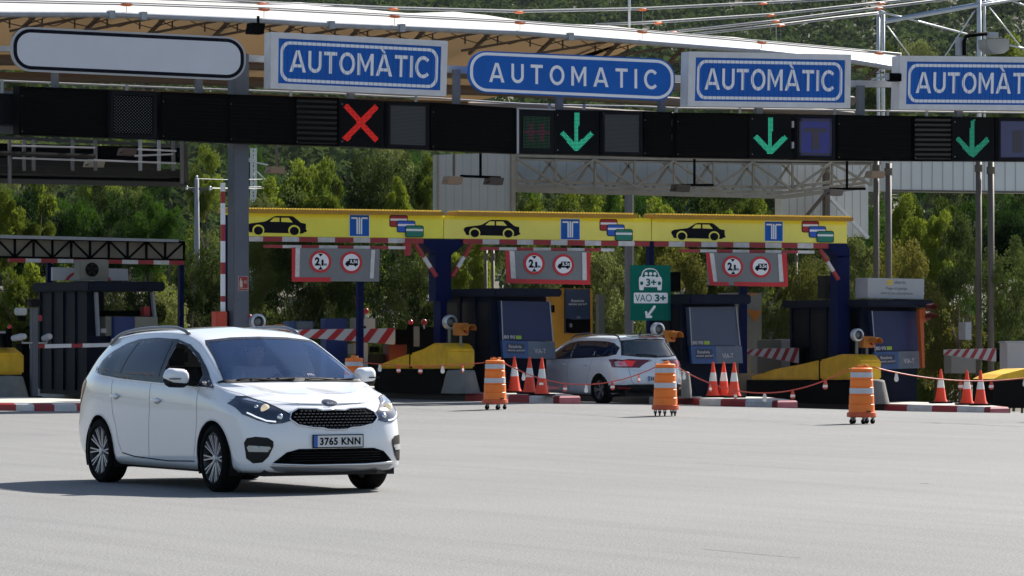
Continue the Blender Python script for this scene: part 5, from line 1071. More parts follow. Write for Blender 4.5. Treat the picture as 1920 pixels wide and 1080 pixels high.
class Car:
    def __init__(s, ST, axles, wr, tz, arch=.375, res=.016):
        G = body_grid(ST, res); s.G = G; ni, nj, _ = G.shape
        G[:, :, 1] = np.maximum(G[:, :, 1], 0)
        for ax in axles:       # pull the grid onto a clean wheel arch circle
            dx = G[:, :, 0]-ax; dz = G[:, :, 2]-tz; rr = np.hypot(dx, dz); mk = (np.abs(rr-arch) < res*.62) & (G[:, :, 1] > .5)
            G[:, :, 0] = np.where(mk, ax+dx*arch/np.maximum(rr, .01), G[:, :, 0]); G[:, :, 2] = np.where(mk, tz+dz*arch/np.maximum(rr, .01), G[:, :, 2])
        idx = np.arange(ni*nj).reshape(ni, nj); q = np.stack([idx[:-1, :-1], idx[1:, :-1], idx[1:, 1:], idx[:-1, 1:]], -1).reshape(-1, 4)
        V = G.reshape(-1, 3); c = V[q].mean(1); keep = np.ones(len(q), bool)
        for ax in axles: keep &= ~((np.hypot(c[:, 0]-ax, c[:, 2]-tz) < arch-.001) & (c[:, 1] > .45))
        s.V = V; s.q = q[keep]; s.qall = q
        VV = np.vstack([V, V*[1, -1, 1]]); QQ = np.vstack([q, q[:, ::-1]+len(V)])
        s.bvh = BVHTree.FromPolygons([tuple(v) for v in VV], [tuple(f) for f in QQ])
    def build(s, root, holes):          # holes: functions (x, |y|, z, side) -> bool removing faces
        V = s.V; n = len(V); V2 = np.vstack([V, V*[1, -1, 1]]); Q2 = np.vstack([s.q, s.q[:, ::-1]+n]); C = V2[Q2].mean(1); keep = np.ones(len(Q2), bool)
        for h in holes: keep &= ~h(C)
        me = bpy.data.meshes.new('body'); me.from_pydata([tuple(v) for v in V2], [], [tuple(int(i) for i in f) for f in Q2[keep]]); me.materials.append(PAINT)
        bm = bmesh.new(); bm.from_mesh(me); bmesh.ops.remove_doubles(bm, verts=bm.verts[:], dist=.0008); bmesh.ops.recalc_face_normals(bm, faces=bm.faces[:])
        bmesh.ops.delete(bm, geom=[v for v in bm.verts if not v.link_faces], context='VERTS'); bm.to_mesh(me); bm.free()
        me.polygons.foreach_set('use_smooth', [True]*len(me.polygons)); o = bpy.data.objects.new('body', me); link(o); o.parent = root
        return o
    def hit(s, a, b, pl):
        if pl == 'R': o, d_ = (a, -3, b), (0, 1, 0)
        elif pl == 'L': o, d_ = (a, 3, b), (0, -1, 0)
        elif pl == 'F': o, d_ = (5, a, b), (-1, 0, 0)
        elif pl == 'B': o, d_ = (-5, a, b), (1, 0, 0)
        else: o, d_ = (a, b, 4), (0, 0, -1)
        loc, nor, i, _ = s.bvh.ray_cast(Vector(o), Vector(d_))
        if loc is None: return None
        if nor.dot(Vector(d_)) > 0: nor = -nor
        return loc, nor
    def decal(s, name, outline, pl, mt, root, off=.004, hole=None, step=.03, smooth=True):
        def dens(P_): 
            o_ = []
            for (a, b) in zip(P_, P_[1:]+P_[:1]):
                k = max(1, int(math.dist(a, b)/step)); o_ += [(a[0]+(b[0]-a[0])*i/k, a[1]+(b[1]-a[1])*i/k) for i in range(k)]
            return o_
        O = dens(outline); V = [Vector(p) for p in O]; E_ = [(i, (i+1) % len(O)) for i in range(len(O))]
        if hole:
            h_ = dens(hole); k = len(V); V += [Vector(p) for p in h_]; E_ += [(k+i, k+(i+1) % len(h_)) for i in range(len(h_))]
        xs_ = [p[0] for p in O]; ys_ = [p[1] for p in O]
        x = min(xs_)+step/2
        while x < max(xs_):
            y = min(ys_)+step/2
            while y < max(ys_):
                if inpoly((x, y), O) and not (hole and inpoly((x, y), hole)) and min(math.dist((x, y), p) for p in O) > step*.45: V.append(Vector((x, y)))
                y += step
            x += step
        r = geometry.delaunay_2d_cdt(V, E_, [], 0, 1e-6); P2, Fs = r[0], r[2]
        out_ = []; ok = {}
        for i, p in enumerate(P2):
            h_ = s.hit(p.x, p.y, pl)
            if h_: ok[i] = len(out_); out_.append(h_[0]+h_[1]*off)
        fs = []
        for f in Fs:
            c = sum((P2[i] for i in f), Vector((0, 0)))/len(f)
            if inpoly(c, O) and not (hole and inpoly(c, hole)) and all(i in ok for i in f): fs.append(tuple(ok[i] for i in f))
        m = MB(); m.add(out_, fs); return m.build(name, mt, root, smooth=smooth, local=True)
    def line(s, name, pts, pl, wd, mt, root, off=.004, th=0.0, step=.03):   # ribbon or bead following the body
        P_ = []
        for a, b in zip(pts, pts[1:]):
            k = max(1, int(math.dist(a, b)/step)); P_ += [(a[0]+(b[0]-a[0])*i/k, a[1]+(b[1]-a[1])*i/k) for i in range(k)]
        P_.append(pts[-1]); H_ = [s.hit(a, b, pl) for a, b in P_]; H_ = [h for h in H_ if h]
        m = MB()
        if th: m.tube([l+n_*off for l, n_ in H_], th, 6)
        else:
            V = []
            for i, (l, n_) in enumerate(H_):
                t = (H_[min(i+1, len(H_)-1)][0]-H_[max(i-1, 0)][0]).normalized(); sd = t.cross(n_).normalized()*wd/2; V += [l+n_*off-sd, l+n_*off+sd]
            m.add(V, [(2*i, 2*i+1, 2*i+3, 2*i+2) for i in range(len(H_)-1)])
        return m.build(name, mt, root, smooth=True, local=True)
def wheel(root, x, y, z, R_, wd, steer, spokes, rimc, rr=.215):
    r = bpy.data.objects.new('wheel', None); link(r); r.parent = root; r.location = (x, y, z); sgn = 1 if y > 0 else -1; r.rotation_euler = (0, 0, steer); w = wd/2
    m = MB(); m.lathe([(rr, -w*.8), (rr+.012, -w), (R_*.93, -w*.98), (R_*.985, -w*.8), (R_, -w*.4), (R_, w*.4), (R_*.985, w*.8), (R_*.93, w*.98), (rr+.012, w), (rr, w*.8)], (0, 0, 0), 'y', 48); m.build('tyre', RUB, r, smooth=50, local=True)
    m = MB(); m.lathe([(rr+.005, sgn*w*.86), (rr-.006, sgn*w*.90), (rr-.016, sgn*w*.75), (rr-.022, -sgn*w*.5), (0, -sgn*w*.5)], (0, 0, 0), 'y', 48); m.build('rim', rimc[0], r, smooth=50, local=True)
    m = MB(); m.lathe([(0, -sgn*w*.1), (rr*.7, -sgn*w*.1)], (0, 0, 0), 'y', 24); m.build('brake_disc', mat('brake_dark', (.03, .03, .032), .4, .6), r, local=True)
    m = MB(); yo = sgn*w*.72
    for k in range(spokes):
        for da in ((-.10, .10) if spokes > 6 else (-.16, .16)):
            a = 2*math.pi*k/spokes; p0 = Vector((.035*math.cos(a), yo-sgn*.02, .035*math.sin(a))); p1 = Vector(((rr-.012)*math.cos(a+da), yo+sgn*.01, (rr-.012)*math.sin(a+da)))
            m.bar(p0, p1, .012 if spokes > 6 else .026, .02, up=Vector((0, 1, 0)))
    m.lathe([(0, yo+sgn*.012), (.034, yo+sgn*.008), (.045, yo-sgn*.012), (.045, yo-sgn*.05)], (0, 0, 0), 'y', 20); m.build('spokes', rimc[1], r, local=True)
    return r
def arch_liner(root, x, z, R_, y0, y1):
    m = MB(); n_ = 20; a = [(x+R_*math.cos(t), z+R_*math.sin(t)) for t in [math.radians(-25+230*i/n_) for i in range(n_+1)]]
    V = [(p[0], y0, p[1]) for p in a]+[(p[0], y1, p[1]) for p in a]; k = n_+1
    m.add(V, [(i, i+1, k+i+1, k+i) for i in range(n_)]); m.poly([(p[0], y1, p[1]) for p in a]); return m.build('arch_liner', PLAST, root, local=True)

# --- the white minivan in front
def zc_k(x):       # hood and windscreen centre line heights
    P_ = [(.35, 1.565), (.7, 1.435), (1.0, 1.30), (1.25, 1.155), (1.40, 1.07), (1.6, 1.0), (1.8, .965), (2.0, .91), (2.1, .875), (2.16, .845)]
    return ip(P_, x)
def sec(x, wm, zb, wb, wr, zr, zt, zbot=.20, dx=0):
    m6 = ((wb+wr)/2+.022, (zb+zr)/2+.01)
    return [(x, wm-.10, zbot), (x, wm-.035, zbot+.06), (x, wm-.012, .42), (x, wm, .68), (x, wm-.004, zb-.12), (x, wb, zb), (x, *m6), (x, wr, zr), (x, wr-.065, zr+(zt-zr)*.55), (x, wr*.55, zt-.022), (x, 0, zt)]
ST = []
rx = [-2.10, -2.17, -2.22, -2.19, -2.14, -2.10, -2.0, -1.90, -1.92, -1.75, -1.62]; rz = [.24, .32, .50, .72, .98, 1.12, 1.27, 1.42, 1.495, 1.53, 1.545]; rw = [.78, .82, .84, .84, .83, .77, .70, .60, .545, .33, 0]
for fy, off in ((0, 0), (.25, .004), (.5, .018), (.75, .05), (.93, .12)): ST.append([(rx[j]-.05+off*(1 if j < 6 else .9), rw[j]*fy, rz[j]-(0 if fy < .9 else .012*(j > 7))) for j in range(11)])
for a in ((-1.55, .885, 1.125, .83, .625, 1.425, 1.555), (-1.1, .898, 1.095, .855, .65, 1.465, 1.585), (-.6, .902, 1.07, .868, .665, 1.485, 1.60), (-.1, .902, 1.045, .872, .668, 1.485, 1.60), (.25, .902, 1.03, .872, .66, 1.455, 1.572),
          (.5, .902, 1.022, .872, .672, 1.40, 1.522), (.62, .902, 1.019, .870, .684, 1.355, 1.478), (.8, .902, 1.013, .867, .706, 1.28, 1.395), (1.0, .902, 1.005, .862, .735, 1.185, 1.298), (1.2, .90, .995, .855, .765, 1.09, 1.187), (1.36, .897, .98, .845, .765, 1.025, 1.092), (1.55, .893, .95, .825, .60, 1.005, 1.018), (1.75, .882, .915, .795, .56, .965, .975)): ST.append(sec(*a))
nx_ = [2.20, 2.27, 2.295, 2.27, 2.215, 2.13]; nz_ = [.20, .25, .46, .66, .78, None]
for yk, off in ((.835, .33), (.74, .175), (.58, .075), (.38, .028), (.19, .006), (0, 0)):
    row = []
    for j in range(11):
        if j < 5: row.append((nx_[j]-off, yk*(1-(.06 if j == 0 else 0)), nz_[j]))
        else:
            yj = yk*(10-j)/5*(.96 if j == 5 else 1); x = nx_[5]-off+(0 if yk == 0 else .22*off*(1-((yj/yk)**2)))-(.0 if j == 5 else 0); z = zc_k(x)-.075*(yj/.85)**2-(.012 if j == 5 else 0); row.append((x, yj, z))
    ST.append(row)
kia = Car(ST, (1.375, -1.375), .33, .325, arch=.372)
Zk = 38.78; pk_ = CC(960-2.80*F/Zk, 0, Zk); YAW = math.radians(-90+29.56-29)
van = thing('minivan', (pk_.x, pk_.y, 0), 'white minivan with a honeycomb grille turning out of the toll plaza, plate 3765 KNN', 'car', rz=YAW)
WS = [(-.745, 1.065), (-.70, 1.18), (-.65, 1.30), (-.605, 1.41), (-.575, 1.452), (-.3, 1.48), (0, 1.488), (.3, 1.48), (.575, 1.452), (.605, 1.41), (.65, 1.30), (.70, 1.18), (.745, 1.065), (.4, 1.085), (0, 1.095), (-.4, 1.085)]
FW = [(.14, 1.062), (.98, 1.033), (.98, 1.125), (.80, 1.235), (.58, 1.33), (.35, 1.405), (.12, 1.447)]       # front door window opening
def pin(C, poly, a, b): return np.array([inpoly((c[a], c[b]), poly) for c in C])
def h_ws(C):
    m = (C[:, 0] > .15) & (C[:, 0] < 1.5) & (C[:, 2] > 1.06); r_ = np.zeros(len(C), bool); r_[m] = pin(C[m], WS, 1, 2); return r_
def h_fw(C):
    m = (C[:, 0] > -.1) & (C[:, 0] < 1.0) & (C[:, 2] > 1.0) & (C[:, 2] < 1.47) & (np.abs(C[:, 1]) > .55); r_ = np.zeros(len(C), bool); r_[m] = pin(C[m], FW, 0, 2); return r_
kia.build(van, [h_ws, h_fw])
WSo = [(-.80, 1.055), (-.735, 1.20), (-.685, 1.33), (-.63, 1.455), (-.585, 1.53), (-.3, 1.56), (0, 1.568), (.3, 1.56), (.585, 1.53), (.63, 1.455), (.685, 1.33), (.735, 1.20), (.80, 1.055), (.4, 1.06), (0, 1.06), (-.4, 1.06)]
WSf = [(a*.985, (b-1.28)*.95+1.28) for a, b in WS]
kia.decal('windscreen_frit', [(a*1.012, b+(.012 if b > 1.3 else -.012)) for a, b in WS], 'F', TRIMB, van, .003, hole=WSf)
kia.decal('windscreen', WS, 'F', WSG, van, .001)
DLO = [(-1.60, 1.165), (-1.55, 1.13), (-1.4, 1.105), (-.9, 1.075), (0, 1.045), (.95, 1.018), (1.30, 1.003), (1.31, 1.015), (1.12, 1.10), (.9, 1.215), (.65, 1.335), (.40, 1.42), (.08, 1.475), (-.4, 1.488), (-.85, 1.472), (-1.15, 1.425), (-1.38, 1.35), (-1.54, 1.255)]
for pl in 'RL':
    kia.decal('window_surround', DLO, pl, TRIMB, van, .004, hole=FW)
    kia.decal('rear_door_window', [(.04, 1.10), (.05, 1.25), (.02, 1.45), (-.4, 1.46), (-.72, 1.45), (-.78, 1.40), (-.86, 1.2), (-.88, 1.125)], pl, GLASSD, van, .007)
    kia.decal('quarter_window', [(-.92, 1.13), (-.90, 1.20), (-.82, 1.40), (-.80, 1.44), (-1.12, 1.40), (-1.36, 1.32), (-1.50, 1.235), (-1.545, 1.18), (-1.50, 1.162), (-1.36, 1.15)], pl, GLASSD, van, .007)
    kia.decal('front_quarter_glass', [(1.02, 1.03), (1.02, 1.11), (1.10, 1.075), (1.22, 1.022)], pl, GLASSD, van, .007)
    kia.line('chrome_strip', [(-1.61, 1.18), (-1.58, 1.125), (-1.4, 1.094), (-.9, 1.064), (0, 1.034), (.95, 1.007), (1.31, .993)], pl, .014, CHROME, van, .012, th=.006)
    kia.line('door_gap', [(1.02, 1.0), (1.04, .7), (.98, .45), (.93, .33)], pl, .0045, MC['ink'], van, .002)
    kia.line('door_gap', [(-.10, 1.04), (-.08, .8), (-.12, .5), (-.14, .30)], pl, .0045, MC['ink'], van, .002)
    kia.line('door_gap', [(-1.05, 1.06), (-1.03, .85), (-1.00, .72), (-.93, .6), (-.88, .42), (-.8, .32)], pl, .0045, MC['ink'], van, .002)
    kia.line('sill_gap', [(-.8, .32), (-.5, .29), (.3, .27), (.93, .285)], pl, .012, MC['ink'], van, .002)
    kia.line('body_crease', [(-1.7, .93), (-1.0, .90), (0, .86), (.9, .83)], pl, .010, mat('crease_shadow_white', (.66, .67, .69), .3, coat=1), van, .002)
    sy = -1 if pl == 'R' else 1
    for x, z in ((-.92, .895), (.10, .865)):
        l, n_ = kia.hit(x, z, pl); m = MB(); m.lathe([(0, -.10), (.013, -.095), (.02, -.05), (.02, .05), (.013, .095), (0, .10)], (l.x, l.y+sy*.022, l.z), 'x', 10); m.build('door_handle', PAINT, van, local=True, smooth=True)
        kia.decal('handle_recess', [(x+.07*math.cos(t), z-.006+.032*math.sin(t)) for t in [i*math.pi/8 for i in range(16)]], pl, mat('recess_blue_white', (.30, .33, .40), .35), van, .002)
    # mirror
    r_ = bpy.data.objects.new('door_mirror', None); link(r_); r_.parent = van; r_.location = (.86, sy*1.01, 1.10); r_.scale = (1.25, 1.25, 1.25)
    m = MB(); N_ = 20; rows_ = []
    for i in range(9):
        t = i/8; yy = sy*(-.085+.21*t); a = math.sqrt(max(.0, 1-(2*t-1.0)**4))*.5+.5*min(1, t*5)*min(1, (1-t)*5); a = max(.02, a); hz = .068*a; hx = .085*a
        for k in range(N_): g_ = 2*math.pi*k/N_; cs, sn = math.cos(g_), math.sin(g_); rows_.append((hx*(abs(cs)**.8)*(1 if cs > 0 else -.55)-.03*t, yy, .012*t+hz*(abs(sn)**.75)*(1 if sn > 0 else -1)))
    m.add(rows_, [(i*N_+k, i*N_+(k+1) % N_, (i+1)*N_+(k+1) % N_, (i+1)*N_+k) for i in range(8) for k in range(N_)]+[tuple(range(N_)), tuple(range(8*N_, 9*N_))]); m.build('mirror_cap', PAINT, r_, local=True, smooth=60)
    m = MB(); rows2 = [(a*.93-.006, b, c*.8-.028) for a, b, c in rows_]; m.add(rows2, [(i*N_+k, i*N_+(k+1) % N_, (i+1)*N_+(k+1) % N_, (i+1)*N_+k) for i in range(8) for k in range(N_)]+[tuple(range(N_)), tuple(range(8*N_, 9*N_))]); m.bar((0, -sy*.16, -.05), (0, -sy*.04, -.035), .07, .045); m.build('mirror_base', PLAST, r_, local=True, smooth=60)
    m = MB(); m.bar((.066, sy*.115, -.008), (.078, sy*.02, -.008), .012, .008); m.build('indicator_strip', MC['ink'], r_, local=True)
    # headlamp
    HLo = [(.865, .86), (.80, .925), (.72, .925), (.62, .87), (.52, .80), (.44, .745), (.46, .70), (.55, .675), (.65, .67), (.75, .705), (.83, .76)]
    F_ = lambda P_: [(sy*a, b) for a, b in P_]
    kia.decal('headlamp', F_(HLo), 'F', mat('lamp_bowl', (.05, .065, .10), .15, .4, coat=1), van, .005, step=.02)
    kia.line('headlamp_edge', F_([(.80, .925), (.72, .925), (.62, .87), (.52, .80), (.44, .745)]), 'F', .012, MC['ink'], van, .007)
    for yy, zz, rad, mm in ((.66, .81, .040, 'projector'), (.555, .735, .026, 'high_beam'), (.72, .83, .018, 'small_lens')):
        h_ = kia.hit(sy*yy, zz, 'F')
        if h_: m = MB(); m.lathe([(rad*1.25, -.004), (rad, .006), (rad*.7, .012), (0, .016)], h_[0]+Vector((.002, 0, 0)), 'x', 16); m.build(mm, mat('lamp_warm', (.75, .62, .42), .1, .3, emit=.25) if mm == 'projector' else CHROME, van, local=True, smooth=True)
    kia.line('daytime_light', F_([(.80, .775), (.75, .735), (.68, .70), (.60, .69)]), 'F', .014, mat('led_white', (.9, .92, .95), .3, emit=.4), van, .009, step=.012)
    kia.decal('lamp_silver_trim', F_([(.78, .90), (.72, .905), (.60, .84), (.70, .87)]), 'F', CHROME, van, .008, step=.02)
    # fog lamp recess, tail lamp
    kia.decal('fog_recess', F_([(.835, .49), (.82, .535), (.77, .55), (.68, .54), (.635, .505), (.635, .46), (.675, .36), (.72, .305), (.785, .295), (.825, .34)]), 'F', PLAST, van, .004, step=.025)
    kia.decal('fog_lamp', F_([(.82, .445), (.81, .465), (.665, .455), (.655, .44), (.68, .405), (.81, .405)]), 'F', mat('fog_glass', (.40, .42, .42), .15, .2, coat=1), van, .010, step=.02)
    kia.decal('tail_lamp', [(-2.22, .80), (-2.20, 1.03), (-2.05, 1.07), (-1.86, 1.03), (-1.88, .96), (-2.0, .86), (-2.12, .77)], pl, mat('tail_red', (.35, .02, .02), .15, coat=1), van, .006)
    # roof rail, arches and wheels
    m = MB(); P_ = []
    for x in np.linspace(-1.72, .22, 22):
        zt_ = kia.hit(x, sy*.60, 'T'); e_ = min(1, (x+1.72)/.3, (.22-x)/.3); P_.append((x, sy*.605, zt_[0].z+.005+.035*max(0, e_)**.5))
    m.tube(P_, .018, 8); m.build('roof_rail', mat('rail_grey', (.16, .17, .19), .3, .4), van, local=True, smooth=True)
    for ax in (1.375, -1.375):
        arch_liner(van, ax, .325, .374, sy*.88, sy*.52); wheel(van, ax, sy*.79, .325, .328, .215, math.radians(-3) if ax > 0 else 0, 10, (mat('rim_dark', (.05, .05, .055), .35, .6), mat('spoke_silver', (.50, .50, .54), .3, .5)), .245)
    m = MB(); P_ = []
for pl_ in ('R', 'L'):
    for ax in (1.375, -1.375): kia.line('arch_edge', [(ax+.375*math.cos(t), .325+.375*math.sin(t)) for t in [math.radians(a) for a in range(-12, 193, 8)]], pl_, .014, mat('arch_lip', (.60, .61, .63), .35), van, .003, step=.05)
# front of the van: grille, plate, intakes
GR = [(0, .795), (-.12, .79), (-.18, .806), (-.36, .81), (-.445, .775), (-.47, .715), (-.40, .66), (-.25, .632), (-.15, .628), (-.1, .612), (0, .608), (.1, .612), (.15, .628), (.25, .632), (.40, .66), (.47, .715), (.445, .775), (.36, .81), (.18, .806), (.12, .79)]
kia.decal('grille', GR, 'F', BLACK, van, .006, step=.03)
kia.line('grille_surround', GR+[GR[0]], 'F', .02, CHROME, van, .008, th=.009)
gm = MB()
for i in range(-11, 12):
    for j in range(7):
        y = i*.042+(.021 if j % 2 else 0); z = .625+j*.028
        if inpoly((y*1.06, (z-.71)*1.1+.71), GR):
            h_ = kia.hit(y, z, 'F'); c = h_[0]+Vector((.012, 0, 0)); gm.box(c.x-.004, c.x+.004, c.y-.013, c.y+.013, c.z-.004, c.z+.004)
gm.build('grille_mesh', mat('mesh_chrome', (.13, .135, .15), .3, .8), van, local=True)
kia.decal('badge', [(.078*math.cos(t), .865+.030*math.sin(t)) for t in [i*math.pi/12 for i in range(24)]], 'F', mat('badge_dark', (.05, .06, .08), .2, .5), van, .006, step=.02)
bl = kia.hit(0, .865, 'F')[0]
def text3(s_, cy, cz, w, h, x, mt, parent, name, sgn=1, bold=.02, tilt=0):
    V, Fs = text2d(s_, bold, 1.08); mn, mx = V.min(0), V.max(0); m = MB(); m.add([(x-tilt*((b-mn[1])/(mx[1]-mn[1])-.5)*h, cy+sgn*((a-mn[0])/(mx[0]-mn[0])-.5)*w, cz+((b-mn[1])/(mx[1]-mn[1])-.5)*h) for a, b in V], Fs); return m.build(name, mt, parent, local=True)
text3('KIA', 0, .866, .07, .022, bl.x+.022, CHROME, van, 'badge_lettering', tilt=1.2)
px_ = kia.hit(0, .50, 'F')[0].x+.012
pl_ = MB(); pl_.box(px_-.01, px_, -.265, .265, .445, .56); plate = pl_.build('number_plate', mat('plate_white', (.60, .61, .63), .4), van, local=True, bevel=.003)
m = MB(); m.box(px_, px_+.002, -.262, -.222, .448, .557); m.build('plate_blue_band', mat('plate_blue', (.02, .10, .42), .4), van, local=True); m = MB(); m.box(px_-.012, px_-.001, -.272, .272, .438, .567); m.build('plate_frame', PLAST, van, local=True)
text3('3765 KNN', .02, .502, .435, .074, px_+.002, MC['ink'], van, 'plate_lettering', bold=.035)
kia.decal('lower_intake', [(-.64, .30), (-.52, .40), (-.40, .432), (.40, .432), (.52, .40), (.64, .30), (.3, .285), (-.3, .285)], 'F', BLACK, van, .006, step=.03)
kia.line('intake_chrome', [(-.64, .292), (-.3, .278), (.3, .278), (.64, .292)], 'F', .02, CHROME, van, .010, th=.010)
m = MB()
for z in (.32, .345, .37, .395): 
    P_ = [kia.hit(y, z, 'F')[0]+Vector((.009, 0, 0)) for y in np.linspace(-.48, .48, 9)]; m.tube(P_, .003, 4)
m.build('intake_slats', PLAST, van, local=True)
kia.decal('silver_skid', [(-.66, .27), (-.6, .225), (-.3, .205), (.3, .205), (.6, .225), (.66, .27), (.3, .262), (-.3, .262)], 'F', mat('skid_silver', (.30, .31, .33), .3, .6), van, .007, step=.03)
m = MB(); m.box(-2.05, 2.12, -.70, .70, .17, .30); m.build('underbody', PLAST, van, local=True)
m = MB(); m.slab([(2.24, -.45, .205), (2.24, .45, .205), (2.05, .7, .19), (2.05, -.7, .19)], (0, 0, -.02)); m.build('lower_lip', PLAST, van, local=True)
kia.line('hood_gap', [(-.84, .90), (-.6, .895), (-.4, .868), (0, .835), (.4, .868), (.6, .895), (.84, .90)], 'F', .006, mat('gap_grey', (.25, .26, .28), .5), van, .002)
for sy in (-1, 1): kia.line('hood_side_gap', [(2.0, sy*.60), (1.8, sy*.72), (1.5, sy*.79), (1.28, sy*.83)], 'T', .007, MC['gap_grey'], van, .002)
m = MB()
for y0, y1 in ((-.62, -.02), (.10, .66)):
    P_ = [kia.hit(y, 1.075 if y < 0 else 1.075, 'F') for y in np.linspace(y0, y1, 8)]; m.tube([h_[0]+Vector((.012, 0, .010+.008*math.sin(i))) for i, h_ in enumerate(P_) if h_], .009, 5)
m.build('wipers', PLAST, van, local=True)
kia.decal('cowl', [(-.80, 1.05), (-.745, 1.078), (-.4, 1.09), (0, 1.095), (.4, 1.09), (.745, 1.078), (.80, 1.05), (.4, 1.058), (0, 1.06), (-.4, 1.058)], 'F', PLAST, van, .005)
# interior and driver
INT = mat('interior_dark', (.03, .035, .045), .8)
m = MB(); m.box(-1.9, 1.2, -.72, .72, .30, .42); m.box(1.0, 1.25, -.72, .72, .42, .98); m.box(.80, 1.1, -.72, .72, .80, 1.00); m.box(-2.0, -1.9, -.7, .7, .4, 1.0); m.build('interior_shell', INT, van, local=True, bevel=.03)
for y in (-.37, .37):
    m = MB(); m.box(-.55, 0.05, y-.24, y+.24, .45, .66); m.slab([(-.42, y-.24, .6), (-.30, y-.24, .6), (-.50, y-.22, 1.18), (-.62, y-.22, 1.18)], (0, .46, 0)); m.box(-.64, -.54, y-.12, y+.12, 1.2, 1.38); m.build('front_seat', mat('seat_cloth', (.05, .055, .07), .9), van, local=True, bevel=.04)
m = MB(); m.box(-1.45, -1.0, -.65, .65, .45, .68); m.slab([(-1.45, -.65, .6), (-1.33, -.65, .6), (-1.55, -.65, 1.18), (-1.67, -.65, 1.18)], (0, 1.3, 0)); m.build('rear_bench', MC['seat_cloth'], van, local=True, bevel=.04)
m = MB(); rt = Matrix.Rotation(math.radians(-28), 4, 'Y'); cS = Vector((.60, .37, .99)); ring = [cS+(rt@Vector((0, .185*math.cos(a), .185*math.sin(a)))) for a in [2*math.pi*i/28 for i in range(29)]]; m.tube(ring, .014, 6, cap=False); m.bar(cS+rt@Vector((0, -.18, 0)), cS+rt@Vector((0, .18, 0)), .03, .02); m.tube([cS, cS+Vector((.3, 0, -.12))], .03, 8); m.build('steering_wheel', mat('wheel_leather', (.02, .02, .02), .6), van, local=True)
m = MB(); m.box(.38, .42, -.12, .12, 1.40, 1.45); m.bar((.40, 0, 1.45), (.42, 0, 1.52), .02); m.build('rear_view_mirror', PLAST, van, local=True, bevel=.008)
SKIN = mat('skin', (.45, .27, .19), .55); SHIRT = mat('shirt_pale_blue', (.62, .66, .74), .8, noise=.08, scale=8); HAIR = mat('hair_dark', (.02, .015, .012), .7)
def skin_mesh(name, verts, edges, radii, mt, parent, lvl=2, root_i=0):
    me = bpy.data.meshes.new(name); me.from_pydata(verts, edges, []); o = bpy.data.objects.new(name, me); link(o)
    sk = o.modifiers.new('skin', 'SKIN'); 
    for i, r_ in enumerate(radii): me.skin_vertices[0].data[i].radius = (r_, r_) if not isinstance(r_, tuple) else r_
    me.skin_vertices[0].data[root_i].use_root = True
    sb = o.modifiers.new('sub', 'SUBSURF'); sb.levels = sb.render_levels = lvl; bpy.context.view_layer.update()
    m2 = bpy.data.meshes.new_from_object(o.evaluated_get(bpy.context.evaluated_depsgraph_get())); bpy.data.objects.remove(o); m2.name = name; m2.materials.clear(); m2.materials.append(mt)
    m2.polygons.foreach_set('use_smooth', [True]*len(m2.polygons)); o = bpy.data.objects.new(name, m2); link(o); o.parent = parent; return o
drv = thing('person', (pk_.x, pk_.y, 0), 'driver in a pale shirt with both hands on the minivan steering wheel', 'person', rz=YAW)
# body: pelvis, waist, chest, shoulders, neck, head, arms, legs (y = .37 seat)
y = .37
BV = [(-.22, y, .72), (-.27, y, .92), (-.30, y, 1.10), (-.31, y, 1.19), (-.30, y, 1.27), (-.285, y, 1.36), (-.28, y, 1.43),
      (-.29, y+.19, 1.13), (-.08, y+.24, .95), (.24, y+.21, 1.01), (.42, y+.19, 1.07), (.53, y+.175, 1.10), (-.29, y-.19, 1.13), (-.08, y-.25, .94), (.24, y-.21, 1.00), (.42, y-.19, 1.06), (.53, y-.175, 1.09),
      (.15, y+.11, .74), (.40, y+.12, .60), (.62, y+.12, .48), (.15, y-.11, .74), (.40, y-.12, .60), (.62, y-.12, .48)]
BE = [(0, 1), (1, 2), (2, 3), (3, 4), (4, 5), (5, 6), (2, 7), (7, 8), (8, 9), (9, 10), (10, 11), (2, 12), (12, 13), (13, 14), (14, 15), (15, 16), (0, 17), (17, 18), (18, 19), (0, 20), (20, 21), (21, 22)]
BR = [.14, .14, .145, .06, .085, .10, .07, .075, .05, .04, .032, .030, .075, .05, .04, .032, .030, .085, .065, .05, .085, .065, .05]
skin_mesh('body', BV, BE, BR, SKIN, drv)
SV = [(-.22, y, .74), (-.27, y, .92), (-.30, y, 1.09), (-.29, y+.19, 1.13), (-.08, y+.24, .95), (.20, y+.215, 1.0), (-.29, y-.19, 1.13), (-.08, y-.25, .94), (.20, y-.215, .99), (-.31, y, 1.17)]
skin_mesh('shirt', SV, [(0, 1), (1, 2), (2, 3), (3, 4), (4, 5), (2, 6), (6, 7), (7, 8), (2, 9)], [.16, .165, .17, .092, .068, .056, .092, .068, .056, .08], SHIRT, drv)
for sgn in (-1, 1):                       # hands closed on the rim
    hx, hy, hz = .585, y+sgn*.175, 1.075+.03
    V = [(.53, y+sgn*.175, 1.10), (hx-.015, hy, hz+.005)]; E_ = [(0, 1)]; R_ = [.028, .036]
    for k in range(4):
        b0 = len(V); oy = sgn*(.03-.02*k); V += [(hx+.012, hy+oy, hz+.018), (hx+.040, hy+oy, hz+.004), (hx+.040, hy+oy, hz-.024), (hx+.016, hy+oy, hz-.034+.003*k)]; E_ += [(1, b0), (b0, b0+1), (b0+1, b0+2), (b0+2, b0+3)]; R_ += [.011, .010, .009, .008]
    b0 = len(V); V += [(hx, hy-sgn*.04, hz-.005), (hx+.02, hy-sgn*.045, hz-.022), (hx+.03, hy-sgn*.03, hz-.03)]; E_ += [(1, b0), (b0, b0+1), (b0+1, b0+2)]; R_ += [.013, .011, .009]
    skin_mesh('hand', V, E_, R_, SKIN, drv, 1, 1)
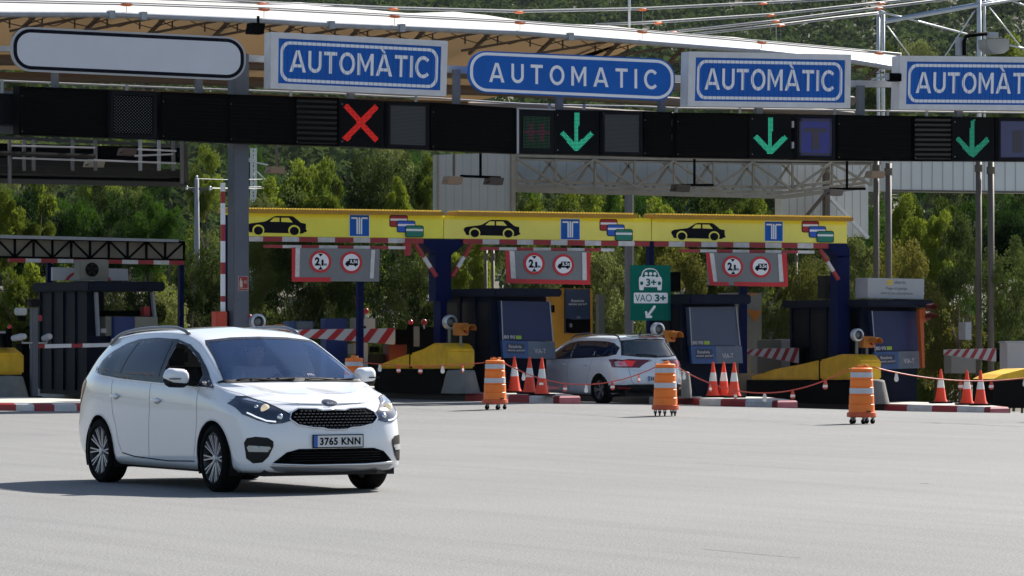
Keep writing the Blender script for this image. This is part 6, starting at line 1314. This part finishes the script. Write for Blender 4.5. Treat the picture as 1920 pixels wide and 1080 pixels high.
m = MB(); c = Vector((-.285, y, 1.385)); hv = bpy.data.meshes.new('hair'); bm = bmesh.new(); bmesh.ops.create_uvsphere(bm, u_segments=20, v_segments=14, radius=.108)
for v_ in bm.verts: v_.co.x *= 1.05; v_.co.z *= 1.12
bmesh.ops.delete(bm, geom=[v_ for v_ in bm.verts if v_.co.x > .035 and v_.co.z < .065 or v_.co.z < -.06], context='VERTS'); bmesh.ops.translate(bm, verts=bm.verts, vec=c+Vector((-.008, 0, .01))); bm.to_mesh(hv); bm.free(); hv.materials.append(HAIR); o = bpy.data.objects.new('hair', hv); link(o); o.parent = drv
m = MB()
m.bar(c+Vector((.085, 0, .0)), c+Vector((.118, 0, -.035)), .022, .02); m.build('nose', SKIN, drv, local=True, bevel=.006)
m = MB()
for s_ in (-1, 1): m.lathe([(0, -.008), (.012, 0), (0, .008)], c+Vector((.088, s_*.034, .008)), 'x', 10)
m.build('eyes', mat('eye_dark', (.02, .015, .01), .3), drv, local=True)
m = MB(); m.bar(c+Vector((.092, -.022, -.062)), c+Vector((.092, .022, -.062)), .01, .008); m.build('mouth', mat('lips', (.30, .12, .10), .5), drv, local=True)
m = MB()
for s_ in (-1, 1): m.lathe([(0, -.01), (.028, 0), (0, .01)], c+Vector((-.005, s_*.103, -.005)), 'y', 10)
m.build('ears', SKIN, drv, local=True)

# --- the white estate car leaving through the middle lane
ST = []
rx = [-2.16, -2.26, -2.30, -2.30, -2.25, -2.20, -2.10, -1.97, -1.98, -1.85, -1.72]; rz = [.24, .30, .46, .62, .84, .98, 1.12, 1.33, 1.405, 1.44, 1.45]; rw = [.78, .83, .86, .86, .85, .80, .73, .62, .565, .34, 0]
for fy, off in ((0, 0), (.25, .012), (.5, .05), (.72, .13), (.9, .30)): ST.append([(rx[j]+off*(1 if j < 6 else .85), rw[j]*fy, rz[j]-(0 if fy < .9 else .010*(j > 7))) for j in range(11)])
for a in ((-1.6, .885, .985, .835, .645, 1.33, 1.455), (-1.2, .90, .97, .85, .655, 1.345, 1.475), (-.6, .905, .945, .862, .66, 1.355, 1.482), (-.1, .905, .925, .865, .655, 1.35, 1.475), (.25, .905, .915, .865, .645, 1.32, 1.44), (.55, .903, .905, .862, .66, 1.23, 1.345), (.85, .90, .90, .858, .69, 1.10, 1.21), (1.1, .895, .892, .85, .72, .985, 1.06),
          (1.25, .89, .87, .84, .66, .945, .975), (1.5, .88, .84, .81, .58, .91, .925), (1.75, .865, .80, .77, .54, .86, .875)): ST.append(sec(*a))
for yk, off in ((.80, .30), (.68, .15), (.5, .06), (.25, .012), (0, 0)):
    row = []
    for j in range(11):
        if j < 5: row.append(([2.14, 2.2, 2.22, 2.19, 2.13][j]-off, yk, [.2, .26, .44, .58, .67][j]))
        else: yj = yk*(10-j)/5*(.96 if j == 5 else 1); x = 2.05-off+(0 if yk == 0 else .22*off*(1-(yj/yk)**2)); row.append((x, yj, ip([(1.6, .90), (1.75, .875), (1.9, .84), (2.05, .78)], x)-.06*(yj/.8)**2-(.01 if j == 5 else 0)))
    ST.append(row)
est = Car(ST, (1.35, -1.35), .32, .31, arch=.352, res=.022)
pe = T(1120, 755, 1); eu, ev = 42.05, 71.85
ez = (ground(eu-.8, ev)+ground(eu+.8, ev))/2
esr = thing('estate_car', (eu, ev, ez), 'white estate car with roof rails seen from behind, waiting in the toll lane', 'car', rz=math.radians(90+1.0))
esr.rotation_euler.x = 0
RW = [(-.66, 1.045), (-.60, 1.20), (-.545, 1.35), (-.3, 1.385), (0, 1.395), (.3, 1.385), (.545, 1.35), (.60, 1.20), (.66, 1.045), (.35, 1.01), (0, .995), (-.35, 1.01)]
est.build(esr, [])
est.decal('rear_window_surround', [(a*1.03, (b-1.2)*1.03+1.2) for a, b in RW], 'B', TRIMB, esr, .003)
est.decal('rear_window', [(a*.97, (b-1.2)*.93+1.2) for a, b in RW], 'B', mat('rear_glass_dark', (.03, .04, .045), .05, coat=1, spec=.8, noise=.3, scale=2), esr, .006)
for pl in 'RL':
    sy = -1 if pl == 'R' else 1
    est.decal('window_surround', [(-1.80, 1.06), (-1.6, 1.015), (-1.0, .99), (0, .96), (1.0, .935), (1.08, .95), (.8, 1.09), (.5, 1.22), (.2, 1.30), (-.2, 1.345), (-.8, 1.35), (-1.3, 1.335), (-1.62, 1.30), (-1.78, 1.20)], pl, TRIMB, esr, .004)
    est.decal('side_windows', [(-.02, .985), (.85, .955), (.72, 1.08), (.45, 1.20), (.18, 1.275), (-.02, 1.31)], pl, GLASSD, esr, .007)
    est.decal('side_windows', [(-.10, .99), (-.12, 1.32), (-.6, 1.33), (-.95, 1.325), (-.98, 1.01)], pl, GLASSD, esr, .007)
    est.decal('side_windows', [(-1.04, 1.02), (-1.02, 1.32), (-1.3, 1.31), (-1.58, 1.275), (-1.72, 1.19), (-1.74, 1.08), (-1.58, 1.04)], pl, GLASSD, esr, .007)
    for P_ in ([(-.06, .95), (-.06, .7), (-.1, .3)], [(-1.02, .96), (-1.0, .75), (-.88, .55), (-.8, .3)], [(.98, .92), (1.0, .6), (.95, .35)]): est.line('door_gap', P_, pl, .010, MC['gap_grey'], esr, .002)
    for x in (-.88, .12):
        l, n_ = est.hit(x, .83, pl); m = MB(); m.lathe([(0, -.09), (.013, -.085), (.018, 0), (.013, .085), (0, .09)], (l.x, l.y+sy*.018, l.z), 'x', 8); m.build('door_handle', PAINT, esr, local=True, smooth=True)
    TLo = [(-2.22, .78), (-2.22, .95), (-2.08, .965), (-1.96, .94), (-1.85, .88), (-1.81, .85), (-1.88, .81), (-2.0, .785)]
    est.decal('tail_lamp', TLo, pl, mat('tail_red_dark', (.16, .004, .008), .15, coat=1), esr, .006, step=.02)
    est.decal('tail_lamp', [(sy*a, b) for a, b in ((.84, .79), (.84, .95), (.78, .96), (.62, .935), (.60, .91), (.64, .88), (.59, .815), (.61, .785), (.7, .78))], 'B', MC['tail_red_dark'], esr, .006, step=.02)
    est.decal('tail_lamp_glow', [(-2.16, .81), (-2.16, .92), (-2.05, .935), (-1.93, .90), (-1.95, .84), (-2.05, .81)], pl, mat('tail_bright', (.75, .02, .02), .2, coat=1, emit=.1), esr, .009, step=.02)
    est.decal('tail_lamp_lens', [(sy*a, b) for a, b in ((.80, .81), (.80, .90), (.76, .92), (.66, .91), (.67, .88), (.64, .83), (.66, .81))], 'B', mat('lamp_pale_glass', (.50, .50, .55), .1, coat=1), esr, .009, step=.02)
    m = MB(); P_ = []
    for x in np.linspace(-1.72, .35, 20): zt_ = est.hit(x, sy*.57, 'T'); e_ = max(0, min(1, (x+1.72)/.25, (.35-x)/.25)); P_.append((x, sy*.57, zt_[0].z+.004+.055*e_**.5))
    m.tube(P_, .018, 8); m.build('roof_rail', mat('rail_dark', (.07, .075, .08), .3, .4), esr, local=True, smooth=True)
    for ax in (1.35, -1.35): arch_liner(esr, ax, .31, .354, sy*.88, sy*.52); wheel(esr, ax, sy*.79, .31, .318, .205, 0, 5, (mat('rim_dark2', (.10, .10, .10), .35, .5), mat('spoke_silver2', (.38, .37, .36), .3, .6)), .205)
    r_ = bpy.data.objects.new('door_mirror', None); link(r_); r_.parent = esr; r_.location = (.80, sy*.97, 1.0); m = MB(); m.box(-.05, .05, -.09, .11, -.055, .07); m.bar((0, -sy*.17, -.04), (0, -sy*.05, -.02), .05, .04); m.build('mirror_cap', PLAST, r_, local=True, bevel=.03)
for P_, nm, mt_ in (([(-.25, 1.408), (.25, 1.408), (.24, 1.43), (-.24, 1.43)], 'brake_light', mat('brake_red', (.35, .01, .015), .3)),):
    est.decal(nm, P_, 'B', mt_, esr, .012, step=.02)
est.line('tailgate_gap', [(-.60, .95), (-.63, .75), (-.60, .52), (-.55, .44), (.55, .44), (.60, .52), (.63, .75), (.60, .95)], 'B', .010, MC['gap_grey'], esr, .003)
est.line('tailgate_crease', [(-.60, .735), (0, .715), (.60, .735)], 'B', .02, mat('crease_light', (.82, .83, .86), .2, coat=1), esr, .003, th=.008)
est.decal('rear_bumper_lower', [(-.84, .25), (-.86, .40), (-.6, .43), (.6, .43), (.86, .40), (.84, .25), (.5, .245), (-.5, .245)], 'B', PLAST, esr, .006)
for pl in 'RL': est.decal('rear_bumper_side', [(-2.24, .25), (-2.26, .41), (-2.0, .42), (-1.72, .42), (-1.72, .26)], pl, PLAST, esr, .006)
for sy in (-1, 1): est.decal('bumper_reflector', [(sy*.78, .375), (sy*.78, .345), (sy*.60, .33), (sy*.60, .36)], 'B', MC['brake_red'], esr, .010, step=.02)
xb = est.hit(0, .55, 'B')[0].x-.012
m = MB(); m.box(xb, xb+.01, -.26, .26, .495, .605); m.build('number_plate', MC['plate_white'], esr, local=True); m = MB(); m.box(xb-.002, xb, .222, .258, .497, .603); m.build('plate_blue_band', MC['plate_blue'], esr, local=True)
text3('3562', .11, .55, .20, .07, xb-.002, MC['ink'], esr, 'plate_lettering', sgn=-1, bold=.035)
m = MB(); lx = est.hit(0, .88, 'B')[0].x-.01; m.slab([(lx, 0, .925), (lx, .032, .88), (lx, 0, .835), (lx, -.032, .88)], (-.006, 0, 0)); m.build('badge', CHROME, esr, local=True); m = MB(); m.slab([(lx-.008, 0, .90), (lx-.008, .014, .88), (lx-.008, 0, .86), (lx-.008, -.014, .88)], (-.002, 0, 0)); m.build('badge_centre', PAINT, esr, local=True)
m = MB(); P_ = [est.hit(y, z, 'B')[0]+Vector((-.02, 0, 0)) for y, z in ((.02, 1.02), (-.0, 1.03), (.20, 1.055), (.42, 1.06))]; m.tube(P_, .014, 6); m.tube([P_[0]+Vector((0, -.05, 0)), P_[0], P_[1]], .022, 6); m.build('rear_wiper', PLAST, esr, local=True)
m = MB(); tz_ = est.hit(-1.55, 0, 'T')[0]; m.tube([tz_, tz_+Vector((-.10, 0, .16))], [.02, .004], 6); m.build('roof_antenna', PLAST, esr, local=True); m = MB(); m.box(-2.1, 2.05, -.70, .70, .17, .30); m.build('underbody', PLAST, esr, local=True)

# ------------------------------------------------------------------ trees
def leafmat(name, c1, c2, tr=.35, spec=.12):
    m = bpy.data.materials.new(name); m.use_nodes = True; n = m.node_tree; L = n.links; n.nodes.remove(n.nodes['Principled BSDF']); o = n.nodes['Material Output']
    a = n.nodes.new('ShaderNodeBsdfPrincipled'); a.inputs['Roughness'].default_value = .75; a.inputs['Specular IOR Level'].default_value = spec; b = n.nodes.new('ShaderNodeBsdfTranslucent'); x = n.nodes.new('ShaderNodeMixShader'); x.inputs[0].default_value = tr
    g_ = n.nodes.new('ShaderNodeNewGeometry'); nz = n.nodes.new('ShaderNodeTexNoise'); nz.inputs['Scale'].default_value = .55; nz.inputs['Detail'].default_value = 4; L.new(g_.outputs['Position'], nz.inputs['Vector'])
    oi = n.nodes.new('ShaderNodeObjectInfo'); ad = n.nodes.new('ShaderNodeMath'); ad.operation = 'MULTIPLY_ADD'; ad.inputs[1].default_value = .35; L.new(oi.outputs['Random'], ad.inputs[0]); 
    s_ = n.nodes.new('ShaderNodeMath'); s_.operation = 'SUBTRACT'; s_.inputs[1].default_value = .17; L.new(nz.outputs['Fac'], s_.inputs[0]); L.new(s_.outputs[0], ad.inputs[2])
    r = n.nodes.new('ShaderNodeValToRGB'); e = r.color_ramp.elements; e[0].position = .33; e[1].position = .68; e[0].color = (*c1, 1); e[1].color = (*c2, 1); L.new(ad.outputs[0], r.inputs['Fac'])
    h_ = n.nodes.new('ShaderNodeHueSaturation'); h_.inputs['Value'].default_value = 1.7; h_.inputs['Hue'].default_value = .485; L.new(r.outputs[0], h_.inputs['Color'])
    L.new(r.outputs[0], a.inputs['Base Color']); L.new(h_.outputs[0], b.inputs['Color']); L.new(a.outputs[0], x.inputs[1]); L.new(b.outputs[0], x.inputs[2]); L.new(x.outputs[0], o.inputs[0]); return m
LM = {'pine': leafmat('pine_needles', (.030, .052, .006), (.130, .180, .018), .33), 'dark': leafmat('dark_needles', (.005, .018, .003), (.035, .095, .008), .22), 'broad': leafmat('broad_leaves', (.014, .028, .006), (.085, .120, .026), .27),
      'olive': leafmat('olive_leaves', (.045, .065, .016), (.15, .18, .055), .3), 'yellow': leafmat('yellowing_leaves', (.05, .065, .012), (.14, .14, .026), .3), 'far': leafmat('distant_leaves', (.016, .030, .009), (.036, .058, .016), .3, 0.0)}
BARK = mat('bark', (.12, .09, .065), .9, noise=.3, scale=6)
def crown_mesh(name, shape, nclump, nleaf, leaf, seed, clr=.85, needle=False):
    rng = np.random.RandomState(seed); W_, Hh = shape; C = []; t_ = 0
    while len(C) < nclump and t_ < 20000:
        t_ += 1; p = rng.uniform(-1, 1, 3); rr = np.linalg.norm(p)
        if rr > 1 or rr < .45: continue
        zz = (p[2]+1)/2; taper = {'round': 1.0, 'cone': 1.15-.85*zz, 'col': 1.0-.35*zz**2}[clr if isinstance(clr, str) else 'round']
        C.append((p[0]*W_*taper, p[1]*W_*taper, (p[2]*.5+.5)*Hh))
    C = np.array(C); V = np.zeros((len(C)*nleaf*4, 3)); k = 0; rad = rng.uniform(.55, 1.2, len(C))*W_*.36
    for ci, c in enumerate(C):
        d_ = rng.normal(size=(nleaf, 3)); d_ /= np.linalg.norm(d_, axis=1)[:, None]; r_ = rad[ci]*rng.uniform(.35, 1.0, nleaf)[:, None]**.6; P_ = c+d_*r_*np.array([1, 1, .8])
        if needle: up = d_*.8+np.array([0, 0, .45])+rng.normal(size=(nleaf, 3))*.5
        else: up = rng.normal(size=(nleaf, 3))+d_*.4
        up /= np.linalg.norm(up, axis=1)[:, None]; sd = np.cross(up, rng.normal(size=(nleaf, 3))); sd /= np.linalg.norm(sd, axis=1)[:, None]
        ln = leaf*rng.uniform(.6, 1.3, nleaf)[:, None]; a = up*ln*(.62 if needle else .55); b = sd*ln*(.26 if needle else .42)
        q_ = np.stack([P_-a*.6, P_+b, P_+a, P_-b], 1).reshape(-1, 3); V[k:k+len(q_)] = q_; k += len(q_)
    n_ = len(V)//4; me = bpy.data.meshes.new(name); me.vertices.add(len(V)); me.vertices.foreach_set('co', V.ravel()); me.loops.add(len(V)); me.loops.foreach_set('vertex_index', np.arange(len(V))); me.polygons.add(n_); me.polygons.foreach_set('loop_start', np.arange(0, len(V), 4)); me.update(); me.validate(); return me
def trunk_mesh(name, Hh, W_, seed, r0=.16):
    rng = random.Random(seed); m = MB(); P_ = [(0, 0, -1.2)]; x = y = 0
    for i in range(1, 7): x += rng.uniform(-.12, .12); y += rng.uniform(-.12, .12); P_.append((x, y, Hh*.85*i/6))
    m.tube(P_, [r0*(1.15-.95*i/6) for i in range(7)], 8)
    for i in range(9):
        k = rng.randint(2, 5); a = rng.uniform(0, 6.28); b = Vector(P_[k]); e = b+Vector((math.cos(a), math.sin(a), .7))*W_*rng.uniform(.5, .8); m.tube([b, (b+e)/2+Vector((0, 0, -.1)), e], [r0*.4, r0*.28, r0*.1], 5)
    me = bpy.data.meshes.new(name); me.from_pydata(m.v, [], m.f); me.materials.append(BARK); return me
KIND = {}
def variants(kind, n, *a, **k):
    L_ = []
    for i in range(n):
        me = crown_mesh('crown', *a, seed=hash(kind) % 1 + 31*i+len(kind)*7, **k); me.materials.append(LM[kind]); L_.append((me, trunk_mesh('trunk', a[0][1], a[0][0], i+len(kind))))
    KIND[kind] = L_
variants('pine', 3, (2.6, 6.5), 48, 330, .25, clr='col', needle=True)
variants('dark', 3, (3.0, 6.0), 46, 300, .22, clr='round', needle=True)
variants('broad', 3, (3.0, 6.0), 46, 270, .18, clr='round')
variants('olive', 3, (2.6, 4.5), 42, 250, .16, clr='round')
variants('yellow', 2, (2.6, 5.0), 42, 250, .18, clr='round')
NT = [0]
def tree(kind, px, ptop, Z, wpx, label, group='trees behind the toll plaza', cat='tree', base=None):
    p = CC(px, ptop, Z); zb = terr((px-960)/F*Z, Z) if base is None else base; NT[0] += 1; k = KIND[kind][NT[0] % len(KIND[kind])]
    W_, Hh = {'pine': (3.3, 6.9), 'dark': (3.9, 6.6), 'broad': (3.9, 6.6), 'olive': (3.4, 5.0), 'yellow': (3.4, 5.5)}[kind]
    sh = (p.z-zb)/Hh; sw = wpx/F*Z/2/W_; r = thing('tree', (p.x, p.y, zb), label, cat, group, rz=random.uniform(0, 6.28)); sc = min(sh, sw*1.7)
    o = bpy.data.objects.new('crown', k[0]); link(o); o.parent = r; o.scale = (sw, sw, sc); o.location = (0, 0, (sh-sc)*Hh)
    o = bpy.data.objects.new('trunk', k[1]); link(o); o.parent = r; o.scale = (sw, sw, sh)
    return r
for t in (('pine', 18, 352, 104, 90, 'light green young pine at the left photo edge above the truss canopy'), ('pine', 58, 402, 103, 52, 'small yellow green pine right of the young pine at the left edge'), ('pine', 93, 412, 103, 46, 'little yellow green pine sprout over the truss canopy'),
          ('dark', 70, 345, 112, 150, 'dark conifer behind the young pines under the walkway'), ('dark', 150, 346, 111, 130, 'dark conifer right of the leftmost one under the walkway'), ('dark', 215, 347, 110, 130, 'dense dark conifer in the middle under the walkway'), ('dark', 275, 352, 110, 120, 'dark green conifer near the right end of the walkway'), ('dark', 318, 372, 109, 84, 'lower conifer at the right end of the walkway row'), ('dark', 20, 348, 116, 120, 'dark conifer behind the young pine at the left edge'),
          ('broad', 395, 452, 104, 110, 'leafy shrub between the left canopy and the grey column'), ('broad', 360, 470, 105, 80, 'leafy shrub beside the left canopy end'), ('pine', 385, 268, 170, 80, 'hazy grey green pine left of the grey column'), ('pine', 60, 490, 101, 120, 'green bush behind the leftmost booth'), ('olive', 300, 520, 101, 110, 'bright bush right of the leftmost booth'), ('pine', 20, 500, 100, 100, 'green bush at the left edge behind the yellow cushion'),
          ('pine', 505, 330, 118, 100, 'pale green pine right of the grey column above the left yellow board'), ('pine', 560, 300, 120, 120, 'yellow green pine above the car picture of the left board'), ('pine', 615, 292, 119, 110, 'tall yellow green pine above the left yellow board'), ('broad', 700, 270, 114, 150, 'dark leafy tree above the T plate of the left board'), ('broad', 760, 276, 115, 130, 'dark leafy tree beside the pale cladding box'), ('pine', 800, 285, 110, 60, 'narrow yellow green pine touching the cladding box'), ('pine', 745, 330, 111, 70, 'light pine before the dark leafy tree'),
          ('olive', 480, 350, 113, 90, 'olive shrub right of the lattice pylon'),
          ('broad', 560, 420, 100, 170, 'dark tree under the left yellow board'), ('broad', 680, 425, 100, 170, 'dark tree behind the left clearance board'), ('broad', 780, 440, 99, 150, 'dark foliage left of the blue canopy post'), ('broad', 490, 440, 101, 110, 'shaded tree beside the grey column'),
          ('pine', 880, 430, 98, 110, 'yellow green pine right of the blue canopy post'), ('pine', 1000, 350, 108, 110, 'light pine under the lattice truss'), ('pine', 1070, 352, 107, 130, 'broad light pine above the middle yellow board'), ('dark', 1160, 348, 109, 70, 'dark gap conifer left of the sign pole'), ('pine', 1240, 352, 108, 120, 'light pine right of the sign pole'), ('pine', 1330, 356, 107, 130, 'light pine above the right yellow board'), ('pine', 1420, 358, 107, 120, 'pine left of the tall white cladding'), ('broad', 970, 352, 110, 60, 'leafy tree at the cladding box corner'),
          ('olive', 1130, 470, 95, 150, 'grey green shrub behind the middle clearance board'), ('broad', 1160, 455, 97, 110, 'shrub left of the green carpool sign'), ('yellow', 1280, 450, 95, 120, 'yellowish shrub right of the green carpool sign'), ('olive', 1420, 480, 94, 170, 'silvery shrub between the right booths'), ('yellow', 1500, 470, 95, 140, 'yellowish shrub right of the right clearance board'), ('olive', 1010, 440, 97, 130, 'shrub behind the middle clearance board top'),
          ('olive', 1600, 440, 95, 130, 'silvery shrub beside the right canopy end'), ('yellow', 1750, 520, 101, 140, 'sunlit shrub right of the roof sign box'), ('yellow', 1790, 560, 100, 130, 'bright shrub above the far right barrier'), ('yellow', 1620, 455, 97, 130, 'yellow green tree behind the taupe pair'), ('pine', 1700, 362, 106, 110, 'light pine right of the taupe pair'), ('pine', 1760, 380, 104, 90, 'drooping light pine between the taupe pairs'), ('dark', 1830, 356, 112, 130, 'dark tree behind the right taupe pair'), ('dark', 1900, 350, 112, 130, 'dark tree at the right photo edge'), ('broad', 1890, 430, 97, 140, 'leafy tree at the right edge under the cladding band'), ('yellow', 1700, 440, 97, 110, 'yellowing tree behind the roof sign box'), ('pine', 1870, 560, 102, 120, 'low bush behind the right taupe pair'), ('yellow', 1560, 470, 96, 80, 'yellow shrub behind the right blue post'), ('broad', 1800, 400, 99, 120, 'leafy tree left of the right taupe pair')):
    tree(*t)
rng = random.Random(5)
for i in range(52):
    px = -50+i*39.5+rng.uniform(-12, 12); Z = rng.uniform(97, 116); k = rng.choice(['broad', 'olive', 'pine', 'broad', 'dark'])
    tree(k, px, rng.uniform(505, 585), Z, rng.uniform(110, 170), 'low bush filling the gap behind the booths and barriers', 'undergrowth behind the booths', 'bush')
for i in range(34):
    px = -60+rng.uniform(-20, 20)+i*61; Z = rng.uniform(118, 150); k = rng.choice(['pine', 'dark', 'broad', 'pine'])
    if 335 < px < 430: Z = 210
    tree(k, px, rng.uniform(330, 372) if Z < 200 else 420, Z, rng.uniform(100, 150), 'green tree of the belt behind the toll plaza, top mostly hidden', 'belt of trees behind the toll plaza')
for i in range(30):
    px = -40+i*68+rng.uniform(-25, 25); Z = rng.uniform(190, 290); k = rng.choice(['pine', 'dark', 'olive'])
    if 345 < px < 425: continue
    tree(k, px, rng.uniform(225, 300), Z, rng.uniform(75, 120), 'tree farther back, between the belt and the hill', 'trees between the belt and the hill')
for (px, y, w_, lb) in ((1500, 75, 70, 'round tree on the hill foot right of the roof end'), (1660, 75, 110, 'bright round tree left of the short white mast foot'), (1720, 68, 100, 'bright round tree between the two white masts'), (1880, 45, 110, 'bright green tree behind the camera box'), (1910, 90, 80, 'green tree in the upper right corner'), (30, 128, 90, 'bright yellow green tree under the blank sign at the left edge'), (75, 150, 60, 'small bright tree left above the black louvred box')):
    tree('pine' if w_ != 100 else 'olive', px, y, 300, w_, lb, 'trees at the hill foot')

# the far wooded slope: too many crowns to count, one object
def far_forest():
    rng = np.random.RandomState(3); Vs = []; n_ = 0
    X0 = []
    for Z in np.arange(330, 1330, 7.5):
        hw = .19*Z; k = int(2*hw/(7.5*.78))
        for i in range(k):
            if rng.rand() < .12: continue
            X0.append((rng.uniform(-hw, hw), Z+rng.uniform(-4, 4)))
    for X, Z in X0:
        R_ = rng.uniform(2.0, 4.8)*(.75+.25*Z/700); nl = int(60 if Z > 700 else 95); d_ = rng.normal(size=(nl, 3)); d_ /= np.linalg.norm(d_, axis=1)[:, None]; d_[:, 2] = np.abs(d_[:, 2])
        hgt = rng.uniform(.8, 1.5); c = np.array([X*ct+Z*st, -X*st+Z*ct, terr(X, Z)+.2*R_]); P_ = c+d_*R_*np.array([1, 1, hgt])*rng.uniform(.7, 1, nl)[:, None]
        up = d_+rng.normal(size=(nl, 3))*.22; up /= np.linalg.norm(up, axis=1)[:, None]; sd = np.cross(up, rng.normal(size=(nl, 3))); sd /= np.linalg.norm(sd, axis=1)[:, None]; s3 = np.cross(up, sd); L_ = R_*rng.uniform(.13, .22, nl)[:, None]
        Vs.append(np.stack([P_-sd*L_, P_+s3*L_*.8, P_+sd*L_, P_-s3*L_*.8], 1).reshape(-1, 3))
    V = np.vstack(Vs); me = bpy.data.meshes.new('wooded_slope'); me.vertices.add(len(V)); me.vertices.foreach_set('co', V.ravel()); me.loops.add(len(V)); me.loops.foreach_set('vertex_index', np.arange(len(V))); me.polygons.add(len(V)//4); me.polygons.foreach_set('loop_start', np.arange(0, len(V), 4)); me.update(); me.validate()
    me.materials.append(LM['far']); o = bpy.data.objects.new('wooded_slope', me); link(o); tag(o, kind='stuff', label='far wooded hillside covered in scrub and small trees', cat='forest')
far_forest()

# power line poles between the trees
r = thing('utility_pole', CC(370, 455, 150), 'concrete power pole with a cross arm, left of the grey gantry column', 'utility pole'); zb = terr(-12, 150); r.location.z = zb
m = MB(); a = CC(369, 334, 150); m.tube([(a.x, a.y, zb), a], [.17, .09], 8); m.build('pole', mat('pole_concrete', (.28, .28, .30), .8), r, smooth=True)
m = MB(); m.bar(CC(348, 354, 150), CC(398, 354, 150), .09); m.bar(CC(358, 355, 150), CC(369, 366, 150), .06); m.bar(CC(382, 355, 150), CC(371, 366, 150), .06); m.build('cross_arm', mat('arm_dark', (.10, .09, .08), .7), r); m = MB()
for x, y in ((350, 352), (369, 333), (394, 353)): m.lathe([(0, -.1), (.06, -.05), (.03, 0), (.06, .05), (0, .1)], CC(x, y, 149.8), 'z', 8)
m.build('insulators', mat('insulator', (.65, .68, .68), .3), r); m = MB()
for x, y, x2, y2 in ((350, 352, 490, 350), (369, 335, 492, 336), (394, 353, 520, 352)): m.tube([CC(x, y, 150), CC((x+x2)/2, (y+y2)/2+1.5, 155), CC(x2, y2, 160)], .009, 4)
m.build('wires', mat('wire_grey', (.4, .4, .4), .5), r)
r = thing('lattice_pylon', CC(475, 400, 165), 'white lattice steel pylon just right of the grey gantry column', 'pylon'); zb = terr(-11, 165); r.location.z = zb; m = MB(); PYW = mat('pylon_white', (.62, .63, .62), .5)
for dx in (-4, 5): m.bar(CC(475+dx, 700, 165)*1, CC(475+dx*.8, 278, 165), .09)
ys = list(range(280, 640, 14))
for i, y_ in enumerate(ys[:-1]): m.bar(CC(475+(-4 if i % 2 else 5), y_, 165), CC(475+(5 if i % 2 else -4), ys[i+1], 165), .06); m.bar(CC(471, y_, 165), CC(480, y_, 165), .05)
m.build('lattice', PYW, r); m = MB(); m.bar(CC(466, 302, 165), CC(502, 309, 165), .06); m.bar(CC(480, 320, 165), CC(502, 341, 165), .06); m.bar(CC(466, 300, 165), CC(474, 292, 165), .05); m.build('arms', PYW, r)

# ------------------------------------------------------------------ air: one closed box of thin haze round the camera and the scene
hz = MB(); hz.box(-150, 900, -60, 1500, -30, 330); o = hz.build('haze', None); o.data.materials.clear()
m = bpy.data.materials.new('haze'); m.use_nodes = True; n = m.node_tree; n.nodes.remove(n.nodes['Principled BSDF']); v_ = n.nodes.new('ShaderNodeVolumePrincipled')
v_.inputs['Color'].default_value = (.75, .85, 1, 1); v_.inputs['Density'].default_value = .00002; v_.inputs['Anisotropy'].default_value = .2
n.links.new(v_.outputs[0], n.nodes['Material Output'].inputs['Volume']); o.data.materials.append(m); o['kind'] = 'stuff'
